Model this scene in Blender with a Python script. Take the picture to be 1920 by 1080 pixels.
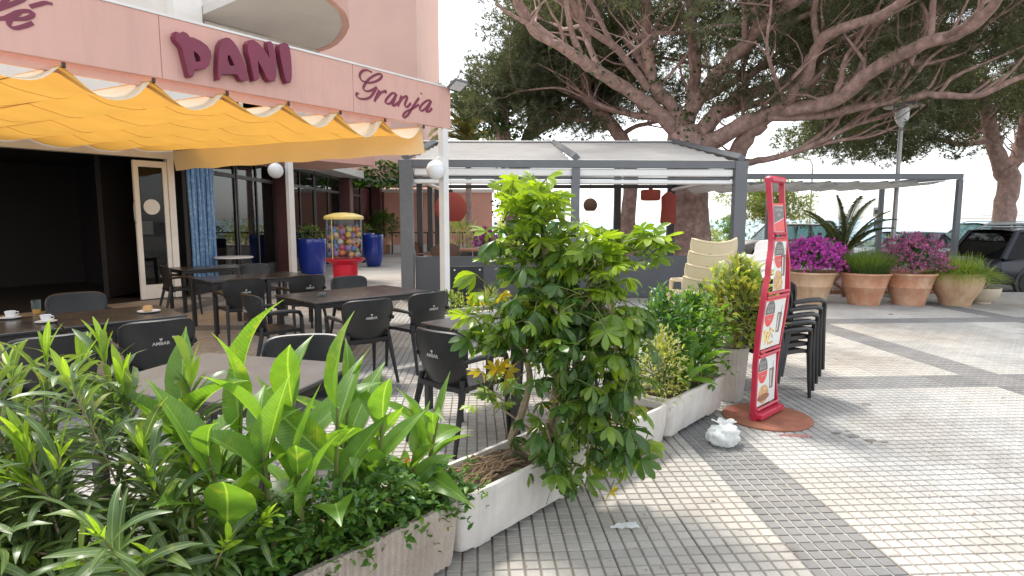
import bpy, bmesh, math, random
import numpy as np
from mathutils import Vector, Matrix, Euler
from mathutils.geometry import tessellate_polygon
R = math.radians
PI = math.pi
random.seed(7)
rng = np.random.default_rng(11)
for o in list(bpy.data.objects):
    bpy.data.objects.remove(o)
scene = bpy.context.scene
C = scene.collection

# ------------------------------------------------------------------ camera
CAM_H = 1.58
FPX = 1120.0
PITCH = math.atan(128 / FPX)
cam_d = bpy.data.cameras.new('camera')
cam_d.sensor_width = 36
cam_d.lens = 36 * FPX / 1920
cam_d.clip_start = 0.05
cam_d.clip_end = 20000
cam = bpy.data.objects.new('camera', cam_d)
C.objects.link(cam)
cam.location = (0, 0, CAM_H)
cam.rotation_euler = (PI / 2 - PITCH, 0, 0)
scene.camera = cam

# ------------------------------------------------------------------ sky and sun
SUN_EL, SUN_AZ = 64, -32          # azimuth from +Y, negative = to the left
world = bpy.data.worlds.new('World')
scene.world = world
world.use_nodes = True
wn = world.node_tree
bg = wn.nodes['Background']
sky = wn.nodes.new('ShaderNodeTexSky')
sky.sky_type = 'NISHITA'
sky.sun_disc = False
sky.sun_elevation = R(SUN_EL)
sky.sun_rotation = R(SUN_AZ)
sky.air_density = 1.0
sky.dust_density = 1.2
sky.ozone_density = 1.0
hs = wn.nodes.new('ShaderNodeHueSaturation')
hs.inputs['Saturation'].default_value = 0.22
wn.links.new(sky.outputs[0], hs.inputs['Color'])
wn.links.new(hs.outputs[0], bg.inputs['Color'])
bg.inputs['Strength'].default_value = 0.15
sd = bpy.data.lights.new('sun', 'SUN')
sd.energy = 1.6
sd.angle = R(10.0)
sd.color = (1.0, 0.95, 0.86)
sun = bpy.data.objects.new('sun', sd)
C.objects.link(sun)
sdir = Vector((math.sin(R(SUN_AZ)) * math.cos(R(SUN_EL)), math.cos(R(SUN_AZ)) * math.cos(R(SUN_EL)), math.sin(R(SUN_EL))))
sun.rotation_euler = sdir.to_track_quat('Z', 'Y').to_euler()
sun.location = sdir * 60
scene.view_settings.view_transform = 'Standard'
scene.view_settings.look = 'None'
scene.view_settings.exposure = 1.5
scene.view_settings.gamma = 1
scene.view_settings.use_curve_mapping = False
scene.render.engine = 'CYCLES'
scene.cycles.max_bounces = 6
scene.cycles.transparent_max_bounces = 16

def in_view(x, y, z, m=1.1):
    """rough test whether a point lies inside the photograph's frame"""
    z -= CAM_H
    c, s = math.cos(PITCH), math.sin(PITCH)
    d = y * c - z * s
    if d < 0.2:
        return False
    return abs(x / d) < 960 / FPX * m and abs((y * s + z * c) / d) < 540 / FPX * m

# ------------------------------------------------------------------ materials
def new_mat(name):
    m = bpy.data.materials.new(name)
    m.use_nodes = True
    nt = m.node_tree
    for n in list(nt.nodes):
        nt.nodes.remove(n)
    out = nt.nodes.new('ShaderNodeOutputMaterial')
    return m, nt, out

def N(nt, typ, **kw):
    n = nt.nodes.new('ShaderNode' + typ)
    for k, v in kw.items():
        if k in n.inputs:
            n.inputs[k].default_value = v
        else:
            setattr(n, k, v)
    return n

def mixc(nt, fac, a, b, blend='MIX'):
    n = nt.nodes.new('ShaderNodeMix')
    n.data_type = 'RGBA'
    n.blend_type = blend
    for sock, val in ((n.inputs[0], fac), (n.inputs[6], a), (n.inputs[7], b)):
        if hasattr(val, 'is_linked') or hasattr(val, 'links'):
            nt.links.new(val, sock)
        elif isinstance(val, (tuple, list)):
            sock.default_value = (*val[:3], 1)
        else:
            sock.default_value = val
    return n.outputs[2]

def math_n(nt, op, a, b=None, c=None):
    n = nt.nodes.new('ShaderNodeMath')
    n.operation = op
    for i, val in enumerate((a, b, c)):
        if val is None:
            continue
        if hasattr(val, 'links'):
            nt.links.new(val, n.inputs[i])
        else:
            n.inputs[i].default_value = val
    return n.outputs[0]

def ramp(nt, fac, stops):
    n = nt.nodes.new('ShaderNodeValToRGB')
    e = n.color_ramp.elements
    while len(e) < len(stops):
        e.new(0.5)
    for i, (p, col) in enumerate(stops):
        e[i].position = p
        e[i].color = (*col, 1) if len(col) == 3 else col
    nt.links.new(fac, n.inputs[0])
    return n.outputs[0]

def mat(name, col, rough=0.6, var=0.12, scale=6.0, bump=0.0, bscale=40.0, metal=0.0, spec=0.5, dirt=None, dscale=2.5, dlo=0.5, dhi=0.75, coat=0.0, tint=0.0, streak=0.0):
    """principled surface with tone variation, wear spots and fine relief"""
    m, nt, out = new_mat(name)
    b = N(nt, 'BsdfPrincipled')
    tc = N(nt, 'NewGeometry').outputs['Position']
    nz = N(nt, 'TexNoise', Scale=scale, Detail=6.0, Roughness=0.6)
    nt.links.new(tc, nz.inputs['Vector'])
    dark = tuple(c * (1 - var) for c in col)
    lite = tuple(min(1, c * (1 + var)) for c in col)
    cc = ramp(nt, nz.outputs['Fac'], [(0.3, dark), (0.7, lite)])
    if tint:
        oi = N(nt, 'ObjectInfo')
        v = math_n(nt, 'MULTIPLY_ADD', oi.outputs['Random'], tint, 1 - tint / 2)
        cc = mixc(nt, 1.0, cc, v, 'MULTIPLY')
    if dirt:
        n2 = N(nt, 'TexNoise', Scale=dscale, Detail=8.0, Roughness=0.7)
        nt.links.new(tc, n2.inputs['Vector'])
        f = ramp(nt, n2.outputs['Fac'], [(dlo, (0, 0, 0)), (dhi, (1, 1, 1))])
        cc = mixc(nt, f, cc, dirt)
    if streak:      # rain streaks running down
        mp = N(nt, 'Mapping')
        mp.inputs['Scale'].default_value = (9, 9, 0.7)
        nt.links.new(tc, mp.inputs['Vector'])
        n4 = N(nt, 'TexNoise', Scale=1.0, Detail=5.0, Roughness=0.6)
        nt.links.new(mp.outputs[0], n4.inputs['Vector'])
        f4 = ramp(nt, n4.outputs['Fac'], [(0.48, (0, 0, 0)), (0.72, (streak, streak, streak))])
        cc = mixc(nt, f4, cc, tuple(c * 0.62 for c in col))
    nt.links.new(cc, b.inputs['Base Color'])
    b.inputs['Roughness'].default_value = rough
    b.inputs['Metallic'].default_value = metal
    b.inputs['Specular IOR Level'].default_value = spec
    if coat:
        b.inputs['Coat Weight'].default_value = coat
        b.inputs['Coat Roughness'].default_value = 0.05
    if rough < 0.9:
        rr = math_n(nt, 'MULTIPLY_ADD', nz.outputs['Fac'], 0.2, rough - 0.1)
        nt.links.new(rr, b.inputs['Roughness'])
    if bump:
        n3 = N(nt, 'TexNoise', Scale=bscale, Detail=5.0)
        nt.links.new(tc, n3.inputs['Vector'])
        bp = N(nt, 'Bump', Strength=bump, Distance=0.01)
        nt.links.new(n3.outputs['Fac'], bp.inputs['Height'])
        nt.links.new(bp.outputs[0], b.inputs['Normal'])
    nt.links.new(b.outputs[0], out.inputs[0])
    return m

def leaf_mat(name, col, back=None, trans=0.35, rough=0.35, vein=0.0, veincol=(0.35, 0.5, 0.15), lines=0.0, var=0.35, island=True, edge=None, edgepos=0.7, width=0.06, age=0.0):
    """leaf: glossy top, light shining through, colour differing leaf by leaf"""
    m, nt, out = new_mat(name)
    b = N(nt, 'BsdfPrincipled')
    b.inputs['Roughness'].default_value = rough
    b.inputs['Specular IOR Level'].default_value = 0.5
    oi = N(nt, 'ObjectInfo')
    geo = N(nt, 'NewGeometry')
    r = math_n(nt, 'ADD', oi.outputs['Random'], geo.outputs['Random Per Island'])
    r = math_n(nt, 'FRACT', math_n(nt, 'MULTIPLY', r, 3.7))
    dark = tuple(c * (1 - var) for c in col)
    lite = (min(1, col[0] * (1 + var * 1.5)), min(1, col[1] * (1 + var)), col[2] * (1 + var * 0.5))
    cc = ramp(nt, r, [(0.0, dark), (0.5, col), (1.0, lite)])
    tco = N(nt, 'TexCoord')
    if vein or lines or edge:
        sp = N(nt, 'SeparateXYZ')
        nt.links.new(tco.outputs['Object'], sp.inputs[0])
        ax = math_n(nt, 'ABSOLUTE', sp.outputs['X'])
        if edge:
            f = ramp(nt, math_n(nt, 'DIVIDE', ax, width), [(edgepos - 0.1, (0, 0, 0)), (edgepos + 0.1, (1, 1, 1))])
            cc = mixc(nt, f, cc, edge)
        if lines:
            yy = math_n(nt, 'SUBTRACT', sp.outputs['Y'], math_n(nt, 'MULTIPLY', ax, 0.9))
            w = math_n(nt, 'SINE', math_n(nt, 'MULTIPLY', yy, 420.0))
            w = math_n(nt, 'MULTIPLY_ADD', w, lines * 0.5, lines * 0.5)
            cc = mixc(nt, w, cc, veincol)
        if vein:
            f = math_n(nt, 'LESS_THAN', ax, vein)
            f = math_n(nt, 'MULTIPLY', f, 0.7)
            cc = mixc(nt, f, cc, veincol)
    if age:      # browned blotches and yellowing, different on every leaf
        na = N(nt, 'TexNoise', Scale=9.0, Detail=6.0, Roughness=0.7)
        nt.links.new(geo.outputs['Position'], na.inputs['Vector'])
        cc = mixc(nt, ramp(nt, na.outputs['Fac'], [(age - 0.10, (0, 0, 0)), (age, (0.45, 0.45, 0.45))]), cc, (0.42, 0.40, 0.08))
        cc = mixc(nt, ramp(nt, na.outputs['Fac'], [(age + 0.035, (0, 0, 0)), (age + 0.055, (1, 1, 1))]), cc, (0.16, 0.085, 0.03))
    nz = N(nt, 'TexNoise', Scale=30.0, Detail=3.0)
    nt.links.new(geo.outputs['Position'], nz.inputs['Vector'])
    sh = math_n(nt, 'MULTIPLY_ADD', nz.outputs['Fac'], 0.5, 0.75)
    cc = mixc(nt, 1.0, cc, sh, 'MULTIPLY')
    nt.links.new(cc, b.inputs['Base Color'])
    t = N(nt, 'BsdfTranslucent')
    tcol = mixc(nt, 1.0, cc, (1.9, 1.8, 0.5) if back is None else back, 'MULTIPLY')
    nt.links.new(tcol, t.inputs['Color'])
    mx = N(nt, 'MixShader')
    mx.inputs[0].default_value = trans
    nt.links.new(b.outputs[0], mx.inputs[1])
    nt.links.new(t.outputs[0], mx.inputs[2])
    nt.links.new(mx.outputs[0], out.inputs[0])
    return m

def glass_mat(name, tint=(0.9, 0.95, 0.95), refl=1.0, rough=0.02):
    m, nt, out = new_mat(name)
    tr = N(nt, 'BsdfTransparent')
    tr.inputs[0].default_value = (*tint, 1)
    gl = N(nt, 'BsdfGlossy')
    gl.inputs['Roughness'].default_value = rough
    lw = N(nt, 'LayerWeight', Blend=0.5)
    f = math_n(nt, 'MULTIPLY_ADD', math_n(nt, 'POWER', lw.outputs['Facing'], 3.0), 0.6 * refl, 0.045 * refl)
    mx = N(nt, 'MixShader')
    nt.links.new(f, mx.inputs[0])
    nt.links.new(tr.outputs[0], mx.inputs[1])
    nt.links.new(gl.outputs[0], mx.inputs[2])
    nt.links.new(mx.outputs[0], out.inputs[0])
    return m

def cloth_mat(name, col, trans=0.45, tcol=None, rough=0.85, bscale=220.0, top=None):
    m, nt, out = new_mat(name)
    d = N(nt, 'BsdfDiffuse', Roughness=rough)
    t = N(nt, 'BsdfTranslucent')
    geo = N(nt, 'NewGeometry')
    nz = N(nt, 'TexNoise', Scale=1.7, Detail=5.0)
    nt.links.new(geo.outputs['Position'], nz.inputs['Vector'])
    cc = ramp(nt, nz.outputs['Fac'], [(0.3, tuple(c * 0.88 for c in col)), (0.7, col)])
    if top:      # upper face coloured paler, putting the glare of the sun into the cloth
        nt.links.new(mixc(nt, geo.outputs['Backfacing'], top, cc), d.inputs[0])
    else:
        nt.links.new(cc, d.inputs[0])
    nt.links.new(mixc(nt, 1.0, cc, tcol or (1, 1, 1), 'MULTIPLY'), t.inputs[0])
    n2 = N(nt, 'TexNoise', Scale=7.0, Detail=4.0)
    nt.links.new(geo.outputs['Position'], n2.inputs['Vector'])
    bp = N(nt, 'Bump', Strength=0.25, Distance=0.03)
    nt.links.new(n2.outputs['Fac'], bp.inputs['Height'])
    nt.links.new(bp.outputs[0], d.inputs['Normal'])
    mx = N(nt, 'MixShader')
    mx.inputs[0].default_value = trans
    nt.links.new(d.outputs[0], mx.inputs[1])
    nt.links.new(t.outputs[0], mx.inputs[2])
    nt.links.new(mx.outputs[0], out.inputs[0])
    return m

M = {}
M['pink'] = mat('pink_paint', (0.70, 0.42, 0.355), 0.75, 0.05, 1.2, 0.15, 60, streak=0.22, dirt=(0.54, 0.34, 0.30), dscale=0.9, dlo=0.55, dhi=0.9)
M['pink_wall'] = mat('pink_render', (0.70, 0.38, 0.30), 0.85, 0.06, 1.0, 0.4, 90, dirt=(0.55, 0.32, 0.27), dscale=0.7, dlo=0.5, dhi=0.85)
M['pink_soft'] = mat('pale_pink_render', (0.63, 0.405, 0.345), 0.85, 0.05, 0.8, 0.4, 80)
M['maroon'] = mat('maroon_letter', (0.20, 0.026, 0.062), 0.45, 0.15, 5)
M['maroon_col'] = mat('maroon_column', (0.13, 0.05, 0.05), 0.45, 0.1, 3)
M['white_paint'] = mat('white_paint', (0.78, 0.78, 0.76), 0.45, 0.05, 3, dirt=(0.6, 0.58, 0.54), dscale=2, dlo=0.6, dhi=0.85)
M['white_wall'] = mat('white_wall', (0.72, 0.70, 0.66), 0.85, 0.05, 1.5, 0.3, 70)
M['soffit'] = mat('soffit_white', (0.62, 0.61, 0.58), 0.9, 0.05, 1)
M['dark_room'] = mat('dark_room', (0.02, 0.017, 0.017), 0.8, 0.2, 2)  # near-black walls: the shade of the unlit interior is put into the colour
M['dark_frame'] = mat('dark_window_frame', (0.03, 0.028, 0.028), 0.5, 0.1, 5)
M['grey_steel'] = mat('anthracite_steel', (0.135, 0.145, 0.155), 0.5, 0.07, 3, dirt=(0.2, 0.2, 0.2), dscale=2, dlo=0.55, dhi=0.8)
M['grey_panel'] = mat('grey_panel', (0.075, 0.08, 0.09), 0.55, 0.1, 3)
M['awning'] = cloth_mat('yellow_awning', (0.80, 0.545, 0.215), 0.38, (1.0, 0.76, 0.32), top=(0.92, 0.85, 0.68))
M['shade'] = cloth_mat('white_shade', (0.90, 0.89, 0.86), 0.55, (1, 0.96, 0.9))
M['brown_cap'] = mat('brown_cap', (0.05, 0.03, 0.02), 0.5)
M['black_resin'] = mat('black_resin', (0.014, 0.0145, 0.016), 0.40, 0.15, 8, 0.12, 300, dirt=(0.028, 0.028, 0.03), dscale=4, dlo=0.5, dhi=0.85)
M['table_top'] = mat('dark_table_top', (0.036, 0.035, 0.037), 0.24, 0.15, 5, dirt=(0.052, 0.05, 0.051), dscale=3, dlo=0.45, dhi=0.8)
M['table_grey'] = mat('grey_table_top', (0.085, 0.083, 0.082), 0.4, 0.1, 5, dirt=(0.11, 0.105, 0.10), dscale=3, dlo=0.5, dhi=0.8)
M['table_edge'] = mat('table_frame_black', (0.02, 0.02, 0.021), 0.45)
M['print_white'] = mat('printed_pale', (0.46, 0.46, 0.43), 0.6, 0.05)
M['ceramic'] = mat('white_ceramic', (0.82, 0.81, 0.79), 0.15, 0.02)
M['coffee'] = mat('coffee_rest', (0.10, 0.045, 0.02), 0.2)
M['cake'] = mat('sponge_cake', (0.55, 0.33, 0.14), 0.9, 0.2, 60, 0.6, 200)
M['orange_juice'] = mat('orange_drink', (0.80, 0.34, 0.04), 0.2)
M['clear'] = glass_mat('clear_glass')
M['window_glass'] = glass_mat('window_glass', (0.55, 0.58, 0.58), 0.55)
M['car_glass'] = glass_mat('car_glass', (0.30, 0.40, 0.38), 0.6)
M['dark_glass'] = glass_mat('dark_car_glass', (0.05, 0.055, 0.06), 0.5)
M['acrylic'] = glass_mat('acrylic_tube', (0.93, 0.94, 0.95), 0.8, 0.06)
M['red_plastic'] = mat('red_plastic', (0.68, 0.02, 0.05), 0.32, 0.05, 4)
M['yellow_plastic'] = mat('yellow_plastic', (0.83, 0.66, 0.20), 0.35, 0.06, 4)
M['red_steel'] = mat('red_rack_steel', (0.50, 0.025, 0.06), 0.38, 0.1, 6, dirt=(0.32, 0.03, 0.04), dscale=8, dlo=0.55, dhi=0.8)
M['rust_base'] = mat('rusty_red_base', (0.30, 0.12, 0.065), 0.7, 0.2, 6, 0.3, 60, dirt=(0.46, 0.14, 0.12), dscale=3, dlo=0.5, dhi=0.72)
M['blue_glaze'] = mat('blue_glaze', (0.018, 0.045, 0.32), 0.15, 0.12, 5, coat=0.5)
M['terracotta'] = mat('terracotta', (0.54, 0.26, 0.145), 0.85, 0.12, 6, 0.3, 60, dirt=(0.66, 0.45, 0.32), dscale=3.5, dlo=0.42, dhi=0.72, streak=0.5)
M['sand_pot'] = mat('sandy_terracotta', (0.55, 0.34, 0.20), 0.85, 0.12, 6, 0.3, 60, dirt=(0.64, 0.48, 0.33), dscale=3.5, dlo=0.42, dhi=0.72, streak=0.5)
M['beige_pot'] = mat('beige_pot', (0.60, 0.52, 0.40), 0.8, 0.08, 6, 0.3, 60)
M['white_stone'] = mat('white_cast_stone', (0.62, 0.59, 0.55), 0.9, 0.08, 7, 0.5, 120, streak=0.5, dirt=(0.46, 0.42, 0.38), dscale=3.2, dlo=0.52, dhi=0.80)
M['rib_stone'] = mat('ribbed_concrete', (0.47, 0.40, 0.34), 0.95, 0.15, 12, 0.9, 180, dirt=(0.30, 0.25, 0.21), dscale=6, dlo=0.5, dhi=0.75)
M['soil'] = mat('soil', (0.085, 0.055, 0.035), 0.95, 0.4, 25, 1.0, 60, dirt=(0.2, 0.14, 0.08), dscale=14, dlo=0.5, dhi=0.7)
M['root'] = mat('root_wood', (0.30, 0.20, 0.12), 0.9, 0.25, 20, 0.6, 90)
M['stem_grey'] = mat('grey_stem', (0.32, 0.25, 0.17), 0.85, 0.25, 25, 0.6, 90)
M['stem_green'] = mat('green_stem', (0.13, 0.15, 0.04), 0.6, 0.2, 20)
M['bark'] = mat('pine_bark', (0.44, 0.295, 0.255), 0.95, 0.35, 6, 1.0, 14, dirt=(0.27, 0.18, 0.16), dscale=5, dlo=0.45, dhi=0.65)
M['pine'] = leaf_mat('pine_needles', (0.100, 0.122, 0.078), trans=0.3, rough=0.6, var=0.4)
M['ivy'] = leaf_mat('ivy_leaves', (0.05, 0.12, 0.03), trans=0.3, var=0.4)
M['tamarisk'] = leaf_mat('tamarisk_leaves', (0.16, 0.21, 0.08), trans=0.4, rough=0.7, var=0.3)
M['schefflera'] = leaf_mat('schefflera_leaf', (0.058, 0.128, 0.030), trans=0.36, rough=0.26, var=0.35)
M['schefflera_young'] = leaf_mat('schefflera_young_leaf', (0.20, 0.31, 0.035), trans=0.45, rough=0.3, var=0.25)
M['schefflera_yellow'] = leaf_mat('schefflera_yellow_leaf', (0.55, 0.44, 0.05), trans=0.35, rough=0.35, var=0.25)
M['oleander'] = leaf_mat('oleander_leaf', (0.10, 0.165, 0.065), trans=0.34, rough=0.33, age=0.68, vein=0.0011, veincol=(0.30, 0.40, 0.18), var=0.35)
M['oleander_young'] = leaf_mat('oleander_young_leaf', (0.22, 0.36, 0.045), trans=0.45, rough=0.35, vein=0.0011, veincol=(0.4, 0.5, 0.15), var=0.2)
M['canna'] = leaf_mat('canna_leaf', (0.115, 0.245, 0.040), trans=0.44, rough=0.36, age=0.67, vein=0.0028, veincol=(0.32, 0.48, 0.14), lines=0.16, var=0.22)
M['round_leaf'] = leaf_mat('round_leaf', (0.14, 0.28, 0.04), trans=0.42, rough=0.35, vein=0.0015, var=0.25)
M['small_leaf'] = leaf_mat('small_leaf', (0.10, 0.20, 0.04), trans=0.4, rough=0.4, var=0.4)
M['dark_leaf'] = leaf_mat('dark_leaf', (0.06, 0.16, 0.045), trans=0.33, rough=0.3, var=0.4)
M['pale_leaf'] = leaf_mat('pale_leaf', (0.36, 0.42, 0.16), trans=0.35, rough=0.5, var=0.3)
M['gold_leaf'] = leaf_mat('gold_leaf', (0.34, 0.37, 0.10), trans=0.35, rough=0.45, var=0.35)
M['bronze_leaf'] = leaf_mat('bronze_leaf', (0.16, 0.17, 0.06), trans=0.33, rough=0.35, var=0.4, edge=(0.30, 0.36, 0.12), edgepos=0.55, width=0.02)
M['palm'] = leaf_mat('palm_leaf', (0.10, 0.125, 0.07), trans=0.25, rough=0.45, var=0.35)
M['palm_pale'] = leaf_mat('pale_palm_leaf', (0.28, 0.28, 0.12), trans=0.35, rough=0.5, var=0.35)
M['grass_soft'] = leaf_mat('soft_grass', (0.10, 0.17, 0.05), trans=0.4, rough=0.6, var=0.35)
M['grass_lime'] = leaf_mat('lime_grass', (0.22, 0.31, 0.07), trans=0.42, rough=0.5, var=0.3)
M['magenta'] = leaf_mat('magenta_petal', (0.46, 0.07, 0.40), back=(1.3, 1.1, 1.3), trans=0.4, rough=0.6, var=0.35)
M['mauve'] = leaf_mat('mauve_petal', (0.36, 0.13, 0.26), back=(1.3, 1.1, 1.2), trans=0.4, rough=0.6, var=0.4)
M['orange_petal'] = leaf_mat('orange_petal', (0.8, 0.28, 0.06), back=(1.2, 1.0, 0.8), trans=0.4, rough=0.5, var=0.2)
M['blue_bead'] = mat('blue_beads', (0.10, 0.24, 0.46), 0.4, 0.25, 25, dirt=(0.3, 0.46, 0.62), dscale=14, dlo=0.5, dhi=0.65)
M['cardboard'] = mat('cardboard', (0.42, 0.26, 0.13), 0.85, 0.08, 8)
M['wood_brown'] = mat('brown_wood', (0.30, 0.14, 0.075), 0.6, 0.2, 8, 0.2, 60)
M['wicker'] = mat('brown_wicker', (0.15, 0.085, 0.06), 0.7, 0.3, 60, 0.8, 160)
M['red_paper'] = cloth_mat('red_lantern_fabric', (0.58, 0.19, 0.16), 0.5, (1, 0.7, 0.6))
M['beige_resin'] = mat('beige_resin', (0.66, 0.55, 0.36), 0.5, 0.05, 6)
M['white_resin'] = mat('white_resin', (0.76, 0.74, 0.72), 0.45, 0.05, 6)
M['lamp_white'] = mat('opal_globe', (0.80, 0.83, 0.85), 0.2, 0.03, 4)
M['galv'] = mat('galvanised_steel', (0.36, 0.36, 0.35), 0.45, 0.1, 6, metal=0.5)
M['bag'] = cloth_mat('white_plastic_bag', (0.88, 0.90, 0.89), 0.32)
M['asphalt'] = mat('asphalt', (0.12, 0.115, 0.11), 0.95, 0.2, 4, 0.5, 200)
M['sand'] = mat('beach_sand', (0.62, 0.52, 0.38), 0.95, 0.08, 0.3)
M['kerb'] = mat('kerb_stone', (0.45, 0.43, 0.40), 0.9, 0.12, 5, 0.4, 80)
M['tyre'] = mat('tyre_rubber', (0.02, 0.02, 0.02), 0.8)
M['rim'] = mat('alloy_rim', (0.5, 0.5, 0.5), 0.3, 0.05, metal=0.8)
M['lightred'] = mat('tail_light', (0.35, 0.01, 0.01), 0.2)
M['headlight'] = mat('headlight', (0.7, 0.72, 0.75), 0.1)
M['plastic_dark'] = mat('dark_plastic', (0.03, 0.03, 0.03), 0.6)
M['sign_blue'] = mat('sign_blue', (0.03, 0.28, 0.55), 0.4)
M['sign_red'] = mat('poster_red', (0.72, 0.07, 0.06), 0.45, 0.06)
M['poster_white'] = mat('poster_white', (0.70, 0.72, 0.70), 0.4, 0.04, 4)
M['poster_grey'] = mat('poster_grey', (0.13, 0.125, 0.125), 0.45, 0.1)
M['food_tan'] = mat('poster_food', (0.58, 0.36, 0.17), 0.45, 0.5, 40)
M['drink_brown'] = mat('poster_drink', (0.20, 0.14, 0.12), 0.45, 0.5, 45)

def sea_mat():
    m, nt, out = new_mat('sea_water')
    b = N(nt, 'BsdfPrincipled')
    b.inputs['Base Color'].default_value = (0.045, 0.22, 0.30, 1)
    b.inputs['Roughness'].default_value = 0.25
    g = N(nt, 'NewGeometry')
    mp = N(nt, 'Mapping')
    mp.inputs['Scale'].default_value = (0.15, 0.5, 1)
    nt.links.new(g.outputs['Position'], mp.inputs['Vector'])
    nz = N(nt, 'TexNoise', Scale=1.0, Detail=6.0)
    nt.links.new(mp.outputs[0], nz.inputs['Vector'])
    bp = N(nt, 'Bump', Strength=0.6, Distance=0.4)
    nt.links.new(nz.outputs['Fac'], bp.inputs['Height'])
    nt.links.new(bp.outputs[0], b.inputs['Normal'])
    nt.links.new(b.outputs[0], out.inputs[0])
    return m
M['sea'] = sea_mat()

# ---- paving: 0.43 m tiles of 6 x 6 raised squares laid in a grid turned a little to the left
TILE = 0.43
PERIOD = 8
GA = R(3.4)
GP0, GQ0 = 1.50, 5.27            # near corner of one dark band crossing
def grid_xy(p, q):
    return (p * math.cos(GA) - q * math.sin(GA), p * math.sin(GA) + q * math.cos(GA))

def tile_colour_nodes(nt, light, dark, isl=True):
    geo = N(nt, 'NewGeometry')
    n1 = N(nt, 'TexNoise', Scale=0.8, Detail=7.0, Roughness=0.65)
    nt.links.new(geo.outputs['Position'], n1.inputs['Vector'])
    n2 = N(nt, 'TexNoise', Scale=55.0, Detail=4.0)
    nt.links.new(geo.outputs['Position'], n2.inputs['Vector'])
    stain = ramp(nt, n1.outputs['Fac'], [(0.30, (0.70, 0.66, 0.62)), (0.48, (0.95, 0.94, 0.92)), (0.70, (1.08, 1.07, 1.04))])
    n4 = N(nt, 'TexNoise', Scale=3.1, Detail=8.0, Roughness=0.75)
    nt.links.new(geo.outputs['Position'], n4.inputs['Vector'])
    spot = ramp(nt, n4.outputs['Fac'], [(0.30, (0.72, 0.69, 0.65)), (0.42, (1, 1, 1))])
    grain = math_n(nt, 'MULTIPLY_ADD', n2.outputs['Fac'], 0.30, 0.85)
    r = math_n(nt, 'MULTIPLY_ADD', geo.outputs['Random Per Island'], 0.16, 0.92)
    oi = N(nt, 'ObjectInfo')
    r2 = math_n(nt, 'MULTIPLY_ADD', oi.outputs['Random'], 0.20, 0.90)
    r = math_n(nt, 'MULTIPLY', math_n(nt, 'MULTIPLY', r, r2), grain)
    cc = mixc(nt, 1.0, light, stain, 'MULTIPLY')
    cc = mixc(nt, 1.0, cc, spot, 'MULTIPLY')
    cc = mixc(nt, 1.0, cc, r, 'MULTIPLY')
    vo = N(nt, 'TexVoronoi', Scale=1.9)
    nt.links.new(geo.outputs['Position'], vo.inputs['Vector'])
    gum = math_n(nt, 'LESS_THAN', vo.outputs['Distance'], 0.042)
    cc = mixc(nt, math_n(nt, 'MULTIPLY', gum, 0.5), cc, (0.09, 0.085, 0.08))
    n5 = N(nt, 'TexNoise', Scale=0.35, Detail=3.0)
    nt.links.new(geo.outputs['Position'], n5.inputs['Vector'])
    warm = ramp(nt, n5.outputs['Fac'], [(0.40, (0.96, 0.98, 1.0)), (0.62, (1.05, 1.0, 0.93))])
    return mixc(nt, 1.0, cc, warm, 'MULTIPLY'), geo

def pad_mat(name, col, rough=0.75):
    m, nt, out = new_mat(name)
    b = N(nt, 'BsdfPrincipled', Roughness=rough)
    cc, geo = tile_colour_nodes(nt, (*col, 1)[:3], None)
    nt.links.new(cc, b.inputs['Base Color'])
    n3 = N(nt, 'TexNoise', Scale=160.0, Detail=3.0)
    nt.links.new(geo.outputs['Position'], n3.inputs['Vector'])
    bp = N(nt, 'Bump', Strength=0.3, Distance=0.003)
    nt.links.new(n3.outputs['Fac'], bp.inputs['Height'])
    nt.links.new(bp.outputs[0], b.inputs['Normal'])
    nt.links.new(b.outputs[0], out.inputs[0])
    return m
M['pad_light'] = pad_mat('paving_light', (0.40, 0.39, 0.375), 0.62)
M['pad_dark'] = pad_mat('paving_dark', (0.195, 0.195, 0.20))
M['groove_light'] = pad_mat('groove_dirty', (0.21, 0.185, 0.16))
M['groove_dark'] = pad_mat('groove_pale', (0.38, 0.37, 0.35))

def far_paving_mat():
    m, nt, out = new_mat('paving_far')
    b = N(nt, 'BsdfPrincipled', Roughness=0.75)
    geo = N(nt, 'NewGeometry')
    mp = N(nt, 'Mapping')
    mp.vector_type = 'POINT'
    mp.inputs['Rotation'].default_value = (0, 0, -GA)
    nt.links.new(geo.outputs['Position'], mp.inputs['Vector'])
    sp = N(nt, 'SeparateXYZ')
    nt.links.new(mp.outputs[0], sp.inputs[0])
    def band(s, o):
        k = math_n(nt, 'FLOORED_MODULO', math_n(nt, 'SUBTRACT', s, o), TILE * PERIOD)
        return math_n(nt, 'LESS_THAN', k, TILE)
    dk = math_n(nt, 'MAXIMUM', band(sp.outputs['X'], GP0), band(sp.outputs['Y'], GQ0))
    def groove(s, o):
        k = math_n(nt, 'FLOORED_MODULO', math_n(nt, 'SUBTRACT', s, o), TILE / 6)
        k = math_n(nt, 'MINIMUM', k, math_n(nt, 'SUBTRACT', TILE / 6, k))
        return math_n(nt, 'LESS_THAN', k, 0.0055)
    gr = math_n(nt, 'MAXIMUM', groove(sp.outputs['X'], GP0), groove(sp.outputs['Y'], GQ0))
    L, _ = tile_colour_nodes(nt, (0.385, 0.375, 0.36), None)
    D, _ = tile_colour_nodes(nt, (0.20, 0.20, 0.205), None)
    top = mixc(nt, dk, L, D)
    gc = mixc(nt, dk, (0.24, 0.21, 0.185), (0.38, 0.37, 0.35))
    nt.links.new(mixc(nt, gr, top, gc), b.inputs['Base Color'])
    bp = N(nt, 'Bump', Strength=0.6, Distance=0.004)
    nt.links.new(math_n(nt, 'SUBTRACT', 1.0, gr), bp.inputs['Height'])
    nt.links.new(bp.outputs[0], b.inputs['Normal'])
    nt.links.new(b.outputs[0], out.inputs[0])
    return m
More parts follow.
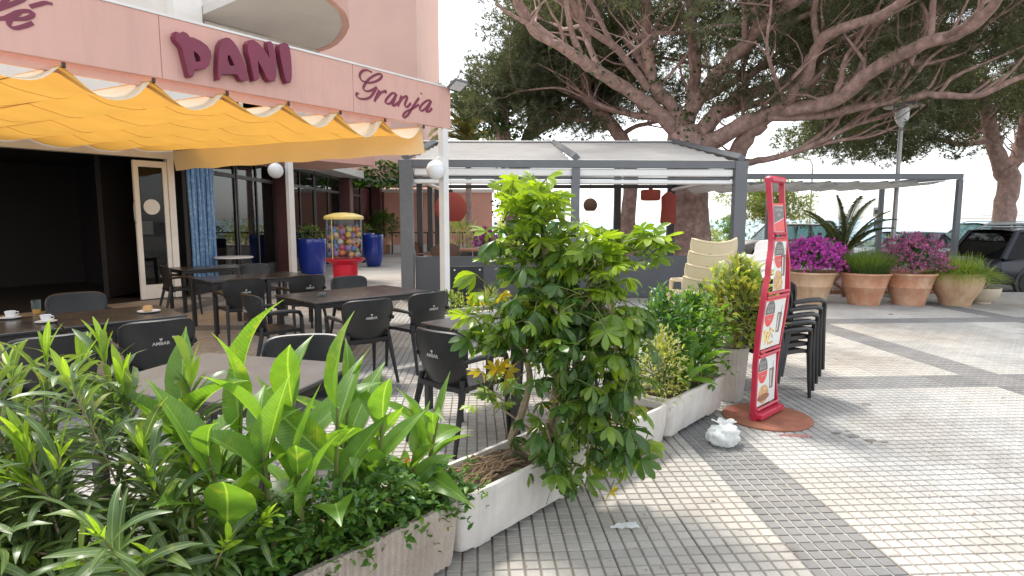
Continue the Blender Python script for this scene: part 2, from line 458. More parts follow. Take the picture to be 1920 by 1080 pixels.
M['far_paving'] = far_paving_mat()

# ------------------------------------------------------------------ mesh helpers
class MB:
    def __init__(s):
        s.v, s.f, s.m = [], [], []
    def add(s, verts, faces, mi=0, X=None):
        o = len(s.v)
        if X is not None:
            verts = [X @ Vector(p) for p in verts]
        s.v += [tuple(p) for p in verts]
        s.f += [tuple(i + o for i in f) for f in faces]
        s.m += [mi] * len(faces)
        return s
    def box(s, c, d, rz=0, mi=0, X=None):
        a, b, h = d[0] / 2, d[1] / 2, d[2] / 2
        T = Matrix.Translation(c) @ Matrix.Rotation(rz, 4, 'Z')
        if X is not None:
            T = X @ T
        vs = [(x, y, z) for z in (-h, h) for x, y in ((-a, -b), (a, -b), (a, b), (-a, b))]
        return s.add(vs, [(3, 2, 1, 0), (4, 5, 6, 7), (0, 1, 5, 4), (1, 2, 6, 5), (2, 3, 7, 6), (3, 0, 4, 7)], mi, T)
    def cbox(s, c, d, ch=0.01, rz=0, mi=0, X=None):
        """box with chamfered edges"""
        a, b, h = d[0] / 2, d[1] / 2, d[2] / 2
        T = Matrix.Translation(c) @ Matrix.Rotation(rz, 4, 'Z')
        if X is not None:
            T = X @ T
        ch = min(ch, a * .9, b * .9, h * .9)
        rings = []
        def ring(z, ix, cc):
            x, y = a - ix, b - ix
            return [(-x + cc, -y, z), (x - cc, -y, z), (x, -y + cc, z), (x, y - cc, z), (x - cc, y, z), (-x + cc, y, z), (-x, y - cc, z), (-x, -y + cc, z)]
        vs = ring(-h, ch, ch * .6) + ring(-h + ch, 0, ch) + ring(h - ch, 0, ch) + ring(h, ch, ch * .6)
        fs = [tuple(range(7, -1, -1)), tuple(range(24, 32))]
        for k in range(3):
            for i in range(8):
                j = (i + 1) % 8
                fs.append((k * 8 + i, k * 8 + j, k * 8 + 8 + j, k * 8 + 8 + i))
        return s.add(vs, fs, mi, T)
    def tube(s, pts, r, seg=8, mi=0, caps=True, X=None, flat=1.0):
        pts = [Vector(p) for p in pts]
        n = len(pts)
        rs = r if isinstance(r, (list, tuple)) else [r] * n
        vs, fs = [], []
        up = None
        for i, p in enumerate(pts):
            t = (pts[min(i + 1, n - 1)] - pts[max(i - 1, 0)])
            if t.length < 1e-9:
                t = Vector((0, 0, 1))
            t.normalize()
            if up is None:
                a = Vector((0, 0, 1)) if abs(t.z) < 0.9 else Vector((1, 0, 0))
                up = (a - t * a.dot(t)).normalized()
            else:
                up = (up - t * up.dot(t))
                up = up.normalized() if up.length > 1e-6 else Vector((1, 0, 0))
            sd_ = t.cross(up)
            for k in range(seg):
                an = 2 * PI * k / seg
                vs.append(p + (sd_ * math.cos(an) + up * math.sin(an) * flat) * rs[i])
        for i in range(n - 1):
            for k in range(seg):
                l = (k + 1) % seg
                fs.append((i * seg + k, i * seg + l, i * seg + seg + l, i * seg + seg + k))
        if caps:
            fs.append(tuple(range(seg - 1, -1, -1)))
            fs.append(tuple((n - 1) * seg + k for k in range(seg)))
        return s.add(vs, fs, mi, X)
    def lathe(s, prof, seg=24, c=(0, 0, 0), mi=0, X=None, caps=True):
        vs, fs = [], []
        for r, z in prof:
            for k in range(seg):
                a = 2 * PI * k / seg
                vs.append((c[0] + r * math.cos(a), c[1] + r * math.sin(a), c[2] + z))
        for i in range(len(prof) - 1):
            for k in range(seg):
                l = (k + 1) % seg
                fs.append((i * seg + k, i * seg + l, i * seg + seg + l, i * seg + seg + k))
        if caps:
            if prof[0][0] > 1e-5:
                fs.append(tuple(range(seg - 1, -1, -1)))
            if prof[-1][0] > 1e-5:
                fs.append(tuple((len(prof) - 1) * seg + k for k in range(seg)))
        return s.add(vs, fs, mi, X)
    def prism(s, poly, z0, z1, mi=0, X=None, holes=()):
        """outline in xy (counter-clockwise) pulled from z0 to z1"""
        loops = [list(poly)] + [list(h) for h in holes]
        tri = tessellate_polygon([[Vector((x, y, 0)) for x, y in l] for l in loops])
        flatp = [p for l in loops for p in l]
        n = len(flatp)
        vs = [(x, y, z0) for x, y in flatp] + [(x, y, z1) for x, y in flatp]
        fs = []
        for t in tri:
            a, b, c = t
            ax, bx, cx = flatp[a], flatp[b], flatp[c]
            cr = (bx[0] - ax[0]) * (cx[1] - ax[1]) - (bx[1] - ax[1]) * (cx[0] - ax[0])
            if cr < 0:
                a, b, c = c, b, a
            fs.append((a + n, b + n, c + n))
            fs.append((c, b, a))
        o = 0
        for li, l in enumerate(loops):
            k = len(l)
            ar = sum(l[i][0] * l[(i + 1) % k][1] - l[(i + 1) % k][0] * l[i][1] for i in range(k))
            ccw = ar > 0
            if li > 0:
                ccw = not ccw
            for i in range(k):
                j = (i + 1) % k
                q = (o + i, o + j, o + j + n, o + i + n)
                fs.append(q if ccw else q[::-1])
            o += k
        return s.add(vs, fs, mi, X)
    def grid(s, fn, nu, nv, mi=0, X=None):
        vs = [fn(i / nu, j / nv) for j in range(nv + 1) for i in range(nu + 1)]
        fs = [(j * (nu + 1) + i, j * (nu + 1) + i + 1, (j + 1) * (nu + 1) + i + 1, (j + 1) * (nu + 1) + i) for j in range(nv) for i in range(nu)]
        return s.add(vs, fs, mi, X)
    def mesh(s, name, mats, smooth=35):
        me = bpy.data.meshes.new(name)
        me.from_pydata(s.v, [], s.f)
        for m_ in (mats if isinstance(mats, (list, tuple)) else [mats]):
            me.materials.append(m_)
        me.polygons.foreach_set('material_index', s.m)
        if smooth:
            me.polygons.foreach_set('use_smooth', [True] * len(me.polygons))
            me.update()
            me.set_sharp_from_angle(angle=R(smooth))
        me.update()
        return me
    def build(s, name, mats, parent=None, smooth=35):
        return link(name, s.mesh(name, mats, smooth), parent)

def link(name, me, parent=None, X=None):
    o = bpy.data.objects.new(name, me)
    C.objects.link(o)
    if parent is not None:
        o.parent = parent
    if X is not None:
        o.matrix_basis = X
    return o

def tag(o, label=None, cat=None, group=None, kind=None):
    for k, v in (('label', label), ('category', cat), ('group', group), ('kind', kind)):
        if v:
            o[k] = v
    return o

def thing(name, label, cat, loc=(0, 0, 0), rz=0, group=None):
    o = bpy.data.objects.new(name, None)
    o.empty_display_size = 0.1
    C.objects.link(o)
    o.location = loc
    o.rotation_euler = (0, 0, rz)
    return tag(o, label, cat, group)

def struct(o):
    o['kind'] = 'structure'
    return o

def copy_tree(o, parent=None):
    c = o.copy()
    C.objects.link(c)
    c.parent = parent
    for ch in list(o.children):
        copy_tree(ch, c)
    return c

def clone(proto, label, loc, rz=0, group=None):
    c = copy_tree(proto)
    c.location = loc
    c.rotation_euler = (0, 0, rz)
    c['label'] = label
    if group:
        c['group'] = group
    return c

def kill_tree(o):
    for ch in list(o.children):
        kill_tree(ch)
    bpy.data.objects.remove(o)

def np_mesh(name, V, Fc, mats, mi=None, smooth=False):
    """fast mesh from arrays; Fc is (n, k) with k = 3 or 4"""
    me = bpy.data.meshes.new(name)
    k = Fc.shape[1]
    me.vertices.add(len(V))
    me.vertices.foreach_set('co', V.astype(np.float32).ravel())
    me.loops.add(Fc.size)
    me.loops.foreach_set('vertex_index', Fc.astype(np.int32).ravel())
    me.polygons.add(len(Fc))
    me.polygons.foreach_set('loop_start', np.arange(0, Fc.size, k, dtype=np.int32))
    me.polygons.foreach_set('loop_total', np.full(len(Fc), k, dtype=np.int32))
    for m_ in (mats if isinstance(mats, (list, tuple)) else [mats]):
        me.materials.append(m_)
    if mi is not None:
        me.polygons.foreach_set('material_index', mi.astype(np.int32))
    me.polygons.foreach_set('use_smooth', np.full(len(Fc), bool(smooth)))
    me.update(calc_edges=True)
    return me

def frame(pos, d, up=(0, 0, 1), sc=1.0, roll=0.0):
    """matrix whose local +Y runs along d and local +Z is as near to up as can be"""
    d = Vector(d).normalized()
    u = Vector(up)
    x = d.cross(u)
    if x.length < 1e-4:
        x = d.cross(Vector((0.3, 1, 0.2)))
    x.normalize()
    z = x.cross(d)
    Mx = Matrix((x, d, z)).transposed().to_4x4()
    if roll:
        Mx = Mx @ Matrix.Rotation(roll, 4, 'Y')
    return Matrix.Translation(pos) @ Mx @ Matrix.Scale(sc, 4)

def leaf_geo(L, W, prof, droop=0.3, fold=0.25, n=6, across=2, wave=0.0, twist=0.0):
    """leaf blade along +Y. prof(t) = half width share; droop bends the tip down; fold lifts both halves"""
    vs, fs = [], []
    cols = across * 2 + 1
    y = z = 0.0
    for i in range(n + 1):
        t = i / n
        ang = droop * t * t * 1.4 - droop * 0.25
        if i:
            y += L / n * math.cos(ang)
            z -= L / n * math.sin(ang)
        w = W / 2 * prof(t)
        tw = twist * t
        for k in range(cols):
            q = (k - across) / across
            x = q * w * math.cos(fold * (1 - 0.4 * t))
            dz = abs(q) * w * math.sin(fold * (1 - 0.4 * t)) + wave * w * math.sin(t * 17 + q * 2) * abs(q)
            xx = x * math.cos(tw) - dz * math.sin(tw)
            zz = x * math.sin(tw) + dz * math.cos(tw)
            vs.append((xx, y, z + zz))
    for i in range(n):
        for k in range(cols - 1):
            a = i * cols + k
            fs.append((a, a + 1, a + cols + 1, a + cols))
    return vs, fs

lance = lambda t: max(0.03, math.sin(PI * min(1, t * 0.97 + 0.015)) ** 0.75)
ovate = lambda t: max(0.02, math.sin(PI * t ** 0.72) ** 0.9)
canna_p = lambda t: max(0.02, (math.sin(PI * min(1, t ** 0.66)) ** (0.85 if t < 0.35 else 0.85 + 0.55 * (t - 0.35))) if t > 0.04 else 0.14)
obov = lambda t: max(0.05, math.sin(PI * min(0.985, t ** 1.5 * 0.96 + 0.02)) ** 0.8)

def leaf_mesh(name, m_, *a, **k):
    b = MB()
    b.add(*leaf_geo(*a, **k))
    return b.mesh(name, m_, 80)

def place_leaves(root, items, name='leaf', nmax=150, rest='foliage'):
    """items: (matrix, mesh) in root's space. The ones showing largest become parts, the rest one part."""
    bpy.context.view_layer.update()
    W = root.matrix_world.copy()
    cams = Vector((0, 0, CAM_H))
    def key(it):
        p = W @ it[0].translation
        d = (p - cams).length
        return d if in_view(*p, 1.05) else d + 50
    items = sorted(items, key=key)
    for X, me in items[:nmax]:
        link(name, me, root, X)
    tail = items[nmax:]
    if tail:
        V, Fq, Mi, mats, o = [], [], [], [], 0
        cache = {}
        for X, me in tail:
            if me.name not in cache:
                co = np.empty(len(me.vertices) * 3, np.float32)
                me.vertices.foreach_get('co', co)
                fc = [tuple(p.vertices) for p in me.polygons]
                mm = []
                for p in me.polygons:
                    mt = me.materials[p.material_index]
                    if mt not in mats:
                        mats.append(mt)
                    mm.append(mats.index(mt))
                cache[me.name] = (co.reshape(-1, 3), np.array([f if len(f) == 4 else (*f, f[-1]) for f in fc]), np.array(mm))
            co, fc, mm = cache[me.name]
            A = np.array(X.to_3x3())
            V.append(co @ A.T + np.array(X.translation))
            Fq.append(fc + o)
            Mi.append(mm)
            o += len(co)
        me = np_mesh(rest, np.vstack(V), np.vstack(Fq), mats, np.concatenate(Mi), True)
        ob = link(rest, me, root)
        ob['kind'] = 'stuff'
    return root

def text_mesh(body, size, m_, name='lettering', align='CENTER', bold=0.0, extrude=0.0008):
    cu = bpy.data.curves.new('t', 'FONT')
    cu.body = body
    cu.size = size
    cu.align_x = align
    cu.align_y = 'CENTER'
    cu.extrude = extrude
    cu.offset = bold
    cu.resolution_u = 2
    ob = bpy.data.objects.new('t', cu)
    C.objects.link(ob)
    me = bpy.data.meshes.new_from_object(ob)
    bpy.data.objects.remove(ob)
    bpy.data.curves.remove(cu)
    me.name = name
    me.materials.clear()
    me.materials.append(m_)
    return me

def ribbon(b, pts, wd, z0, z1, X, sub=4, mi=0):
    """brush stroke: smoothed line in xy with varying width, given thickness"""
    P_ = [Vector((p[0], p[1])) for p in pts]
    Q, Wd = [], []
    n = len(P_)
    for i in range(n - 1):
        p0, p1, p2, p3 = P_[max(i - 1, 0)], P_[i], P_[i + 1], P_[min(i + 2, n - 1)]
        for k in range(sub):
            t = k / sub
            Q.append(0.5 * ((2 * p1) + (p2 - p0) * t + (2 * p0 - 5 * p1 + 4 * p2 - p3) * t * t + (3 * p1 - p0 - 3 * p2 + p3) * t ** 3))
    Q.append(P_[-1])
    L_, R_ = [], []
    m_ = len(Q)
    for i, q in enumerate(Q):
        t = Q[min(i + 1, m_ - 1)] - Q[max(i - 1, 0)]
        if t.length < 1e-9:
            t = Vector((1, 0))
        t.normalize()
        nn = Vector((-t.y, t.x))
        # broad-nib pen: thicker on downstrokes leaning right
        w = wd * (0.45 + 0.75 * abs(t.dot(Vector((0.5, 0.87)))) ** 1.5)
        L_.append(q + nn * w / 2)
        R_.append(q - nn * w / 2)
    vs, fs = [], []
    for i in range(m_):
        for pt in (R_[i], L_[i]):
            vs.append((pt.x, pt.y, z0))
            vs.append((pt.x, pt.y, z1))
    for i in range(m_ - 1):
        a, c_ = i * 4, (i + 1) * 4
        fs += [(a + 1, c_ + 1, c_ + 3, a + 3), (a, c_, c_ + 1, a + 1), (a + 2, a + 3, c_ + 3, c_ + 2)]
    fs += [(0, 1, 3, 2), ((m_ - 1) * 4, (m_ - 1) * 4 + 2, (m_ - 1) * 4 + 3, (m_ - 1) * 4 + 1)]
    b.add(vs, fs, mi, X)

def wbuild(b, name, mats, root, smooth=35):
    """part whose mesh is given in world coordinates, hung under a thing's Empty"""
    o = b.build(name, mats, root, smooth)
    o.matrix_parent_inverse = (Matrix.Translation(root.location) @ root.rotation_euler.to_matrix().to_4x4()).inverted()
    return o

# ================================================================== SETTING
def sheet(name, pts, m_, parent=None):
    b = MB()
    b.add(pts, [tuple(range(len(pts)))])
    return b.build(name, m_, parent, 0)

struct(sheet('terrain', [(-600, -400, -0.6), (600, -400, -0.6), (600, 36, -0.6), (-600, 36, -0.6)], M['asphalt']))
b = MB()
PV = [(-30, -8), (45, -8), (45, 12.9), (6.4, 12.9), (6.4, 36), (-30, 36)]
b.prism(PV, -0.3, -0.012)
pavement = struct(b.build('pavement', M['far_paving'], None, 0))
b = MB()
b.add([(6.4, 12.9, -0.13), (70, 12.9, -0.13), (70, 34, -0.40), (6.4, 34, -0.40)], [(0, 1, 2, 3)])
struct(b.build('road', M['asphalt'], None, 0))
b = MB()
for k in range(44):
    b.cbox((6.9 + k * 0.9, 12.94, -0.10), (0.888, 0.16, 0.20), 0.012)
struct(b.build('kerb', M['kerb']))
b = MB()
nx, ny = 40, 10
def sandf(u, v):
    x, y = -250 + 500 * u, 34 + 86 * v
    return (x, y, -0.42 - 2.0 * v + 0.12 * math.sin(x * 0.13 + y * 0.2) * math.sin(y * 0.31) * min(1, v * 4))
b.grid(sandf, nx, ny)
struct(b.build('beach', M['sand']))
struct(sheet('sea', [(-9000, 108, -2.25), (9000, 108, -2.25), (9000, 15000, -2.25), (-9000, 15000, -2.25)], M['sea']))

# ---- paving tiles
def tile_mesh(name, mats):
    b = MB()
    pt = TILE / 6
    b.box((TILE / 2, TILE / 2, -0.009), (TILE - 0.004, TILE - 0.004, 0.006), mi=1)
    for i in range(6):
        for j in range(6):
            cx, cy = (i + .5) * pt, (j + .5) * pt
            lo, hi = pt / 2 - 0.0042, pt / 2 - 0.0072
            vs = [(cx + sx * lo, cy + sy * lo, -0.0062) for sx, sy in ((-1, -1), (1, -1), (1, 1), (-1, 1))]
            vs += [(cx + sx * hi, cy + sy * hi, 0) for sx, sy in ((-1, -1), (1, -1), (1, 1), (-1, 1))]
            b.add(vs, [(4, 5, 6, 7), (0, 1, 5, 4), (1, 2, 6, 5), (2, 3, 7, 6), (3, 0, 4, 7)], 0)
    return b.mesh(name, mats, 0)
tl = tile_mesh('paving_tile_light', [M['pad_light'], M['groove_light']])
td = tile_mesh('paving_tile_dark', [M['pad_dark'], M['groove_dark']])
tiles = []
for i in range(-40, 40):
    for j in range(-14, 22):
        p, q = GP0 + i * TILE, GQ0 + j * TILE
        x, y = grid_xy(p + TILE / 2, q + TILE / 2)
        if y < 1.2 or y > 13.0 or not in_view(x, y, 0, 1.08):
            continue
        if x < -7.2:
            continue
        side = (x - (-0.22)) * 0.744 - (y - 2.58) * 0.668      # > 0: open pavement right of the planters
        d = math.hypot(x, y) + (0 if side > -0.25 else 3.5)
        tiles.append((d, p, q, (i % PERIOD == 0) or (j % PERIOD == 0)))
tiles.sort()
def tile_X(p, q):
    x, y = grid_xy(p, q)
    return Matrix.Translation((x, y, random.uniform(-0.0015, 0.001))) @ Matrix.Rotation(GA + random.gauss(0, 0.002), 4, 'Z') @ Matrix.Rotation(random.gauss(0, 0.002), 4, 'X')
for d, p, q, dk in tiles[:300]:
    link('paving_tile', td if dk else tl, pavement, tile_X(p, q))
V, Fq, Mi = [], [], []
o_ = 0
arrs = {}
for dk, me in ((False, tl), (True, td)):
    co = np.array([v.co for v in me.vertices])
    fc = np.array([tuple(p.vertices) for p in me.polygons])
    mm = np.array([p.material_index for p in me.polygons]) + (2 if dk else 0)
    arrs[dk] = (co, fc, mm)
for d, p, q, dk in tiles[300:]:
    co, fc, mm = arrs[dk]
    X = tile_X(p, q)
    V.append(co @ np.array(X.to_3x3()).T + np.array(X.translation))
    Fq.append(fc + o_); Mi.append(mm); o_ += len(co)
ob = link('paving_tile_field', np_mesh('paving_tile_field', np.vstack(V), np.vstack(Fq), [M['pad_light'], M['groove_light'], M['pad_dark'], M['groove_dark']], np.concatenate(Mi)), pavement)
ob['kind'] = 'stuff'

# ================================================================== CAFE FRONT
PHI = R(37.0)
F2 = Vector((math.sin(PHI), math.cos(PHI), 0))        # along the fascia, away from the camera
NB = Vector((-F2.y, F2.x, 0))                          # towards the building
E0 = Vector((-1.0, 10.0, 0))
def fas(s, n=0.0, z=0.0):
    """point s metres back from the fascia's far end, n metres in towards the building"""
    return E0 - F2 * s + NB * n + Vector((0, 0, z))
FM = Matrix(((F2.x, 0, -NB.x, E0.x), (F2.y, 0, -NB.y, E0.y), (0, 1, 0, 0), (0, 0, 0, 1)))
def fbox(b, s0, s1, n0, n1, z0, z1, mi=0, ch=0.0):
    X = Matrix(((-F2.x, NB.x, 0, E0.x), (-F2.y, NB.y, 0, E0.y), (0, 0, 1, 0), (0, 0, 0, 1)))
    c = ((s0 + s1) / 2, (n0 + n1) / 2, (z0 + z1) / 2)
    d = (abs(s1 - s0), abs(n1 - n0), abs(z1 - z0))
    if ch:
        b.cbox(c, d, ch, 0, mi, X)
    else:
        b.box(c, d, 0, mi, X)
    if X.to_3x3().determinant() < 0:
        pass
    return b

canopy = thing('terrace_canopy', 'pink fascia canopy on white posts along the front of the terrace', 'canopy', tuple(fas(0)))
for s0, s1 in ((0.0, 1.95), (1.955, 4.42), (4.425, 6.9), (6.905, 9.4)):
    wbuild(fbox(MB(), s0, s1, 0.0, 0.06, 3.05, 3.69, ch=0.004), 'fascia_panel', M['pink'], canopy)
wbuild(fbox(MB(), -0.003, 9.4, -0.012, 0.075, 3.69, 3.715), 'top_trim', M['white_paint'], canopy)
wbuild(fbox(MB(), 1.2, 9.4, 0.10, 0.16, 2.965, 3.06), 'lower_beam', M['pink'], canopy)
wbuild(fbox(MB(), 0.0, 9.4, 0.064, 0.16, 3.40, 3.46), 'back_rail', M['white_paint'], canopy)
wbuild(fbox(MB(), 0.06, 0.18, 0.0, 0.12, 0.0, 3.049, ch=0.006), 'post', M['white_paint'], canopy)
wbuild(fbox(MB(), -0.01, 0.11, 4.49, 4.61, 0.0, 2.94, ch=0.006), 'post', M['white_paint'], canopy)

# raised block letters
LET = {'P': ([(4.326,3.482),(4.307,3.533),(4.284,3.535),(4.265,3.524),(4.228,3.554),(4.189,3.546),(4.163,3.512),(4.126,3.517),(4.045,3.499),(3.98,3.465),(3.945,3.416),(3.937,3.36),(3.967,3.264),(4.012,3.214),(4.088,3.187),(4.134,3.178),(4.141,3.124),(4.163,3.096),(4.192,3.095),(4.207,3.112),(4.222,3.197),(4.243,3.296),(4.258,3.38),(4.291,3.42),(4.317,3.445)],
             [(4.135,3.375),(4.095,3.359),(4.068,3.325),(4.066,3.284),(4.1,3.269),(4.129,3.268),(4.13,3.32)]),
       'A': ([(3.887,3.163),(3.887,3.23),(3.877,3.331),(3.868,3.416),(3.85,3.502),(3.812,3.569),(3.766,3.601),(3.721,3.603),(3.678,3.575),(3.635,3.525),(3.594,3.449),(3.561,3.361),(3.537,3.28),(3.529,3.177),(3.572,3.161),(3.614,3.158),(3.652,3.215),(3.688,3.217),(3.797,3.196),(3.842,3.188),(3.863,3.122),(3.885,3.118)],
             [(3.759,3.41),(3.732,3.411),(3.683,3.311),(3.738,3.301),(3.762,3.355)]),
       'N': ([(3.526,3.584),(3.491,3.635),(3.433,3.652),(3.386,3.632),(3.311,3.57),(3.265,3.51),(3.246,3.478),(3.253,3.547),(3.264,3.634),(3.257,3.675),(3.216,3.684),(3.188,3.651),(3.162,3.549),(3.158,3.433),(3.165,3.297),(3.188,3.229),(3.26,3.212),(3.298,3.245),(3.343,3.334),(3.401,3.428),(3.401,3.341),(3.393,3.219),(3.428,3.191),(3.462,3.185),(3.48,3.291),(3.502,3.425),(3.526,3.489)], None),
       'I': ([(3.105,3.678),(3.041,3.71),(3.0,3.706),(2.975,3.671),(2.959,3.565),(2.955,3.428),(2.961,3.297),(2.979,3.248),(3.033,3.234),(3.061,3.298),(3.082,3.403),(3.107,3.534),(3.118,3.621)], None)}
sign = thing('letter_sign', 'thick raised maroon block letters on the pink fascia', 'sign', tuple(fas(3.6, -0.01, 3.1)))
for k, (outl, hole) in LET.items():
    b = MB()
    q = [(-s, z) for s, z in outl]
    h = [[(-s, z) for s, z in hole]] if hole else []
    cx = sum(p[0] for p in q) / len(q); cy = sum(p[1] for p in q) / len(q)
    sh = lambda pts, f: [(cx + (x - cx) * f, cy + (y - cy) * f) for x, y in pts]
    b.prism(q, 0.012, 0.094, 0, FM, h)
    b.prism(sh(q, 0.965), 0.0945, 0.104, 0, FM, h)
    wbuild(b, 'letter', M['maroon'], sign, 30)
GR = [[(1.62,3.642),(1.705,3.656),(1.783,3.631),(1.836,3.571),(1.819,3.51),(1.762,3.49),(1.658,3.494),(1.536,3.541),(1.453,3.602),(1.445,3.644),(1.492,3.646),(1.574,3.61),(1.669,3.547),(1.737,3.475),(1.778,3.408),(1.754,3.372),(1.695,3.372),(1.621,3.404),(1.539,3.454)],[(1.539,3.454),(1.609,3.355),(1.678,3.288),(1.771,3.254),(1.861,3.25),(1.904,3.278),(1.89,3.315),(1.859,3.305)],[(1.493,3.42),(1.543,3.335),(1.586,3.252)],[(1.558,3.292),(1.474,3.382),(1.375,3.43),(1.388,3.397)],[(1.185,3.424),(1.249,3.419),(1.322,3.36),(1.38,3.289),(1.367,3.254),(1.296,3.27),(1.223,3.344),(1.17,3.421)],[(1.17,3.421),(1.216,3.324),(1.254,3.25),(1.211,3.251),(1.137,3.304)],[(1.068,3.411),(1.107,3.33),(1.146,3.25)],[(1.123,3.296),(1.047,3.382),(0.964,3.422),(0.965,3.379),(1.005,3.303),(0.991,3.262),(0.946,3.274),(0.884,3.332)],[(0.711,3.435),(0.791,3.346),(0.871,3.247),(0.949,3.149),(1.025,3.1),(1.047,3.125),(0.993,3.186),(0.871,3.247),(0.714,3.336)],[(0.678,3.518),(0.647,3.501)],[(0.471,3.439),(0.553,3.415),(0.65,3.345),(0.699,3.282),(0.669,3.248),(0.588,3.287),(0.506,3.366),(0.447,3.432)],[(0.447,3.432),(0.506,3.333),(0.557,3.252),(0.491,3.267),(0.433,3.321)]]
EE = [[(5.509,3.474),(5.445,3.511),(5.387,3.542),(5.34,3.542)],[(5.778,3.303),(5.732,3.315),(5.692,3.332),(5.65,3.364),(5.603,3.402),(5.551,3.427),(5.509,3.435),(5.494,3.421),(5.509,3.391),(5.556,3.36),(5.608,3.343),(5.639,3.335)],[(5.588,3.403),(5.628,3.368),(5.658,3.33),(5.672,3.293),(5.663,3.265),(5.642,3.259),(5.604,3.272),(5.547,3.305),(5.5,3.338)],[(5.773,3.367),(5.726,3.401),(5.662,3.444),(5.597,3.492),(5.563,3.52),(5.542,3.545)],[(5.787,3.377),(5.737,3.417),(5.698,3.457),(5.667,3.502),(5.645,3.549)]]
def script_sign(label, groups, strokes, wd, at):
    t = thing('script_lettering', label, 'lettering', tuple(at))
    for g in groups:
        b = MB()
        for n_, i in enumerate(g):
            ribbon(b, [(-s, z) for s, z in strokes[i]], wd, 0.003, 0.0072 + 0.0006 * n_, FM)
        wbuild(b, 'letter', M['maroon'], t, 30)
script_sign('thin maroon joined-up lettering at the right end of the pink fascia', [(0, 1), (2, 3), (4, 5), (6, 7), (8, 9), (10, 11)], GR, 0.034, fas(1.1, -0.01, 3.2))
script_sign('maroon joined-up lettering with an accent at the left end of the fascia', [(1, 2), (0,), (3, 4)], EE, 0.036, fas(5.6, -0.01, 3.2))

fl = thing('flood_light', 'small flat flood light on top of the fascia corner', 'flood light', tuple(fas(0.05, -0.02, 3.6)))
X = Matrix.Translation(fas(0.05, -0.20, 3.72)) @ Matrix.Rotation(-PHI, 4, 'Z') @ Matrix.Rotation(R(-32), 4, 'Y')
wbuild(MB().cbox((0, 0, 0), (0.22, 0.30, 0.05), 0.01, 0, 0, X), 'housing', M['grey_steel'], fl)
wbuild(MB().box((0.0, 0, -0.027), (0.18, 0.26, 0.006), 0, 0, X), 'lens', M['headlight'], fl)
wbuild(MB().tube([fas(0.05, -0.16, 3.72), fas(0.05, -0.02, 3.66)], 0.015), 'bracket', M['grey_steel'], fl)

# ---- yellow folding awning
A0 = Vector((-1.40, 9.42, 0))
MV = (Vector((-6.80, 12.15, 0)) - A0)
SP = 0.77
ZF, ZR = 3.0, 2.96
awn = thing('folding_awning', 'yellow folding fabric awning hanging in waves over the terrace', 'awning', (A0.x, A0.y, 3.0))
NBAY = 9
for k in range(NBAY):
    ph = random.uniform(-0.02, 0.02)
    def fab(u, v, k=k, ph=ph):
        p = A0 - F2 * (SP * (k + 1 - u)) + MV * v
        sg = 0.095 + ph + 0.03 * math.sin(v * 5 + k * 1.7) + 0.13 * math.exp(-v * 6.1 / 0.34)
        uu = u ** 1.22
        z = ZF + (ZR - ZF) * v - sg * (1 - (2 * uu - 1) ** 2) - 0.012 * math.sin(u * 9 + v * 11 + k)* u * (1 - u) * 4
        return (p.x, p.y, z)
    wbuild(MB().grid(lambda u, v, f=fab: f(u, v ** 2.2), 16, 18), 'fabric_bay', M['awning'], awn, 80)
    # seams sewn across the cloth
    for v in (0.2, 0.4, 0.6, 0.8):
        pts = [Vector(fab(u / 10, v)) - Vector((0, 0, 0.001)) for u in range(11)]
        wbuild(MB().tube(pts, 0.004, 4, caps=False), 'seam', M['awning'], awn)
for k in range(NBAY + 1):
    p = A0 - F2 * (SP * k)
    a = Vector((p.x, p.y, ZF - 0.002)) - MV.normalized() * 0.05
    e = Vector((p.x, p.y, ZR - 0.002)) + MV * 0.99
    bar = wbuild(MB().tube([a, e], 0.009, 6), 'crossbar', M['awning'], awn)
    wbuild(MB().cbox(tuple(a), (0.03, 0.03, 0.055), 0.006, -PHI), 'end_cap', M['brown_cap'], awn)
def val(u, v):
    p = A0 + MV * u
    w = 0.02 * math.sin(u * 21) * v + 0.012 * math.sin(u * 47 + 1) * v
    p = p + F2 * (0.01 + w + 0.05 * v)
    return (p.x, p.y, ZF + (ZR - ZF) * u - 0.02 - v * (0.37 + 0.012 * math.sin(u * 33)))
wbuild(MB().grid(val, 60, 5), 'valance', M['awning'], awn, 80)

# ---- globe lamps on the two posts
def globe_lamp(label, pos, arm):
    t = thing('globe_lamp', label, 'lamp', tuple(pos), 0, 'globe lamps on the white posts')
    b = MB()
    prof = [(0.045, 0.125)] + [(0.155 * math.sin(a), 0.155 * math.cos(a)) for a in [R(d) for d in range(25, 181, 12)]] + [(0.0005, -0.155)]
    b.lathe(prof[::-1], 28)
    b.build('globe', M['lamp_white'], t, 60)
    MB().lathe([(0.05, 0.12), (0.055, 0.135), (0.055, 0.16), (0.02, 0.165)], 16).build('collar', M['white_paint'], t)
    MB().tube([(0, 0, 0.16), (0, 0, 0.19), tuple(Vector(arm) * 0.4 + Vector((0, 0, 0.2))), tuple(Vector(arm) + Vector((0, 0, 0.2)))], 0.016).build('bracket', M['white_paint'], t)
q1 = fas(0.30, 0.06, 2.38)
globe_lamp('white globe lamp on the post at the fascia corner', q1, -(-F2) * 0.2)
q2 = fas(0.36, 4.55, 2.58)
globe_lamp('white globe lamp on the post in front of the maroon column', q2, F2 * 0.27)

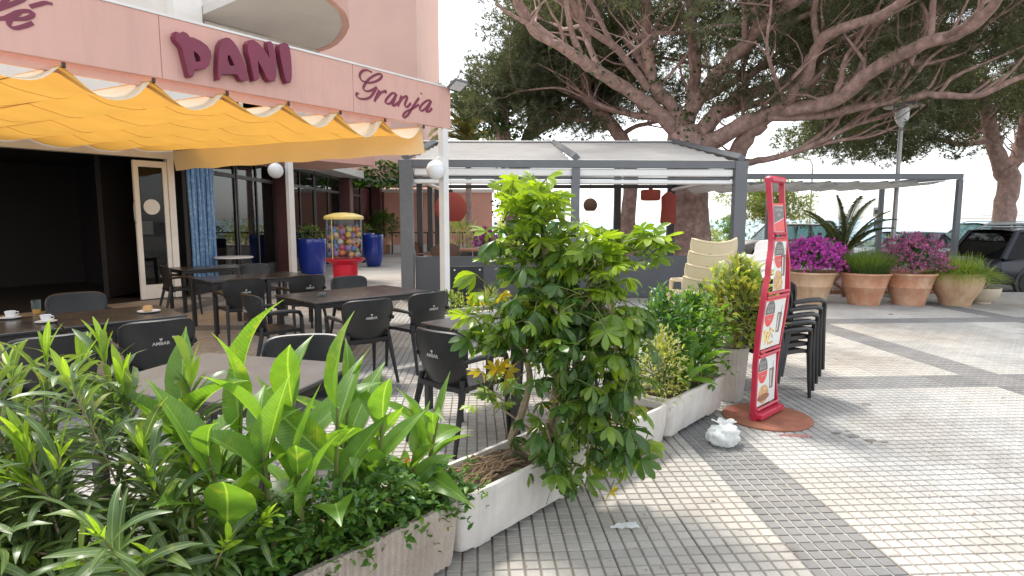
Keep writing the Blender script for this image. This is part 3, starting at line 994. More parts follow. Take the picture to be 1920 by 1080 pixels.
# ---- building
CW = Vector((-6.84, 12.2, 0))
cafe = thing('cafe_building', 'pink cafe building with dark shopfront, white balcony and maroon columns', 'building', tuple(CW))
XW = Matrix(((F2.x, NB.x, 0, CW.x), (F2.y, NB.y, 0, CW.y), (0, 0, 1, 0), (0, 0, 0, 1)))   # x along the wall (away), y into the building
def cbx(b, x0, x1, y0, y1, z0, z1, mi=0, ch=0.0):
    c = ((x0 + x1) / 2, (y0 + y1) / 2, (z0 + z1) / 2)
    d = (x1 - x0, y1 - y0, z1 - z0)
    return b.cbox(c, d, ch, 0, mi, XW) if ch else b.box(c, d, 0, mi, XW)
wbuild(cbx(MB(), -9, 0.03, -0.05, 0.14, 2.78, 3.02), 'header', M['white_paint'], cafe)
wbuild(cbx(MB(), -9, 5.2, -0.04, 2.28, 3.021, 3.26), 'terrace_deck', M['pink'], cafe)
wbuild(cbx(MB(), -9, 5.25, 2.28, 2.5, 3.02, 9.0), 'upper_wall', M['white_wall'], cafe)
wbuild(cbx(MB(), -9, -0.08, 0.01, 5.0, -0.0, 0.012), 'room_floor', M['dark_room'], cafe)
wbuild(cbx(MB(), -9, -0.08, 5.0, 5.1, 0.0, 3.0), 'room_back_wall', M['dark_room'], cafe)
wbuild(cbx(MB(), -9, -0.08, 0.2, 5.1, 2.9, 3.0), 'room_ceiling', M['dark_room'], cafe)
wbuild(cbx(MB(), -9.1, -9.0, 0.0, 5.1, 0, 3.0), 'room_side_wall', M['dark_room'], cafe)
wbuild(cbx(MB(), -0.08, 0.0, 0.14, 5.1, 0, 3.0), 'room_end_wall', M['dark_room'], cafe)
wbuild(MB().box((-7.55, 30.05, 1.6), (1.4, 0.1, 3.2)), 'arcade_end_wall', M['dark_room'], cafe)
fr = MB()
cbx(fr, -0.10, 0.02, -0.06, 0.12, 0, 2.78, 0, 0.006)
wbuild(fr, 'door_post', M['white_paint'], cafe)
leaf = MB()
cbx(leaf, -0.72, -0.63, -0.03, 0.04, 0.02, 2.72, 0, 0.005)
cbx(leaf, -0.19, -0.11, -0.03, 0.04, 0.02, 2.72, 0, 0.005)
cbx(leaf, -0.63, -0.19, -0.03, 0.04, 2.60, 2.72, 0, 0.005)
cbx(leaf, -0.63, -0.19, -0.03, 0.04, 0.02, 0.30, 0, 0.005)
leaf = wbuild(leaf, 'door_leaf', M['white_paint'], cafe)
MB().box((-0.41, 0.005, 1.45), (0.44, 0.008, 2.30), 0, 0, XW).build('pane', M['window_glass'], leaf)
MB().lathe([(0.15, 0), (0.15, 0.004), (0.0005, 0.004)], 28, (0, 0, 0), 0, XW @ Matrix.Translation((-0.42, -0.004, 1.83)) @ Matrix.Rotation(PI / 2, 4, 'X')).build('round_sticker', M['poster_white'], leaf)
MB().box((-0.52, 0.02, 1.42), (0.22, 0.004, 0.26), 0, 0, XW).build('notice', M['poster_white'], leaf)
MB().tube([XW @ Vector((-0.74, -0.05, 1.5)), XW @ Vector((-0.77, -0.09, 1.6)), XW @ Vector((-0.77, -0.09, 1.85)), XW @ Vector((-0.74, -0.05, 1.95))], 0.012, 6).build('handle', M['galv'], leaf)
# upper storey: pier, window, balcony slab with a rounded end
wbuild(cbx(MB(), 1.10, 1.74, 1.9, 2.28, 3.26, 8.6), 'pier', M['white_paint'], cafe)
wf = MB()
for a in ((1.95, 3.65, 2.22, 2.28, 6.22, 6.36), (1.95, 3.65, 2.22, 2.28, 4.3, 4.44), (3.53, 3.65, 2.221, 2.28, 4.44, 6.22), (1.95, 2.07, 2.221, 2.28, 4.44, 6.22), (2.72, 2.82, 2.222, 2.28, 4.44, 6.22)):
    cbx(wf, *a)
wf = wbuild(wf, 'window_frame', M['white_paint'], cafe)
for x0, x1 in ((2.07, 2.72), (2.82, 3.53)):
    cbx(MB(), x0, x1, 2.25, 2.27, 4.44, 6.22).build('pane', M['dark_glass'], wf)
rim_ = [(1.76, -1.62), (2.55, -1.55), (3.02, -1.32), (3.61, -0.96), (4.0, -0.58), (4.35, -0.16), (4.66, 0.36), (4.91, 0.86), (5.1, 1.32), (5.22, 1.78), (5.26, 2.27)]
slab = wbuild(MB().prism(rim_ + [(1.76, 2.27)], 6.4, 6.6, 0, XW), 'balcony_slab', M['soffit'], cafe)
def offs(k):
    out = []
    for i_, (x, y) in enumerate(rim_):
        a, c_ = rim_[max(i_ - 1, 0)], rim_[min(i_ + 1, len(rim_) - 1)]
        d = Vector((c_[0] - a[0], c_[1] - a[1])).normalized()
        out.append((x + d.y * k, y - d.x * k))
    return out
MB().prism(offs(0.03) + offs(-0.12)[::-1], 6.37, 7.3, 0, XW).build('parapet', M['pink'], slab)
# arcade running back from the corner
wbuild(MB().box((-7.0, 18.0, 3.32), (2.3, 11.9, 0.24)), 'arcade_soffit', M['soffit'], cafe)
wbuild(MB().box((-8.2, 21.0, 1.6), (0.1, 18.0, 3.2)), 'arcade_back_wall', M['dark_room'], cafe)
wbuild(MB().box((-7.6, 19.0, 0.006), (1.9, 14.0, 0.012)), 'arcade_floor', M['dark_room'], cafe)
for y in (17.3, 23.8, 29.2):
    wbuild(MB().cbox((-6.55, y, 1.6), (0.46, 0.46, 3.199), 0.03), 'column', M['maroon_col'], cafe)
for i, (y0, y1) in enumerate(((12.35, 14.6), (14.66, 16.95), (17.65, 20.4), (20.46, 23.4), (24.1, 26.6))):
    fm = MB()
    fm.box((-6.70, (y0 + y1) / 2, 2.62), (0.07, y1 - y0, 0.09))
    fm.box((-6.70, (y0 + y1) / 2, 3.15), (0.07, y1 - y0, 0.10))
    fm.box((-6.70, (y0 + y1) / 2, 0.20), (0.07, y1 - y0, 0.40))
    for yy in (y0 + .03, y1 - .03, (y0 + y1) / 2):
        fm.box((-6.70, yy, 1.48), (0.066, 0.06, 2.19))
        fm.box((-6.70, yy, 2.88), (0.066, 0.06, 0.43))
    fm = wbuild(fm, 'shop_window', M['dark_frame'], cafe)
    for a, c_ in ((y0 + .06, (y0 + y1) / 2 - .03), ((y0 + y1) / 2 + .03, y1 - .06)):
        MB().box((-6.70, (a + c_) / 2, 1.485), (0.008, c_ - a, 2.17)).build('pane', M['window_glass'], fm)
        MB().box((-6.70, (a + c_) / 2, 2.88), (0.008, c_ - a, 0.43)).build('pane', M['window_glass'], fm)
# blue bead curtain inside the first window
bc = thing('bead_curtain', 'light blue hanging curtain inside the window beside the white door', 'curtain', (-6.5, 12.6, 0.2))
for k in range(16):
    a = k / 15
    x, y = -6.60 + 0.05 * math.sin(k * 2.1), 12.38 + 0.92 * a
    MB().tube([(x - (-6.5) + 0.015 * math.sin(z * 2 + k), y - 12.6, z) for z in (0.1, 0.7, 1.3, 1.9, 2.4, 2.78)], 0.034, 6).build('strand', M['blue_bead'], bc)
cb = thing('cardboard_box', 'brown cardboard box standing inside the shop window', 'box', (-7.3, 14.95, 0.012), R(12))
MB().cbox((0, 0, 0.62), (0.5, 0.5, 0.5), 0.01).build('carton', M['cardboard'], cb)
MB().box((0, 0, 0.18), (0.7, 0.6, 0.36)).build('stand', M['dark_room'], cb)
MB().box((0, 0, 0.872), (0.5, 0.06, 0.003)).build('tape', M['plastic_dark'], cb)

tower = thing('pink_apartment_block', 'tall plain pink apartment block rising behind the cafe', 'building', (-9, 27, 0))
wbuild(MB().box((-9.6, 30, 10.3), (11.2, 8.0, 14.0)), 'wall', M['pink_soft'], tower)
wbuild(MB().box((-9.3, 25.98, 3.17), (11.2, 0.10, 0.26)), 'lintel', M['white_wall'], tower)
wbuild(MB().box((-7.15, 27.6, 1.55), (0.5, 3.2, 3.0)), 'pier', M['maroon_col'], tower)
wbuild(MB().box((-6.2, 29.0, 1.45), (0.12, 0.12, 2.9)), 'door_frame', M['maroon_col'], tower)
gw = thing('pink_garden_wall', 'coral pink rendered wall behind the pergola terrace', 'wall', (-4, 32, 0))
wbuild(MB().box((-6.2, 32.0, 1.5), (10.3, 0.4, 3.0)), 'wall', M['pink_wall'], gw)
wbuild(MB().box((-6.2, 31.97, 3.09), (10.5, 0.5, 0.18)), 'coping', M['white_wall'], gw)
rl = thing('terrace_railing', 'dark horizontal railing in front of the coral pink wall', 'railing', (-1, 28, 0))
wbuild(MB().box((-1.5, 28.0, 0.98), (8.5, 0.05, 0.06)), 'handrail', M['dark_frame'], rl)
for k in range(6):
    wbuild(MB().box((-5.6 + k * 1.65, 28.0, 0.475), (0.05, 0.05, 0.95)), 'post', M['dark_frame'], rl)
wbuild(MB().box((-1.5, 28.3, 0.2), (8.5, 0.3, 0.4)), 'low_wall', M['white_wall'], rl)

# ================================================================== PERGOLA TERRACE
PX0, PX1, PY0, PY1 = -2.05, 4.55, 11.75, 16.9
perg = thing('steel_pergola', 'anthracite steel pergola with white sliding roof and grey parapet panels', 'pergola', (PX0, PY0, 0))
def pb(name, c, d, m_='grey_steel', ch=0.004):
    return wbuild(MB().cbox(c, d, ch), name, M[m_], perg)
ZB = 2.74
for x, y in ((PX0, PY0), (PX1, PY0 + 0.35), (1.25, PY0 + 0.15)):
    if x == 1.25:
        pb('post', (x, y + 0.02, (ZB - 0.16) / 2), (0.16, 0.16, ZB - 0.16))
    else:
        pb('post', (x, y, (ZB - 0.01) / 2), (0.24, 0.20, ZB - 0.01))
for x in (PX0 - 0.02, 0.42, 2.95, PX1 - 0.1):
    pb('post', (x, PY1, 1.75), (0.18, 0.18, 3.5), 'dark_frame')
for y in (13.4, 15.1):
    pb('post', (PX0, y, 1.25), (0.12, 0.12, 2.5), 'dark_frame')
ang = math.atan2(0.35, PX1 - PX0)
pb_front = wbuild(MB().cbox(((PX0 + PX1) / 2, PY0 + 0.175, ZB - 0.075), (PX1 - PX0 + 0.3, 0.13, 0.15), 0.004, ang), 'front_beam', M['grey_steel'], perg)
ZT = 3.72
wbuild(MB().cbox(((PX0 + PX1) / 2 - 0.2, PY1, ZT - 0.10), (PX1 - PX0 + 0.6, 0.14, 0.18), 0.004), 'rear_beam', M['grey_steel'], perg)
wbuild(MB().cbox(((PX0 + PX1) / 2 - 0.2, PY1 + 0.05, ZT + 0.012), (PX1 - PX0 + 0.7, 0.3, 0.03), 0.004), 'rear_cap', M['white_paint'], perg)
for x in (-1.6, 1.0, 3.4):
    wbuild(MB().cbox((x, PY1, ZT + 0.06), (0.16, 0.12, 0.06), 0.01), 'runner_block', M['white_paint'], perg)
for x, dy in ((PX0, 0.0), (1.25, 0.17), (PX1, 0.35)):
    wbuild(MB().tube([(x, PY0 + dy - 0.05, ZB + 0.05), (x - 0.1, PY1 + 0.05, ZT + 0.01)], 0.085, 4), 'rafter', M['grey_steel'], perg, 20)
for x0, x1, d0, d1 in ((PX0 + 0.09, 1.16, 0.0, 0.17), (1.34, PX1 - 0.09, 0.17, 0.35)):
    def roof(u, v, x0=x0, x1=x1, d0=d0, d1=d1):
        x = x0 + (x1 - x0) * u
        y0 = PY0 + d0 + (d1 - d0) * u + 0.06
        y = y0 + (PY1 - 0.05 - y0) * v
        z = ZB + 0.02 + (ZT - ZB - 0.04) * v - 0.035 * abs(math.sin(v * PI * 7))
        return (x, y, z)
    wbuild(MB().grid(roof, 6, 56), 'roof_cloth', M['shade'], perg, 60)
# rolled blinds under the front beam
for zc, h, m_ in ((ZB - 0.235, 0.15, 'white_paint'), (ZB - 0.345, 0.045, 'grey_steel'), (ZB - 0.42, 0.085, 'white_paint')):
    wbuild(MB().cbox(((PX0 + PX1) / 2, PY0 + 0.20 + (0.02 if m_ == 'grey_steel' else 0), zc), (PX1 - PX0 - 0.28, 0.10, h), 0.02, ang), 'rolled_blind' if m_ != 'grey_steel' else 'blind_rail', M[m_], perg)
for y, z in ((14.2, 2.63), (PY1, 2.50)):
    wbuild(MB().cbox(((PX0 + PX1) / 2, y, z), (PX1 - PX0 - 0.25, 0.10, 0.10), 0.004), 'cross_beam', M['dark_frame'], perg)
for x in (PX0, PX1):
    wbuild(MB().cbox((x, (PY0 + PY1) / 2 + 0.2, 2.50), (0.10, PY1 - PY0 - 0.7, 0.10), 0.004), 'side_beam', M['dark_frame'], perg)
    wbuild(MB().cbox((x + (0.12 if x < 0 else -0.12), (PY0 + PY1) / 2 + 0.2, 2.40), (0.09, PY1 - PY0 - 0.9, 0.09), 0.03), 'rolled_side_blind', M['white_paint'], perg)
for a, c_ in ((0.0, 0.485), (0.49, 1.0)):
    xa, xb = PX0 + 0.14 + (PX1 - PX0 - 0.28) * a, PX0 + 0.14 + (PX1 - PX0 - 0.28) * c_
    wbuild(MB().cbox(((xa + xb) / 2, PY0 + 0.02 + 0.35 * (a + c_) / 2, 0.44), (xb - xa, 0.05, 0.84), 0.006, ang), 'parapet_panel', M['grey_panel'], perg)

pb('deck', ((PX0 + PX1) / 2, (PY0 + PY1) / 2 + 0.30, 0.09), (PX1 - PX0 - 0.2, PY1 - PY0 - 0.75, 0.18), 'wood_brown', 0.01)
def lantern(label, pos, prof, cord, wires=10):
    t = thing('hanging_lantern', label, 'lantern', pos, 0, 'red lanterns hanging in the pergola')
    MB().lathe(prof, 28).build('shade', M['red_paper'], t, 60)
    top = prof[-1][1]
    MB().tube([(0, 0, top), (0, 0, top + cord)], 0.008, 5).build('cord', M['plastic_dark'], t)
    MB().lathe([(0.05, top - 0.02), (0.05, top + 0.05), (0.02, top + 0.07)], 12).build('fitting', M['plastic_dark'], t)
sph = lambda r, zs=1.0: [(max(0.02, r * math.sin(a)), -r * zs * math.cos(a)) for a in [R(d) for d in range(35, 171, 9)]]
lantern('big round red lantern behind the corner post of the terrace', (-1.38, 13.6, 1.84), sph(0.36), 0.36)
lantern('red drum lantern beside the thick pine trunk', (3.35, 14.6, 2.17), [(0.19, -0.13), (0.235, -0.10), (0.24, 0.10), (0.20, 0.13), (0.05, 0.14)], 0.25)
lantern('red bell-shaped lantern overlapping the thick pine trunk', (3.95, 15.2, 1.86), [(0.17, -0.38), (0.20, -0.34), (0.18, 0.0), (0.19, 0.3), (0.05, 0.42)], 0.18)
t = thing('hanging_lantern', 'small brown basket lantern behind the top of the shrub', 'lantern', (2.0, 15.4, 1.95))
MB().lathe(sph(0.18), 16).build('shade', M['wicker'], t, 60)
MB().tube([(0, 0, 0.2), (0, 0, 0.55)], 0.008, 5).build('cord', M['plastic_dark'], t)

# ================================================================== FURNITURE
def table(name, label, loc, rz, L, W, top, h=0.735, group='terrace tables', legs=True):
    t = thing(name, label, 'table', loc, rz, group)
    MB().cbox((0, 0, h - 0.012), (L, W, 0.024), 0.005).build('tabletop', M[top], t)
    MB().cbox((0, 0, h - 0.05), (L - 0.06, W - 0.06, 0.05), 0.004).build('apron', M['table_edge'], t)
    if legs:
        for sx in (-1, 1):
            for sy in (-1, 1):
                MB().cbox((sx * (L / 2 - 0.045), sy * (W / 2 - 0.045), (h - 0.026) / 2), (0.055, 0.055, h - 0.026), 0.004).build('leg', M['table_edge'], t)
    return t
TA = R(46)     # long side of the tables (rotation of local X about Z)
e1 = Vector((math.cos(TA), math.sin(TA), 0)); e2 = Vector((-math.sin(TA), math.cos(TA), 0))
def tpos(c, a=0.0, b_=0.0):
    return (c[0] + e1.x * a + e2.x * b_, c[1] + e1.y * a + e2.y * b_, 0)
T1 = (-3.72, 5.12); T2 = (-3.92, 8.98); T3 = (-1.84, 6.90); T4 = (-0.09, 4.80); T5 = (-1.49, 3.20); T6 = (-5.45, 10.75)
table('cafe_table', 'dark table with a cake plate on it, nearest the open doorway', tpos(T1, 0.24), TA, 0.90, 0.92, 'table_top')
table('cafe_table', 'dark table holding coffee cups at the left edge', tpos(T1, -0.675), TA, 0.91, 0.92, 'table_top')
table('cafe_table', 'left half of the dark double table in front of the bead curtain', tpos(T2, -0.375), TA, 0.74, 0.95, 'table_top')
table('cafe_table', 'right half of the dark double table in front of the maroon column', tpos(T2, 0.375), TA, 0.74, 0.95, 'table_top')
table('cafe_table', 'long dark table with a glass ashtray in front of the red ball machine', tpos(T3), TA, 1.46, 0.95, 'table_top')
table('cafe_table', 'dark table half hidden behind the tall shrub', tpos(T4), TA, 0.80, 1.10, 'table_top')
table('cafe_table', 'grey table right behind the broad canna leaves', (T5[0] - 0.06, T5[1], 0), R(-16), 1.08, 0.85, 'table_grey')
table('cafe_table', 'farthest dark table beside the white glass door', tpos(T6), TA, 1.2, 0.8, 'table_top')
t = thing('round_table', 'round white table by the shop window', 'table', (-6.15, 13.2, 0))
MB().lathe([(0.38, 0.735), (0.40, 0.745), (0.40, 0.765), (0.385, 0.77), (0.001, 0.77)], 32).build('tabletop', M['white_resin'], t)
MB().lathe([(0.2, 0), (0.2, 0.02), (0.04, 0.05), (0.035, 0.74)], 16).build('pedestal', M['table_edge'], t)

logo_txt = text_mesh('AMBAR', 0.036, M['print_white'], 'logo_print', bold=0.0007, extrude=0.0004)
def chair_parts(t, resin, logo=True, arms=True, slots=False):
    """moulded armchair: front is +Y, back at -Y"""
    def back(u, v):
        q = 2 * u - 1
        z = 0.40 + 0.42 * v
        hw = 0.205 + 0.055 * v - 0.02 * max(0, v - 0.85) / 0.15 * (abs(q) ** 6)
        z += (0.045 * q * q * v) if slots else (-0.035 * abs(q) ** 6 * v)
        x = q * hw
        y = -0.215 - 0.075 * v + 0.075 * q * q - 0.02 * math.sin(PI * v)
        return x, y, z
    nU, nV, th = 14, 8, 0.022
    b = MB()
    outer = [Vector(back(i / nU, j / nV)) for j in range(nV + 1) for i in range(nU + 1)]
    inner = [p + Vector((-p.x * 0.05, th, 0)) for p in outer]
    n = len(outer)
    fs = []
    for j in range(nV):
        for i in range(nU):
            a = j * (nU + 1) + i
            if slots and i in (4, 9) and 2 <= j <= 5:
                continue
            fs.append((a, a + 1, a + nU + 2, a + nU + 1))
            fs.append((n + a + nU + 1, n + a + nU + 2, n + a + 1, n + a))
    ring = [i for i in range(nU + 1)] + [(j) * (nU + 1) + nU for j in range(1, nV + 1)] + [nV * (nU + 1) + i for i in range(nU - 1, -1, -1)] + [j * (nU + 1) for j in range(nV - 1, 0, -1)]
    for k in range(len(ring)):
        a, c_ = ring[k], ring[(k + 1) % len(ring)]
        fs.append((c_, a, n + a, n + c_))
    b.add(outer + inner, fs)
    # rolled rim
    rim = [outer[j * (nU + 1)] + Vector((0, th / 2, 0)) for j in range(4, nV + 1)] + [outer[nV * (nU + 1) + i] + Vector((0, th / 2, 0)) for i in range(1, nU)] + [outer[j * (nU + 1) + nU] + Vector((0, th / 2, 0)) for j in range(nV, 3, -1)]
    b.tube(rim, 0.015, 6)
    bk = b.build('backrest', resin, t, 50)
    def seat(u, v):
        q = 2 * u - 1
        x = q * (0.215 + 0.02 * v)
        y = -0.235 + 0.46 * v
        z = 0.452 - 0.014 * (1 - q * q) * math.sin(PI * v) - 0.02 * max(0, v - 0.85) / 0.15
        return Vector((x, y, z))
    b = MB()
    nU, nV = 8, 8
    top = [seat(i / nU, j / nV) for j in range(nV + 1) for i in range(nU + 1)]
    bot = [p - Vector((0, 0, 0.035)) for p in top]
    n = len(top)
    fs = []
    for j in range(nV):
        for i in range(nU):
            a = j * (nU + 1) + i
            fs.append((a, a + 1, a + nU + 2, a + nU + 1))
            fs.append((n + a + nU + 1, n + a + nU + 2, n + a + 1, n + a))
    ring = [i for i in range(nU + 1)] + [j * (nU + 1) + nU for j in range(1, nV + 1)] + [nV * (nU + 1) + i for i in range(nU - 1, -1, -1)] + [j * (nU + 1) for j in range(nV - 1, 0, -1)]
    for k in range(len(ring)):
        a, c_ = ring[k], ring[(k + 1) % len(ring)]
        fs.append((c_, a, n + a, n + c_))
    b.add(top + bot, fs)
    b.build('seat', resin, t, 40)
    for s in (-1, 1):
        if arms:
            MB().tube([(s * 0.245, -0.225, 0.635), (s * 0.272, -0.08, 0.648), (s * 0.275, 0.09, 0.645), (s * 0.268, 0.17, 0.625), (s * 0.255, 0.20, 0.57)], [0.020, 0.022, 0.022, 0.021, 0.020], 8).build('armrest', resin, t)
        MB().tube([(s * (0.255 if arms else 0.225), 0.195, 0.59 if arms else 0.43), (s * (0.245 if arms else 0.225), 0.205, 0.42), (s * 0.250, 0.235, 0.0)], [0.020, 0.024, 0.015], 8).build('leg', resin, t)
        MB().tube([(s * 0.205, -0.20, 0.50), (s * 0.215, -0.21, 0.40), (s * 0.245, -0.315, 0.0)], [0.020, 0.024, 0.015], 8).build('leg', resin, t)
    if logo:
        X = Matrix.Translation((0, -0.2835, 0.655)) @ Matrix.Rotation(R(90 + 8), 4, 'X')
        link('logo_print', logo_txt, bk, X)
        b = MB()
        b.prism([(-0.013, 0.040), (0.013, 0.040), (0.004, 0.022), (-0.004, 0.022)][::-1], 0, 0.0008, 0, X)
        b.build('logo_emblem', M['print_white'], bk)
    return t
ch0 = thing('cafe_chair', 'x', 'chair')
chair_parts(ch0, M['black_resin'])
GCH = 'black resin armchairs around the terrace tables'
def put_chair(label, x, y, deg):
    return clone(ch0, label, (x, y, 0), R(deg), GCH)
put_chair('black armchair with its printed back half hidden by oleander tips, at the left edge', -3.16, 4.02, 43)
put_chair('black armchair with printed back in front of the cake plate table', -2.83, 4.62, 43)
put_chair('black armchair behind the coffee cups, facing the viewer', -4.35, 5.95, 222)
put_chair('black armchair with printed back in front of the bead curtain table', -3.58, 7.80, 40)
put_chair('black armchair with its back to us, right front of the double table', -2.95, 8.30, 44)
put_chair('black armchair seen from the side by the white door frame', -5.55, 9.95, -48)
put_chair('black armchair on the far side of the double table, facing us', -4.25, 10.0, 225)
put_chair('black armchair at the left end of the ashtray table', -2.52, 6.22, -46)
put_chair('black armchair with printed back, left of two in front of the ashtray table', -1.50, 5.80, 38)
put_chair('black armchair with printed back, right of two in front of the ashtray table', -1.02, 6.36, 46)
put_chair('black armchair on the far side of the ashtray table', -2.03, 7.75, 222)
put_chair('black armchair turned to the right with its grey seat showing', -0.36, 4.22, -41)
put_chair('black armchair whose top edge shows behind the grey table', -1.30, 3.60, 192)
put_chair('black armchair mostly hidden behind the tall shrub', 0.42, 5.45, 140)

# stacks
def restack(label_f, n, base, rz, dx, group, proto, tilt=0.0):
    for k in range(n):
        c = clone(proto, label_f(k), (base[0] + dx[0] * k, base[1] + dx[1] * k, base[2] + dx[2] * k), rz, group)
        c.rotation_euler = (tilt * k, 0, rz)
ordn = ['lowest', 'second lowest', 'middle', 'second highest', 'topmost']
ord4 = ['lowest', 'second lowest', 'second highest', 'topmost']
f_ = Vector((math.cos(R(28)), math.sin(R(28)), 0))
restack(lambda k: f'black armchair, {ordn[k]} in the stack behind the red poster rack', 5, (2.33, 5.30, 0), R(-62), (0.042 * f_.x, 0.042 * f_.y, 0.060), 'black armchairs stacked behind the rack', ch0)
chb = thing('cafe_chair', 'x', 'chair')
chair_parts(chb, M['beige_resin'], False, False, True)
restack(lambda k: f'beige plastic armchair, {ord4[k]} in the stack behind the planters', 4, (1.86, 6.05, 0.165), R(14), (0.030, 0.02, 0.122), 'beige armchairs in a stack', chb)
chw = thing('cafe_chair', 'x', 'chair')
chair_parts(chw, M['white_resin'], False)
restack(lambda k: f'white plastic armchair, {["lowest", "middle", "topmost"][k]} in the stack left of the poster rack', 3, (2.62, 6.55, 0.30), R(105), (0.02, 0.0, 0.11), 'white armchairs in a stack', chw)
for p in (ch0, chb, chw):
    kill_tree(p)

# ---- things on the tables
def cup_saucer(label, loc, rz, drink=True):
    t = thing('coffee_cup', label, 'cup', loc, rz, 'white coffee cups')
    MB().lathe([(0.02, 0.012), (0.022, 0.014), (0.034, 0.035), (0.040, 0.068), (0.0375, 0.068), (0.031, 0.036), (0.001, 0.020)], 20).build('cup', M['ceramic'], t, 40)
    MB().lathe([(0.036, 0.058), (0.001, 0.058)], 16).build('coffee', M['coffee'], t)
    MB().tube([(0.038, 0, 0.058), (0.058, 0, 0.056), (0.060, 0, 0.038), (0.034, 0, 0.030)], 0.0045, 6).build('handle', M['ceramic'], t)
    s = thing('saucer', label.replace('coffee cup', 'saucer under the cup'), 'saucer', loc, rz, 'white saucers')
    MB().lathe([(0.03, 0.0), (0.034, 0.001), (0.055, 0.008), (0.076, 0.014), (0.076, 0.0165), (0.05, 0.0115), (0.001, 0.0105)], 24).build('dish', M['ceramic'], s, 40)
    MB().tube([(-0.055, -0.02, 0.0165), (0.0, -0.055, 0.017), (0.05, -0.075, 0.019)], 0.003, 5).build('teaspoon', M['galv'], s)
cup_saucer('white coffee cup left on the dark table', (-3.84, 4.86, 0.735), R(10))
cup_saucer('white coffee cup beside the glass at the left edge', (-4.30, 5.06, 0.735), R(60))
t = thing('drinking_glass', 'clear glass with a rest of orange drink at the left edge', 'glass', (-4.28, 5.32, 0.735))
MB().lathe([(0.030, 0.0), (0.032, 0.003), (0.038, 0.13), (0.0365, 0.13), (0.030, 0.006), (0.001, 0.006)], 20).build('tumbler', M['clear'], t, 40)
MB().lathe([(0.0285, 0.007), (0.030, 0.042), (0.001, 0.042)], 16).build('drink', M['orange_juice'], t)
t = thing('cake_plate', 'small white plate on the corner of the dark table', 'plate', (-3.33, 5.42, 0.735))
MB().lathe([(0.04, 0.0), (0.045, 0.001), (0.075, 0.010), (0.095, 0.015), (0.095, 0.018), (0.07, 0.013), (0.001, 0.011)], 28).build('dish', M['ceramic'], t, 40)
t = thing('cake_piece', 'square piece of sponge cake on the white plate', 'cake', (-3.34, 5.42, 0.748), R(20))
MB().cbox((0, 0, 0.025), (0.07, 0.06, 0.05), 0.008).build('crumb', M['cake'], t)
t = thing('ashtray', 'clear glass ashtray on the long dark table', 'ashtray', (-2.12, 6.62, 0.735))
MB().lathe([(0.045, 0.0), (0.055, 0.002), (0.062, 0.034), (0.052, 0.034), (0.046, 0.010), (0.001, 0.010)], 20).build('dish', M['clear'], t, 40)

# ---- ball vending machine
gm = thing('ball_vending_machine', 'red ball vending machine with clear drum of balls and yellow lid', 'vending machine', (-3.47, 12.4, 0))
MB().lathe([(0.26, 0), (0.26, 0.03), (0.10, 0.06), (0.09, 0.14), (0.20, 0.16)], 24).build('foot', M['galv'], gm)
MB().lathe([(0.235, 0.14), (0.24, 0.16), (0.255, 0.62), (0.26, 0.66), (0.36, 0.72), (0.405, 0.76), (0.41, 0.785), (0.39, 0.785), (0.37, 0.775), (0.001, 0.775)], 32).build('base', M['red_plastic'], gm)
MB().lathe([(0.365, 0.775), (0.365, 1.60), (0.358, 1.60), (0.358, 0.777)], 40, caps=False).build('drum', M['acrylic'], gm, 60)
MB().lathe([(0.39, 1.585), (0.40, 1.595), (0.40, 1.64), (0.37, 1.665), (0.2, 1.715), (0.001, 1.73)], 36).build('lid', M['yellow_plastic'], gm)
MB().tube([(-0.15, -0.345, 0.79), (-0.15, -0.345, 1.59)], 0.008, 6).build('drum_seam', M['yellow_plastic'], gm)
bm = bmesh.new()
bmesh.ops.create_icosphere(bm, subdivisions=2, radius=0.062)
for f in bm.faces:
    f.smooth = True
ballm = []
for i, col in enumerate([(0.75, 0.20, 0.07), (0.72, 0.35, 0.10), (0.60, 0.10, 0.22), (0.12, 0.28, 0.62), (0.66, 0.50, 0.36), (0.45, 0.55, 0.20), (0.72, 0.45, 0.06), (0.55, 0.58, 0.55), (0.30, 0.20, 0.45)]):
    mm = bpy.data.meshes.new('toy_ball')
    bm.to_mesh(mm)
    mm.materials.append(mat(f'toy_ball_{i}', col, 0.35, 0.3, 30, dirt=(0.8, 0.7, 0.5), dscale=22, dlo=0.58, dhi=0.66))
    ballm.append(mm)
bm.free()
placed = []
for k in range(2600):
    a, rr, z = random.uniform(0, 2 * PI), 0.29 * math.sqrt(random.random()), random.uniform(0.845, 1.42)
    p = Vector((rr * math.cos(a), rr * math.sin(a), z))
    if all((p - q).length > 0.108 for q in placed):
        placed.append(p)
for p in placed:
    link('toy_ball', random.choice(ballm), gm, Matrix.Translation(p) @ Euler((random.random() * 6, random.random() * 6, 0)).to_matrix().to_4x4())

# ---- menu board and white trough behind the tables
mb_ = thing('menu_board', 'plain black standing board behind the white trough', 'board', (-0.64, 8.5, 0), R(8))
MB().cbox((0, 0, 0.50), (0.47, 0.03, 0.84), 0.004).build('panel', M['black_resin'], mb_)
for x in (-0.18, 0.18):
    MB().lathe([(0.012, 0), (0.012, 0.004), (0.001, 0.004)], 10, (0, 0, 0), 0, Matrix.Translation((x, -0.0155, 0.87)) @ Matrix.Rotation(PI / 2, 4, 'X')).build('stud', M['white_paint'], mb_)
    MB().cbox((x, 0, 0.05), (0.04, 0.3, 0.10), 0.005).build('foot', M['black_resin'], mb_)

# ================================================================== PLANTERS
PD = Vector((0.668, 0.744, 0)); PDA = math.atan2(PD.y, PD.x)         # run of the planters
PN = Vector((-PD.y, PD.x, 0))                                         # towards the tables
P0 = Vector((-0.24, 2.58, 0))
def prun(a, n=0.0, z=0.0):
    return P0 + PD * a + PN * n + Vector((0, 0, z))

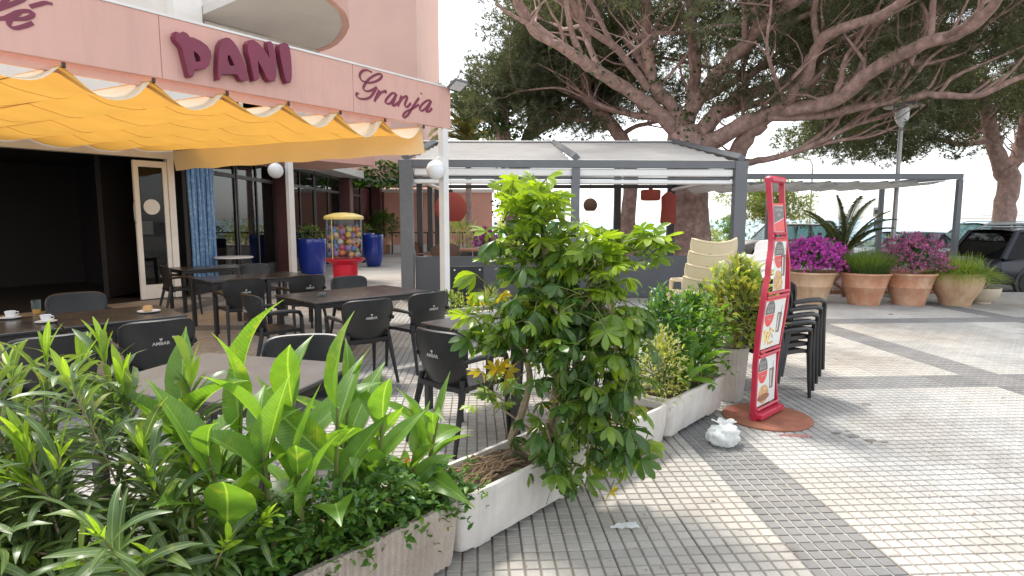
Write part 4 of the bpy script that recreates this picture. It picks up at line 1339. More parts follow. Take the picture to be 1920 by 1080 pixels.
def trough(label, a0, a1, m_, ribbed=False, h=0.31, w=0.36, jog=0.0, group=None, crack=None):
    """long cast planter with flared walls and rounded ends, front face on the planter line"""
    L = a1 - a0 - 0.012
    c = prun((a0 + a1) / 2, w / 2 + jog)
    t = thing('trough_planter', label, 'planter', tuple(c), PDA, group)
    def outline(l, ww, r=0.05, n=5):
        pts = []
        for cx, cy, s in ((l / 2 - r, ww / 2 - r, 0), (-l / 2 + r, ww / 2 - r, 90), (-l / 2 + r, -ww / 2 + r, 180), (l / 2 - r, -ww / 2 + r, 270)):
            for k in range(n + 1):
                an = R(s + 90 * k / n)
                pts.append((cx + r * math.cos(an), cy + r * math.sin(an)))
        return pts
    def dense(pts, step):
        out = []
        for i, p in enumerate(pts):
            q = pts[(i + 1) % len(pts)]
            d = math.dist(p, q)
            n = max(1, int(d / step))
            out += [(p[0] + (q[0] - p[0]) * k / n, p[1] + (q[1] - p[1]) * k / n) for k in range(n)]
        return out
    levels = [(0.035, 0.955, 0.86), (0.045, 0.965, 0.87), (h * 0.5, 0.985, 0.94), (h - 0.03, 1.0, 0.985), (h - 0.012, 1.0, 1.0), (h, 0.99, 0.985), (h, 0.94, 0.86), (h - 0.08, 0.93, 0.84)]
    b = MB()
    ref = dense(outline(L, w), 0.0085 if ribbed else 0.06)
    npt = len(ref)
    vs = []
    rsd = random.Random(int(a0 * 100) + 5)
    for z, fl, fw in levels:
        for i, (x, y) in enumerate(ref):
            px, py = x * fl, y * fw
            if ribbed and z < h - 0.005 and fl > 0.95:
                s = 0.0045 * (1 if (i // 2) % 2 == 0 else -1)
                nl = math.hypot(x / L, y / w) or 1
                px += s * (x / L) / nl; py += s * (y / w) / nl
            else:
                px += rsd.gauss(0, 0.0008); py += rsd.gauss(0, 0.0012)
            vs.append((px, py, z + (rsd.gauss(0, 0.0012) if z > h - 0.05 else 0)))
    fs = []
    for k in range(len(levels) - 1):
        for i in range(npt):
            j = (i + 1) % npt
            fs.append((k * npt + i, k * npt + j, (k + 1) * npt + j, (k + 1) * npt + i))
    fs.append(tuple(range(npt - 1, -1, -1)))
    b.add(vs, fs)
    b.build('shell', M[m_], t, 30 if ribbed else 40)
    for sx in (-0.32, 0.32):
        MB().cbox((sx * L, 0, 0.0182), (0.12, w * 0.74, 0.0364), 0.006).build('foot', M[m_], t)
    def so(u, v):
        x, y = (u - 0.5) * L * 0.93, (v - 0.5) * w * 0.84
        return (x, y, h - 0.05 + 0.012 * math.sin(x * 31) * math.sin(y * 43 + x * 9) + 0.02 * math.sin(PI * u))
    MB().grid(so, 30, 10).build('soil', M['soil'], t, 60)
    if crack:
        # hairline crack down the front face
        pts = []
        for k in range(9):
            z = h - 0.002 - (h - 0.045) * k / 8
            fw = 0.86 + 0.14 * min(1, (z - 0.035) / (h - 0.05))
            pts.append((crack + [0, .004, .001, .006, .002, -.012, -.03, -.05, -.062][k], -w / 2 * fw - 0.0006, z))
        MB().tube(pts, [0.0012, 0.0015, 0.002, 0.0028, 0.003, 0.003, 0.0028, 0.0025, 0.002], 4).build('crack', M['plastic_dark'], t)
    return t
GP = 'trough planters in a row beside the pavement'
trough('ribbed beige concrete trough under the oleander, running out of the picture', -2.10, -1.05, 'rib_stone', True, 0.33, 0.40, -0.03, GP)
trough('ribbed beige concrete trough under the canna leaves', -1.04, 0.0, 'rib_stone', True, 0.33, 0.40, -0.03, GP)
pl1 = trough('cracked white trough with scribbles, soil and bare roots showing', 0.0, 1.09, 'white_stone', False, 0.31, 0.36, 0.0, GP, crack=0.18)
trough('white trough mostly covered by the hanging shrub', 1.10, 2.01, 'white_stone', False, 0.30, 0.36, -0.01, GP)
trough('clean white trough at the far end of the row', 2.02, 3.03, 'white_stone', False, 0.31, 0.36, 0.0, GP)
# scribbled graffiti on the cracked trough
b = MB()
rs = random.Random(3)
for (cx, cz, n, sz) in ((-0.36, 0.19, 4, 0.035), (-0.385, 0.115, 5, 0.04), (-0.40, 0.08, 6, 0.03)):
    for k in range(n):
        z = cz + rs.uniform(-sz, sz)
        x = cx + (z - cz) * 0.5 + rs.uniform(-0.015, 0.015)
        pts = []
        for q in range(5):
            zz = z + rs.uniform(-0.012, 0.012)
            fw = 0.86 + 0.14 * (zz - 0.035) / 0.26
            pts.append((x + rs.uniform(-0.012, 0.012), -0.18 * fw * 0.998 - 0.0012, zz))
        b.tube(pts, 0.0011, 3, caps=False)
b.build('graffiti', M['plastic_dark'], pl1)

# loose roots on the soil of the cracked trough
b = MB()
for k in range(34):
    a0 = random.uniform(0.25, 0.62); n0 = random.uniform(0.08, 0.30)
    da = random.uniform(-0.34, -0.05); dn = random.uniform(-0.10, 0.06)
    pts = []
    for i in range(6):
        t_ = i / 5
        pts.append(prun(a0 + da * t_ + 0.015 * math.sin(i * 2 + k), min(0.32, max(0.03, n0 + dn * t_)), 0.268 + random.uniform(0.004, 0.02) + 0.04 * math.sin(PI * t_) * random.random() + 0.02 * (1 - t_)))
    b.tube(pts, [0.006 * random.uniform(0.5, 1.2) * (1 - 0.6 * i / 5) for i in range(6)], 5)
ob = wbuild(b, 'bare_roots', M['root'], pl1)

pot = thing('ribbed_pot', 'tall ribbed white pot between the last trough and the red rack', 'pot', (1.93, 5.17, 0), R(40))
b = MB()
seg = 96
vs, fs = [], []
prof = [(0.105, 0.0), (0.11, 0.02), (0.142, 0.42), (0.152, 0.46), (0.150, 0.475), (0.128, 0.475), (0.124, 0.42)]
for i, (r, z) in enumerate(prof):
    for k in range(seg):
        rr = r + (0.005 if (k // 2) % 2 else 0) * (1 if 0 < i < 3 else 0)
        vs.append((rr * math.cos(2 * PI * k / seg), rr * math.sin(2 * PI * k / seg), z))
for i in range(len(prof) - 1):
    for k in range(seg):
        l = (k + 1) % seg
        fs.append((i * seg + k, i * seg + l, i * seg + seg + l, i * seg + seg + k))
b.add(vs, fs)
b.build('shell', M['white_stone'], pot, 30)
MB().lathe([(0.125, 0.43), (0.001, 0.44)], 24).build('soil', M['soil'], pot)

tro2 = thing('box_planter', 'small white box planter behind the long dark table', 'planter', (-0.60, 7.78, 0), R(38))
MB().cbox((0, 0, 0.02), (0.8, 0.32, 0.04), 0.01).build('foot', M['white_stone'], tro2)
b = MB()
for c, d in (((0, -0.19, 0.22), (0.92, 0.04, 0.36)), ((0, 0.19, 0.22), (0.92, 0.04, 0.36)), ((-0.44, 0, 0.22), (0.04, 0.34, 0.36)), ((0.44, 0, 0.22), (0.04, 0.34, 0.36))):
    b.cbox(c, d, 0.008)
b.build('shell', M['white_stone'], tro2)
MB().box((0, 0, 0.34), (0.84, 0.34, 0.02)).build('soil', M['soil'], tro2)

# ================================================================== FOREGROUND PLANTS
def rnd_dir(el_lo, el_hi, az=None, spread=PI):
    a = random.uniform(-PI, PI) if az is None else az + random.uniform(-spread, spread)
    e = R(random.uniform(el_lo, el_hi))
    return Vector((math.cos(a) * math.cos(e), math.sin(a) * math.cos(e), math.sin(e)))

# ---- oleander shrubs
ole = [leaf_mesh('leaf', M['oleander'], L, W, lance, droop=d, fold=f, n=6, across=1, twist=tw) for L, W, d, f, tw in ((0.165, 0.024, 0.5, 0.35, 0.2), (0.19, 0.026, 0.8, 0.3, -0.3), (0.145, 0.022, 0.25, 0.3, 0.1), (0.20, 0.030, 1.0, 0.25, 0.3))]
oly = [leaf_mesh('leaf', M['oleander_young'], L, W, lance, droop=d, fold=0.4, n=6, across=1) for L, W, d in ((0.13, 0.026, 0.15), (0.11, 0.022, 0.05))]
def oleander(label, a0, a1, ncane, hlo, hhi, lean, seed):
    random.seed(seed)
    base = prun((a0 + a1) / 2, 0.17, 0.28)
    t = thing('oleander_shrub', label, 'shrub', tuple(base), 0, 'oleander shrubs')
    items = []
    for c in range(ncane):
        p = prun(random.uniform(a0, a1), random.uniform(0.06, 0.30), 0.27) - base
        h = random.uniform(hlo, hhi)
        out = Vector(lean) * random.uniform(0.2, 1.0) + Vector((random.gauss(0, 0.16), random.gauss(0, 0.16), 0))
        path = []
        n = 9
        for i in range(n + 1):
            q = i / n
            path.append(p + Vector((out.x * q ** 1.5, out.y * q ** 1.5, h * (q - 0.12 * q * q * out.length))))
        MB().tube(path, [0.0050 * (1 - 0.72 * i / n) + 0.0008 for i in range(n + 1)], 5).build('cane', M['stem_grey' if c % 3 else 'stem_green'], t)
        nw = int(h / 0.030)
        ph = random.random() * 6
        for w in range(nw):
            q = 0.14 + 0.86 * w / (nw - 1)
            k = min(n - 1, int(q * n)); fr_ = q * n - k
            pos = path[k].lerp(path[k + 1], fr_)
            ax = (path[k + 1] - path[k]).normalized()
            ph += 1.05
            young = w >= nw - 3 and random.random() < 0.75
            for s in range(3):
                if random.random() < 0.10:
                    continue
                an = ph + s * 2.094 + random.gauss(0, 0.2)
                sx = ax.orthogonal().normalized()
                sy = ax.cross(sx)
                rad = sx * math.cos(an) + sy * math.sin(an)
                op = 0.35 + 1.0 * (1 - q) + random.gauss(0, 0.14) if not young else 0.18 + 0.2 * random.random()
                op = min(1.9, max(0.12, op + (0.35 if not young else 0)))
                d = ax * math.cos(op) + rad * math.sin(op)
                X = frame(pos, d, ax * 0.6 + Vector((0, 0, 0.8)), random.uniform(0.62, 1.15), random.gauss(0, 0.35))
                items.append((X, random.choice(oly) if young else random.choice(ole)))
    place_leaves(t, items, 'leaf', 280)
oleander('oleander shrub with long narrow leaves at the lower left edge', -2.05, -1.45, 19, 0.56, 0.86, (-0.12, -0.30, 0), 21)
oleander('oleander shrub with narrow leaves and bright upright tips, left of the cannas', -1.60, -1.05, 18, 0.50, 0.92, (-0.12, -0.16, 0), 22)
oleander('low oleander shrub leaning over the ribbed trough below the cannas', -1.30, -0.75, 12, 0.30, 0.46, (0.10, -0.36, 0), 23)
oleander('oleander shrub behind, reaching up to the black chairs', -2.15, -1.45, 20, 0.66, 0.98, (-0.42, 0.16, 0), 24)

# ---- cannas
can = [leaf_mesh('leaf', M['canna'], L, W, canna_p, droop=d, fold=f, n=10, across=2, wave=wv) for L, W, d, f, wv in ((0.42, 0.155, 0.35, 0.45, 0.05), (0.47, 0.175, 0.85, 0.35, 0.07), (0.38, 0.14, 0.1, 0.6, 0.04), (0.45, 0.165, 1.25, 0.3, 0.08), (0.34, 0.12, 0.4, 0.7, 0.04))]
def canna(label, shoots, seed, group='canna plants'):
    random.seed(seed)
    base = Vector(shoots[0][0])
    t = thing('canna_plant', label, 'plant', tuple(base), 0, group)
    items = []
    for (p, h, lean, nl, sc) in shoots:
        p = Vector(p) - base
        h = h * 1.16 if sc > 0.82 else h
        top = p + Vector((lean[0], lean[1], h))
        path = [p.lerp(top, i / 5) for i in range(6)]
        MB().tube(path, [0.012 - 0.0012 * i for i in range(6)], 7).build('stalk', M['stem_green'], t)
        ph = random.random() * 6
        for k in range(nl):
            q = 0.30 + 0.70 * k / max(1, nl - 1)
            pos = p.lerp(top, q)
            ph += 2.25 + random.gauss(0, 0.35)
            el = R(16 + 48 * q ** 1.3 + random.gauss(0, 13))
            d = Vector((math.cos(ph) * math.cos(el), math.sin(ph) * math.cos(el), math.sin(el)))
            me = can[[3, 1, 0, 0, 2, 4][min(5, int(q * 5.9))]] if random.random() < 0.75 else random.choice(can)
            items.append((frame(pos, d, (0, 0, 1), sc * random.uniform(0.72, 1.15), random.gauss(0, 0.45)) @ Matrix.Diagonal((random.uniform(0.72, 1.2), 1, random.uniform(0.6, 1.6), 1)), me))
    place_leaves(t, items, 'leaf', 200)
canna('cluster of broad bright green canna leaves left of centre', [(prun(-1.02, 0.24, 0.28), 0.56, (-0.06, 0.05), 6, 1.0), (prun(-0.88, 0.28, 0.28), 0.60, (0.02, 0.08), 6, 1.05), (prun(-0.80, 0.12, 0.28), 0.52, (-0.02, -0.05), 6, 1.0), (prun(-1.12, 0.30, 0.28), 0.46, (-0.16, 0.12), 5, 1.0), (prun(-0.95, 0.08, 0.28), 0.46, (-0.05, -0.06), 5, 0.95)], 31)
canna('cluster of broad canna leaves in the middle of the ribbed trough', [(prun(-0.66, 0.26, 0.28), 0.55, (0.0, 0.06), 6, 1.0), (prun(-0.55, 0.14, 0.28), 0.50, (0.04, -0.03), 6, 1.0), (prun(-0.44, 0.28, 0.28), 0.48, (0.04, 0.06), 6, 0.95), (prun(-0.70, 0.08, 0.28), 0.40, (0.0, -0.08), 5, 0.95), (prun(-0.36, 0.16, 0.28), 0.40, (0.06, 0.0), 5, 0.9)], 32)
canna('smaller canna leaves beside the bare soil of the cracked trough', [(prun(-0.04, 0.22, 0.28), 0.30, (0.08, 0.03), 5, 0.85), (prun(-0.28, 0.26, 0.28), 0.34, (0.02, 0.05), 5, 0.85), (prun(-0.16, 0.18, 0.28), 0.28, (0.06, 0.02), 5, 0.8), (prun(-0.10, 0.30, 0.27), 0.24, (0.08, 0.06), 4, 0.75)], 33)

# ---- round leaved plant at the left edge
random.seed(41)
rl_m = [leaf_mesh('leaf', M['round_leaf'], L, L * 0.85, lambda t: max(0.05, math.sin(PI * min(0.98, t * 0.95 + 0.03)) ** 0.6), droop=0.3, fold=0.3, n=6, across=2) for L in (0.075, 0.095, 0.065)]
rp = thing('round_leaved_plant', 'bright plant with round leaves at the left edge', 'plant', (-1.95, 2.05, 0.3))
items = []
for k in range(14):
    tip = Vector((random.gauss(0.12, 0.14), random.gauss(0.05, 0.12), random.uniform(0.42, 0.58)))
    MB().tube([(random.gauss(0, .04), random.gauss(0, .04), 0), tip * 0.6, tip], [0.004, 0.003, 0.002], 5).build('stem', M['stem_green'], rp)
    for j in range(5):
        d = rnd_dir(0, 45)
        items.append((frame(tip - Vector((0, 0, 0.03 * j)), d, (0, 0, 1), random.uniform(0.8, 1.2)), random.choice(rl_m)))
place_leaves(rp, items, 'leaf', 100)

# ---- small-leaved ground cover tumbling over the ribbed trough
random.seed(43)
sm = [leaf_mesh('leaf', M['small_leaf'], L, L * 0.5, ovate, droop=0.4, fold=0.3, n=3, across=1) for L in (0.028, 0.036, 0.045)] + [leaf_mesh('leaf', M['dark_leaf'], 0.04, 0.02, ovate, droop=0.4, fold=0.3, n=3, across=1)]
gc = thing('ground_cover', 'small-leaved creeping plant spilling over the ribbed trough rim', 'ground cover', tuple(prun(-0.4, 0.1, 0.28)))
gb = prun(-0.4, 0.1, 0.28)
items = []
for k in range(340):
    a = random.uniform(-1.05, 0.06)
    st = prun(a, random.uniform(0.02, 0.22), 0.29) - gb
    fwd = -PN * random.uniform(-0.05, 0.16) + PD * random.gauss(0, 0.06)
    dz = random.uniform(0.03, 0.34 if a < -0.3 else 0.18)
    drop = random.uniform(0, 0.16) if fwd.dot(-PN) > 0.05 else 0
    pts = [st + fwd * q + Vector((0, 0, dz * math.sin(PI * 0.62 * q) - drop * q * q)) for q in (0, 0.25, 0.5, 0.75, 1.0)]
    for i in range(9):
        q = (i + 1) / 9
        j = min(3, int(q * 4)); p = pts[j].lerp(pts[j + 1], q * 4 - j)
        for _ in range(2):
            items.append((frame(p, rnd_dir(-20, 60), (0, 0, 1), random.uniform(0.7, 1.25), random.gauss(0, 0.4)), random.choice(sm)))
place_leaves(gc, items, 'leaf', 240)
fw = thing('orange_flower', 'small orange flower among the creeping leaves', 'flower', tuple(prun(-0.17, 0.16, 0.50)))
for k in range(6):
    X = frame((0, 0, 0), (math.cos(k * 1.05), math.sin(k * 1.05), 0.9), (0, 0, 1))
    b = MB(); b.add(*leaf_geo(0.035, 0.022, ovate, 0.5, 0.3, 4, 1)); 
    o_ = b.build('petal', M['orange_petal'], fw); o_.matrix_basis = X
MB().tube([(0, 0, 0), (0.01, 0, -0.1), (0, 0.01, -0.22)], 0.003, 5).build('stem', M['stem_green'], fw)

# ---- the tall schefflera with compound leaves
def scheff_leaf(name, m_, nl, L, droop, seed):
    rs = random.Random(seed)
    b = MB()
    # leaf stalk
    b.tube([(0, 0, 0), (0, 0.06, 0.006), (0, 0.115, 0.0)], [0.0028, 0.0024, 0.002], 4, 1)
    for k in range(nl):
        an = (k - (nl - 1) / 2) * (2 * PI * 0.86 / nl) + rs.gauss(0, 0.08)
        l = L * (1 - 0.28 * abs(an) / PI) * rs.uniform(0.88, 1.08)
        el = -0.10 - droop * (0.5 + 0.5 * rs.random())
        d = Vector((math.sin(an) * math.cos(el), math.cos(an) * math.cos(el), math.sin(el)))
        X = frame((0, 0.115, 0), d, (0, 0, 1), 1.0, rs.gauss(0, 0.2))
        vs, fs = leaf_geo(l, l * 0.36, obov, droop * 0.7, 0.28, 5, 1)
        b.add(vs, fs, 0, X)
    return b.mesh(name, [m_, M['stem_green']], 80)
M['schefflera_mid'] = leaf_mat('schefflera_mid_leaf', (0.13, 0.225, 0.032), trans=0.42, rough=0.27, var=0.35, age=0.68)
sch_d = [scheff_leaf('leaf', M['schefflera'], n, L, d, s) for n, L, d, s in ((8, 0.105, 0.30, 1), (7, 0.115, 0.55, 2), (9, 0.095, 0.75, 3), (8, 0.110, 1.0, 4), (6, 0.08, 0.4, 13))] + [scheff_leaf('leaf', M['schefflera_mid'], n, L, d, s) for n, L, d, s in ((8, 0.105, 0.45, 14), (7, 0.095, 0.8, 15))]
sch_y = [scheff_leaf('leaf', M['schefflera_young'], n, L, d, s) for n, L, d, s in ((8, 0.095, 0.1, 5), (7, 0.105, 0.35, 6))] + [scheff_leaf('leaf', M['schefflera_mid'], 8, 0.10, 0.3, 16)] + [scheff_leaf('leaf', M['schefflera_young'], n, L, d, s) for n, L, d, s in ((8, 0.10, 0.75, 7), (8, 0.105, 1.0, 12))] + [scheff_leaf('leaf', M['schefflera_mid'], 8, 0.11, 0.8, 17)]
sch_g = [scheff_leaf('leaf', M['schefflera_yellow'], n, L, d, s) for n, L, d, s in ((7, 0.085, 0.0, 8), (8, 0.09, 0.3, 9))]
random.seed(52)
sb_ = Vector((0.10, 3.24, 0.27))
sch = thing('schefflera_shrub', 'tall shrub with fingered glossy leaves growing from the cracked trough', 'shrub', tuple(sb_))
items = []
def branch(pts, rad, name='trunk', m_='stem_grey'):
    pts = [Vector(p) for p in pts]
    P_ = []
    n = len(pts)
    for i in range(n - 1):
        a, b2, c_, d_ = pts[max(i - 1, 0)], pts[i], pts[i + 1], pts[min(i + 2, n - 1)]
        for k in range(4):
            t_ = k / 4
            P_.append(0.5 * ((2 * b2) + (c_ - a) * t_ + (2 * a - 5 * b2 + 4 * c_ - d_) * t_ ** 2 + (3 * b2 - a - 3 * c_ + d_) * t_ ** 3))
    P_.append(pts[-1])
    m = len(P_)
    MB().tube(P_, [max(0.004, rad * (1 - 0.75 * i / (m - 1))) * (1 + 0.06 * math.sin(i * 2.3)) for i in range(m)], 8).build(name, M[m_], sch)
    return P_
# woody stems
s1 = branch([(0.0, 0.0, -0.04), (-0.10, -0.02, 0.08), (-0.05, 0.0, 0.22), (0.0, 0.02, 0.42), (-0.04, 0.0, 0.60), (-0.10, -0.02, 0.74), (-0.13, 0.0, 0.84)], 0.030)
s2 = branch([(0.13, 0.10, -0.04), (0.12, 0.06, 0.12), (0.15, 0.05, 0.36), (0.14, 0.06, 0.72), (0.10, 0.08, 1.02), (0.06, 0.06, 1.28), (0.0, 0.03, 1.40)], 0.034)
s3 = branch([(0.14, 0.06, 0.14), (0.22, 0.02, 0.30), (0.20, 0.02, 0.45), (0.26, 0.06, 0.72), (0.34, 0.10, 0.98), (0.40, 0.1, 1.14)], 0.026)
s4 = branch([(0.15, 0.05, 0.5), (0.24, -0.06, 0.76), (0.32, -0.12, 0.90), (0.40, -0.16, 0.88), (0.43, -0.18, 0.70), (0.44, -0.20, 0.45)], 0.018, 'branch')
s5 = branch([(0.15, 0.05, 0.6), (0.10, -0.12, 0.82), (0.12, -0.20, 0.86), (0.16, -0.25, 0.70), (0.18, -0.28, 0.42)], 0.016, 'branch')
s6 = branch([(0.34, 0.1, 0.95), (0.44, 0.06, 1.08), (0.56, 0.04, 1.13), (0.62, 0.03, 1.14)], 0.012, 'branch')
s7 = branch([(0.12, 0.06, 0.80), (0.24, -0.02, 1.0), (0.32, -0.06, 1.12)], 0.014, 'branch')
s8 = branch([(0.13, 0.06, 0.92), (0.0, 0.0, 1.06), (-0.06, 0.0, 1.20)], 0.012, 'branch')
s9 = branch([(0.26, 0.05, 0.70), (0.36, -0.04, 0.84), (0.43, -0.08, 0.78), (0.46, -0.10, 0.55), (0.47, -0.12, 0.30), (0.46, -0.13, 0.10)], 0.016, 'branch')
s10 = branch([(0.14, 0.02, 0.30), (0.22, -0.14, 0.42), (0.28, -0.20, 0.32), (0.30, -0.24, 0.10)], 0.014, 'branch')
s11 = branch([(0.14, 0.06, 0.10), (0.08, -0.13, 0.22), (0.11, -0.20, 0.12), (0.11, -0.22, 0.02)], 0.010, 'branch')
s12 = branch([(0.0, 0.02, 0.14), (-0.18, 0.06, 0.26), (-0.24, 0.06, 0.36)], 0.008, 'branch')
def crown(path, q0, n, spread, kind, el=(-10, 55), tipyoung=0):
    m = len(path)
    if n > 12:
        n, spread = int(n * 2.0), spread * 1.35
    for k in range(n):
        q = q0 + (1 - q0) * (k + random.random()) / n
        i = min(m - 2, int(q * (m - 1)))
        p = path[i].lerp(path[i + 1], q * (m - 1) - i)
        p = p + Vector((random.gauss(0, spread), random.gauss(0, spread), random.gauss(0, spread * 0.7)))
        d = rnd_dir(*el)
        pick = kind if not callable(kind) else kind(q)
        items.append((frame(p, d, (0, 0, 1), random.uniform(0.62, 1.25), random.gauss(0, 0.35)) @ Matrix.Diagonal((random.uniform(0.85, 1.15), 1, random.uniform(0.5, 1.5), 1)), random.choice(pick)))
crown(s1, 0.62, 44, 0.055, lambda q: sch_y if random.random() < 0.45 else sch_d)
crown(s1, 0.93, 8, 0.06, lambda q: sch_g if random.random() < 0.5 else sch_y, (10, 60))
crown(s2, 0.42, 58, 0.055, lambda q: sch_y[:3] if q > 0.80 or random.random() < 0.45 * q else sch_d)
crown(s2, 0.86, 16, 0.05, sch_y[:2], (15, 70))
crown(s3, 0.45, 44, 0.06, lambda q: sch_y if q > 0.68 or random.random() < 0.3 else sch_d)
crown(s4, 0.3, 46, 0.055, lambda q: sch_y[2:] if random.random() < 0.40 else sch_d[1:], (-60, 25))
crown(s5, 0.25, 42, 0.06, lambda q: sch_d[1:], (-60, 25))
crown(s6, 0.4, 14, 0.04, sch_y[:3], (5, 65))
crown(s7, 0.3, 22, 0.06, lambda q: sch_y if random.random() < 0.75 else sch_d)
crown(s8, 0.3, 16, 0.05, lambda q: sch_y[:3] if random.random() < 0.6 else sch_d)
crown(s9, 0.2, 54, 0.05, lambda q: sch_y[2:] if random.random() < 0.55 else sch_d[1:], (-65, 15))
crown(s10, 0.3, 34, 0.055, lambda q: sch_g if random.random() < 0.06 else sch_d[1:], (-60, 25))
crown(s11, 0.4, 14, 0.045, lambda q: sch_d[1:], (-50, 20))
crown(s12, 0.3, 12, 0.045, lambda q: sch_y[:2] if random.random() < 0.6 else sch_d, (0, 60))
crown(s12, 0.9, 5, 0.03, sch_g, (20, 70))
place_leaves(sch, items, 'leaf', 300)

# ---- shrubs in the last trough and in the ribbed pot
def bush(name, label, loc, rad, n, meshes, el=(-25, 70), nstem=8, stem='stem_green', nmax=130, group=None, cat='shrub', flat=1.0, shell=0.55, zmin=0.0):
    t = thing(name, label, cat, loc, 0, group)
    items = []
    for k in range(nstem):
        d = rnd_dir(35, 85)
        e = Vector((d.x * rad[0] * 0.7, d.y * rad[1] * 0.7, rad[2] * (0.9 + 0.6 * d.z)))
        MB().tube([(d.x * 0.02, d.y * 0.02, 0), e * 0.5 + Vector((0, 0, 0.03)), e], [0.008, 0.006, 0.003], 5).build('stem', M[stem], t)
    for k in range(n):
        d = rnd_dir(-50, 88)
        r = (shell + (1 - shell) * random.random()) * (1 + 0.22 * math.sin(5 * math.atan2(d.y, d.x) + 7 * d.z) + random.gauss(0, 0.08))
        p = Vector((d.x * rad[0] * r, d.y * rad[1] * r, rad[2] + d.z * rad[2] * r))
        if p.z < zmin:
            continue
        dd = (d * 0.9 + rnd_dir(*el)).normalized()
        items.append((frame(p, dd, (0, 0, 1), random.uniform(0.7, 1.25), random.gauss(0, 0.4)), random.choice(meshes)))
    place_leaves(t, items, 'leaf', nmax)
    return t
random.seed(61)
lf = lambda m_, L, W, pr=ovate, d=0.4, n=4: leaf_mesh('leaf', M[m_], L, W, pr, droop=d, fold=0.3, n=n, across=1)
dk = [lf('dark_leaf', 0.05, 0.022), lf('dark_leaf', 0.06, 0.026), lf('small_leaf', 0.055, 0.024)]
bush('evergreen_shrub', 'dark green small-leaved shrub right of the tall shrub', tuple(prun(2.46, 0.30, 0.25)), (0.31, 0.31, 0.37), 1500, dk, nmax=250)
gd = [lf('gold_leaf', 0.035, 0.012, lance), lf('pale_leaf', 0.04, 0.012, lance), lf('gold_leaf', 0.03, 0.012)]
bush('golden_shrub', 'golden fine-leaved shrub in the far white trough', tuple(prun(2.10, 0.12, 0.22)), (0.19, 0.17, 0.27), 1100, gd, nmax=250)
bush('evergreen_shrub', 'bright green shrub with oval leaves in front of the beige chairs', tuple(prun(2.78, 0.20, 0.24)), (0.29, 0.28, 0.36), 1300, [lf('round_leaf', 0.055, 0.03), lf('small_leaf', 0.06, 0.03), lf('dark_leaf', 0.06, 0.03)], nmax=200)
br = [lf('bronze_leaf', 0.13, 0.036, lance, 0.6, 6), lf('bronze_leaf', 0.11, 0.034, lance, 0.3, 6), lf('pale_leaf', 0.10, 0.03, lance, 0.3, 6), lf('round_leaf', 0.08, 0.03, lance)]
bush('variegated_shrub', 'upright variegated shrub in the ribbed white pot', (1.97, 5.16, 0.42), (0.30, 0.30, 0.36), 1500, br, (0, 60), nmax=290, stem='stem_grey')
canna('young canna leaves at the end of the far white trough', [(prun(2.50, 0.10, 0.27), 0.24, (0.02, 0.0), 6, 0.75), (prun(2.66, 0.08, 0.27), 0.28, (0.03, -0.02), 6, 0.8), (prun(2.80, 0.12, 0.27), 0.26, (0.05, 0.0), 6, 0.75), (prun(2.38, 0.06, 0.27), 0.16, (0.03, -0.03), 5, 0.6)], 35)
bush('ground_cover', 'low fine weeds along the rim of the far white trough', tuple(prun(2.45, 0.08, 0.27)), (0.42, 0.42, 0.05), 10, gd, nmax=10, nstem=0, cat='weeds')
pg = [lf('pale_leaf', 0.05, 0.02), lf('small_leaf', 0.05, 0.022), lf('grass_lime', 0.05, 0.02)]
bush('pale_shrub', 'pale green rosette shrub in the small white box planter', (-0.78, 7.62, 0.34), (0.30, 0.22, 0.15), 420, pg, (10, 80), nmax=150)
bl = [lf('pale_leaf', 0.16, 0.008, lance, 0.3), lf('grass_soft', 0.18, 0.008, lance, 0.4)]
bush('lavender_tuft', 'thin upright lavender tuft right of the black board', (-0.30, 7.98, 0.33), (0.12, 0.12, 0.12), 160, bl, (50, 88), nmax=60, cat='plant')

# ================================================================== POSTER RACK
rk = thing('poster_rack', 'tall wavy red metal rack with cafe posters on a round rusty base', 'rack', (2.05, 4.66, 0), R(44))
MB().lathe([(0.335, 0.0), (0.34, 0.004), (0.338, 0.012), (0.31, 0.017), (0.001, 0.019)], 48).build('base_plate', M['rust_base'], rk)
b = MB()
for k in range(7):
    b.tube([(-0.25 + 0.05 * k, -0.12 + 0.015 * k, 0.0205), (-0.20 + 0.05 * k, 0.02, 0.0215), (-0.16 + 0.05 * k, 0.10, 0.0205)], 0.004, 3)
def rail_x(z):
    return [(0.0, 0.205), (0.10, 0.205), (0.3, 0.185), (0.55, 0.20), (0.82, 0.222), (1.0, 0.218), (1.2, 0.180), (1.42, 0.128), (1.60, 0.112), (1.75, 0.115), (1.86, 0.122), (1.90, 0.122)]
def rx(z):
    t_ = rail_x(0)
    for (z0, x0), (z1, x1) in zip(t_, t_[1:]):
        if z <= z1:
            q = (z - z0) / (z1 - z0); q = q * q * (3 - 2 * q)
            return x0 + (x1 - x0) * q
    return t_[-1][1]
def ry(z):
    return 0.030 * math.sin(z * 3.6 + 0.4)
for s in (-1, 1):
    zs = [0.02 + 1.86 * i / 40 for i in range(41)]
    b = MB()
    vs, fs = [], []
    for z in zs:
        x, y = s * rx(z), ry(z)
        for dx, dy in ((-0.012, -0.020), (0.012, -0.020), (0.012, 0.020), (-0.012, 0.020)):
            vs.append((x + dx, y + dy, z))
    for i in range(40):
        for k in range(4):
            l = (k + 1) % 4
            fs.append((i * 4 + k, i * 4 + l, i * 4 + 4 + l, i * 4 + 4 + k))
    fs += [(3, 2, 1, 0), (160, 161, 162, 163)]
    b.add(vs, fs)
    b.build('side_rail', M['red_steel'], rk, 50)
MB().cbox((0, ry(1.88), 1.885), (0.268, 0.07, 0.05), 0.014).build('top_bar', M['red_steel'], rk)
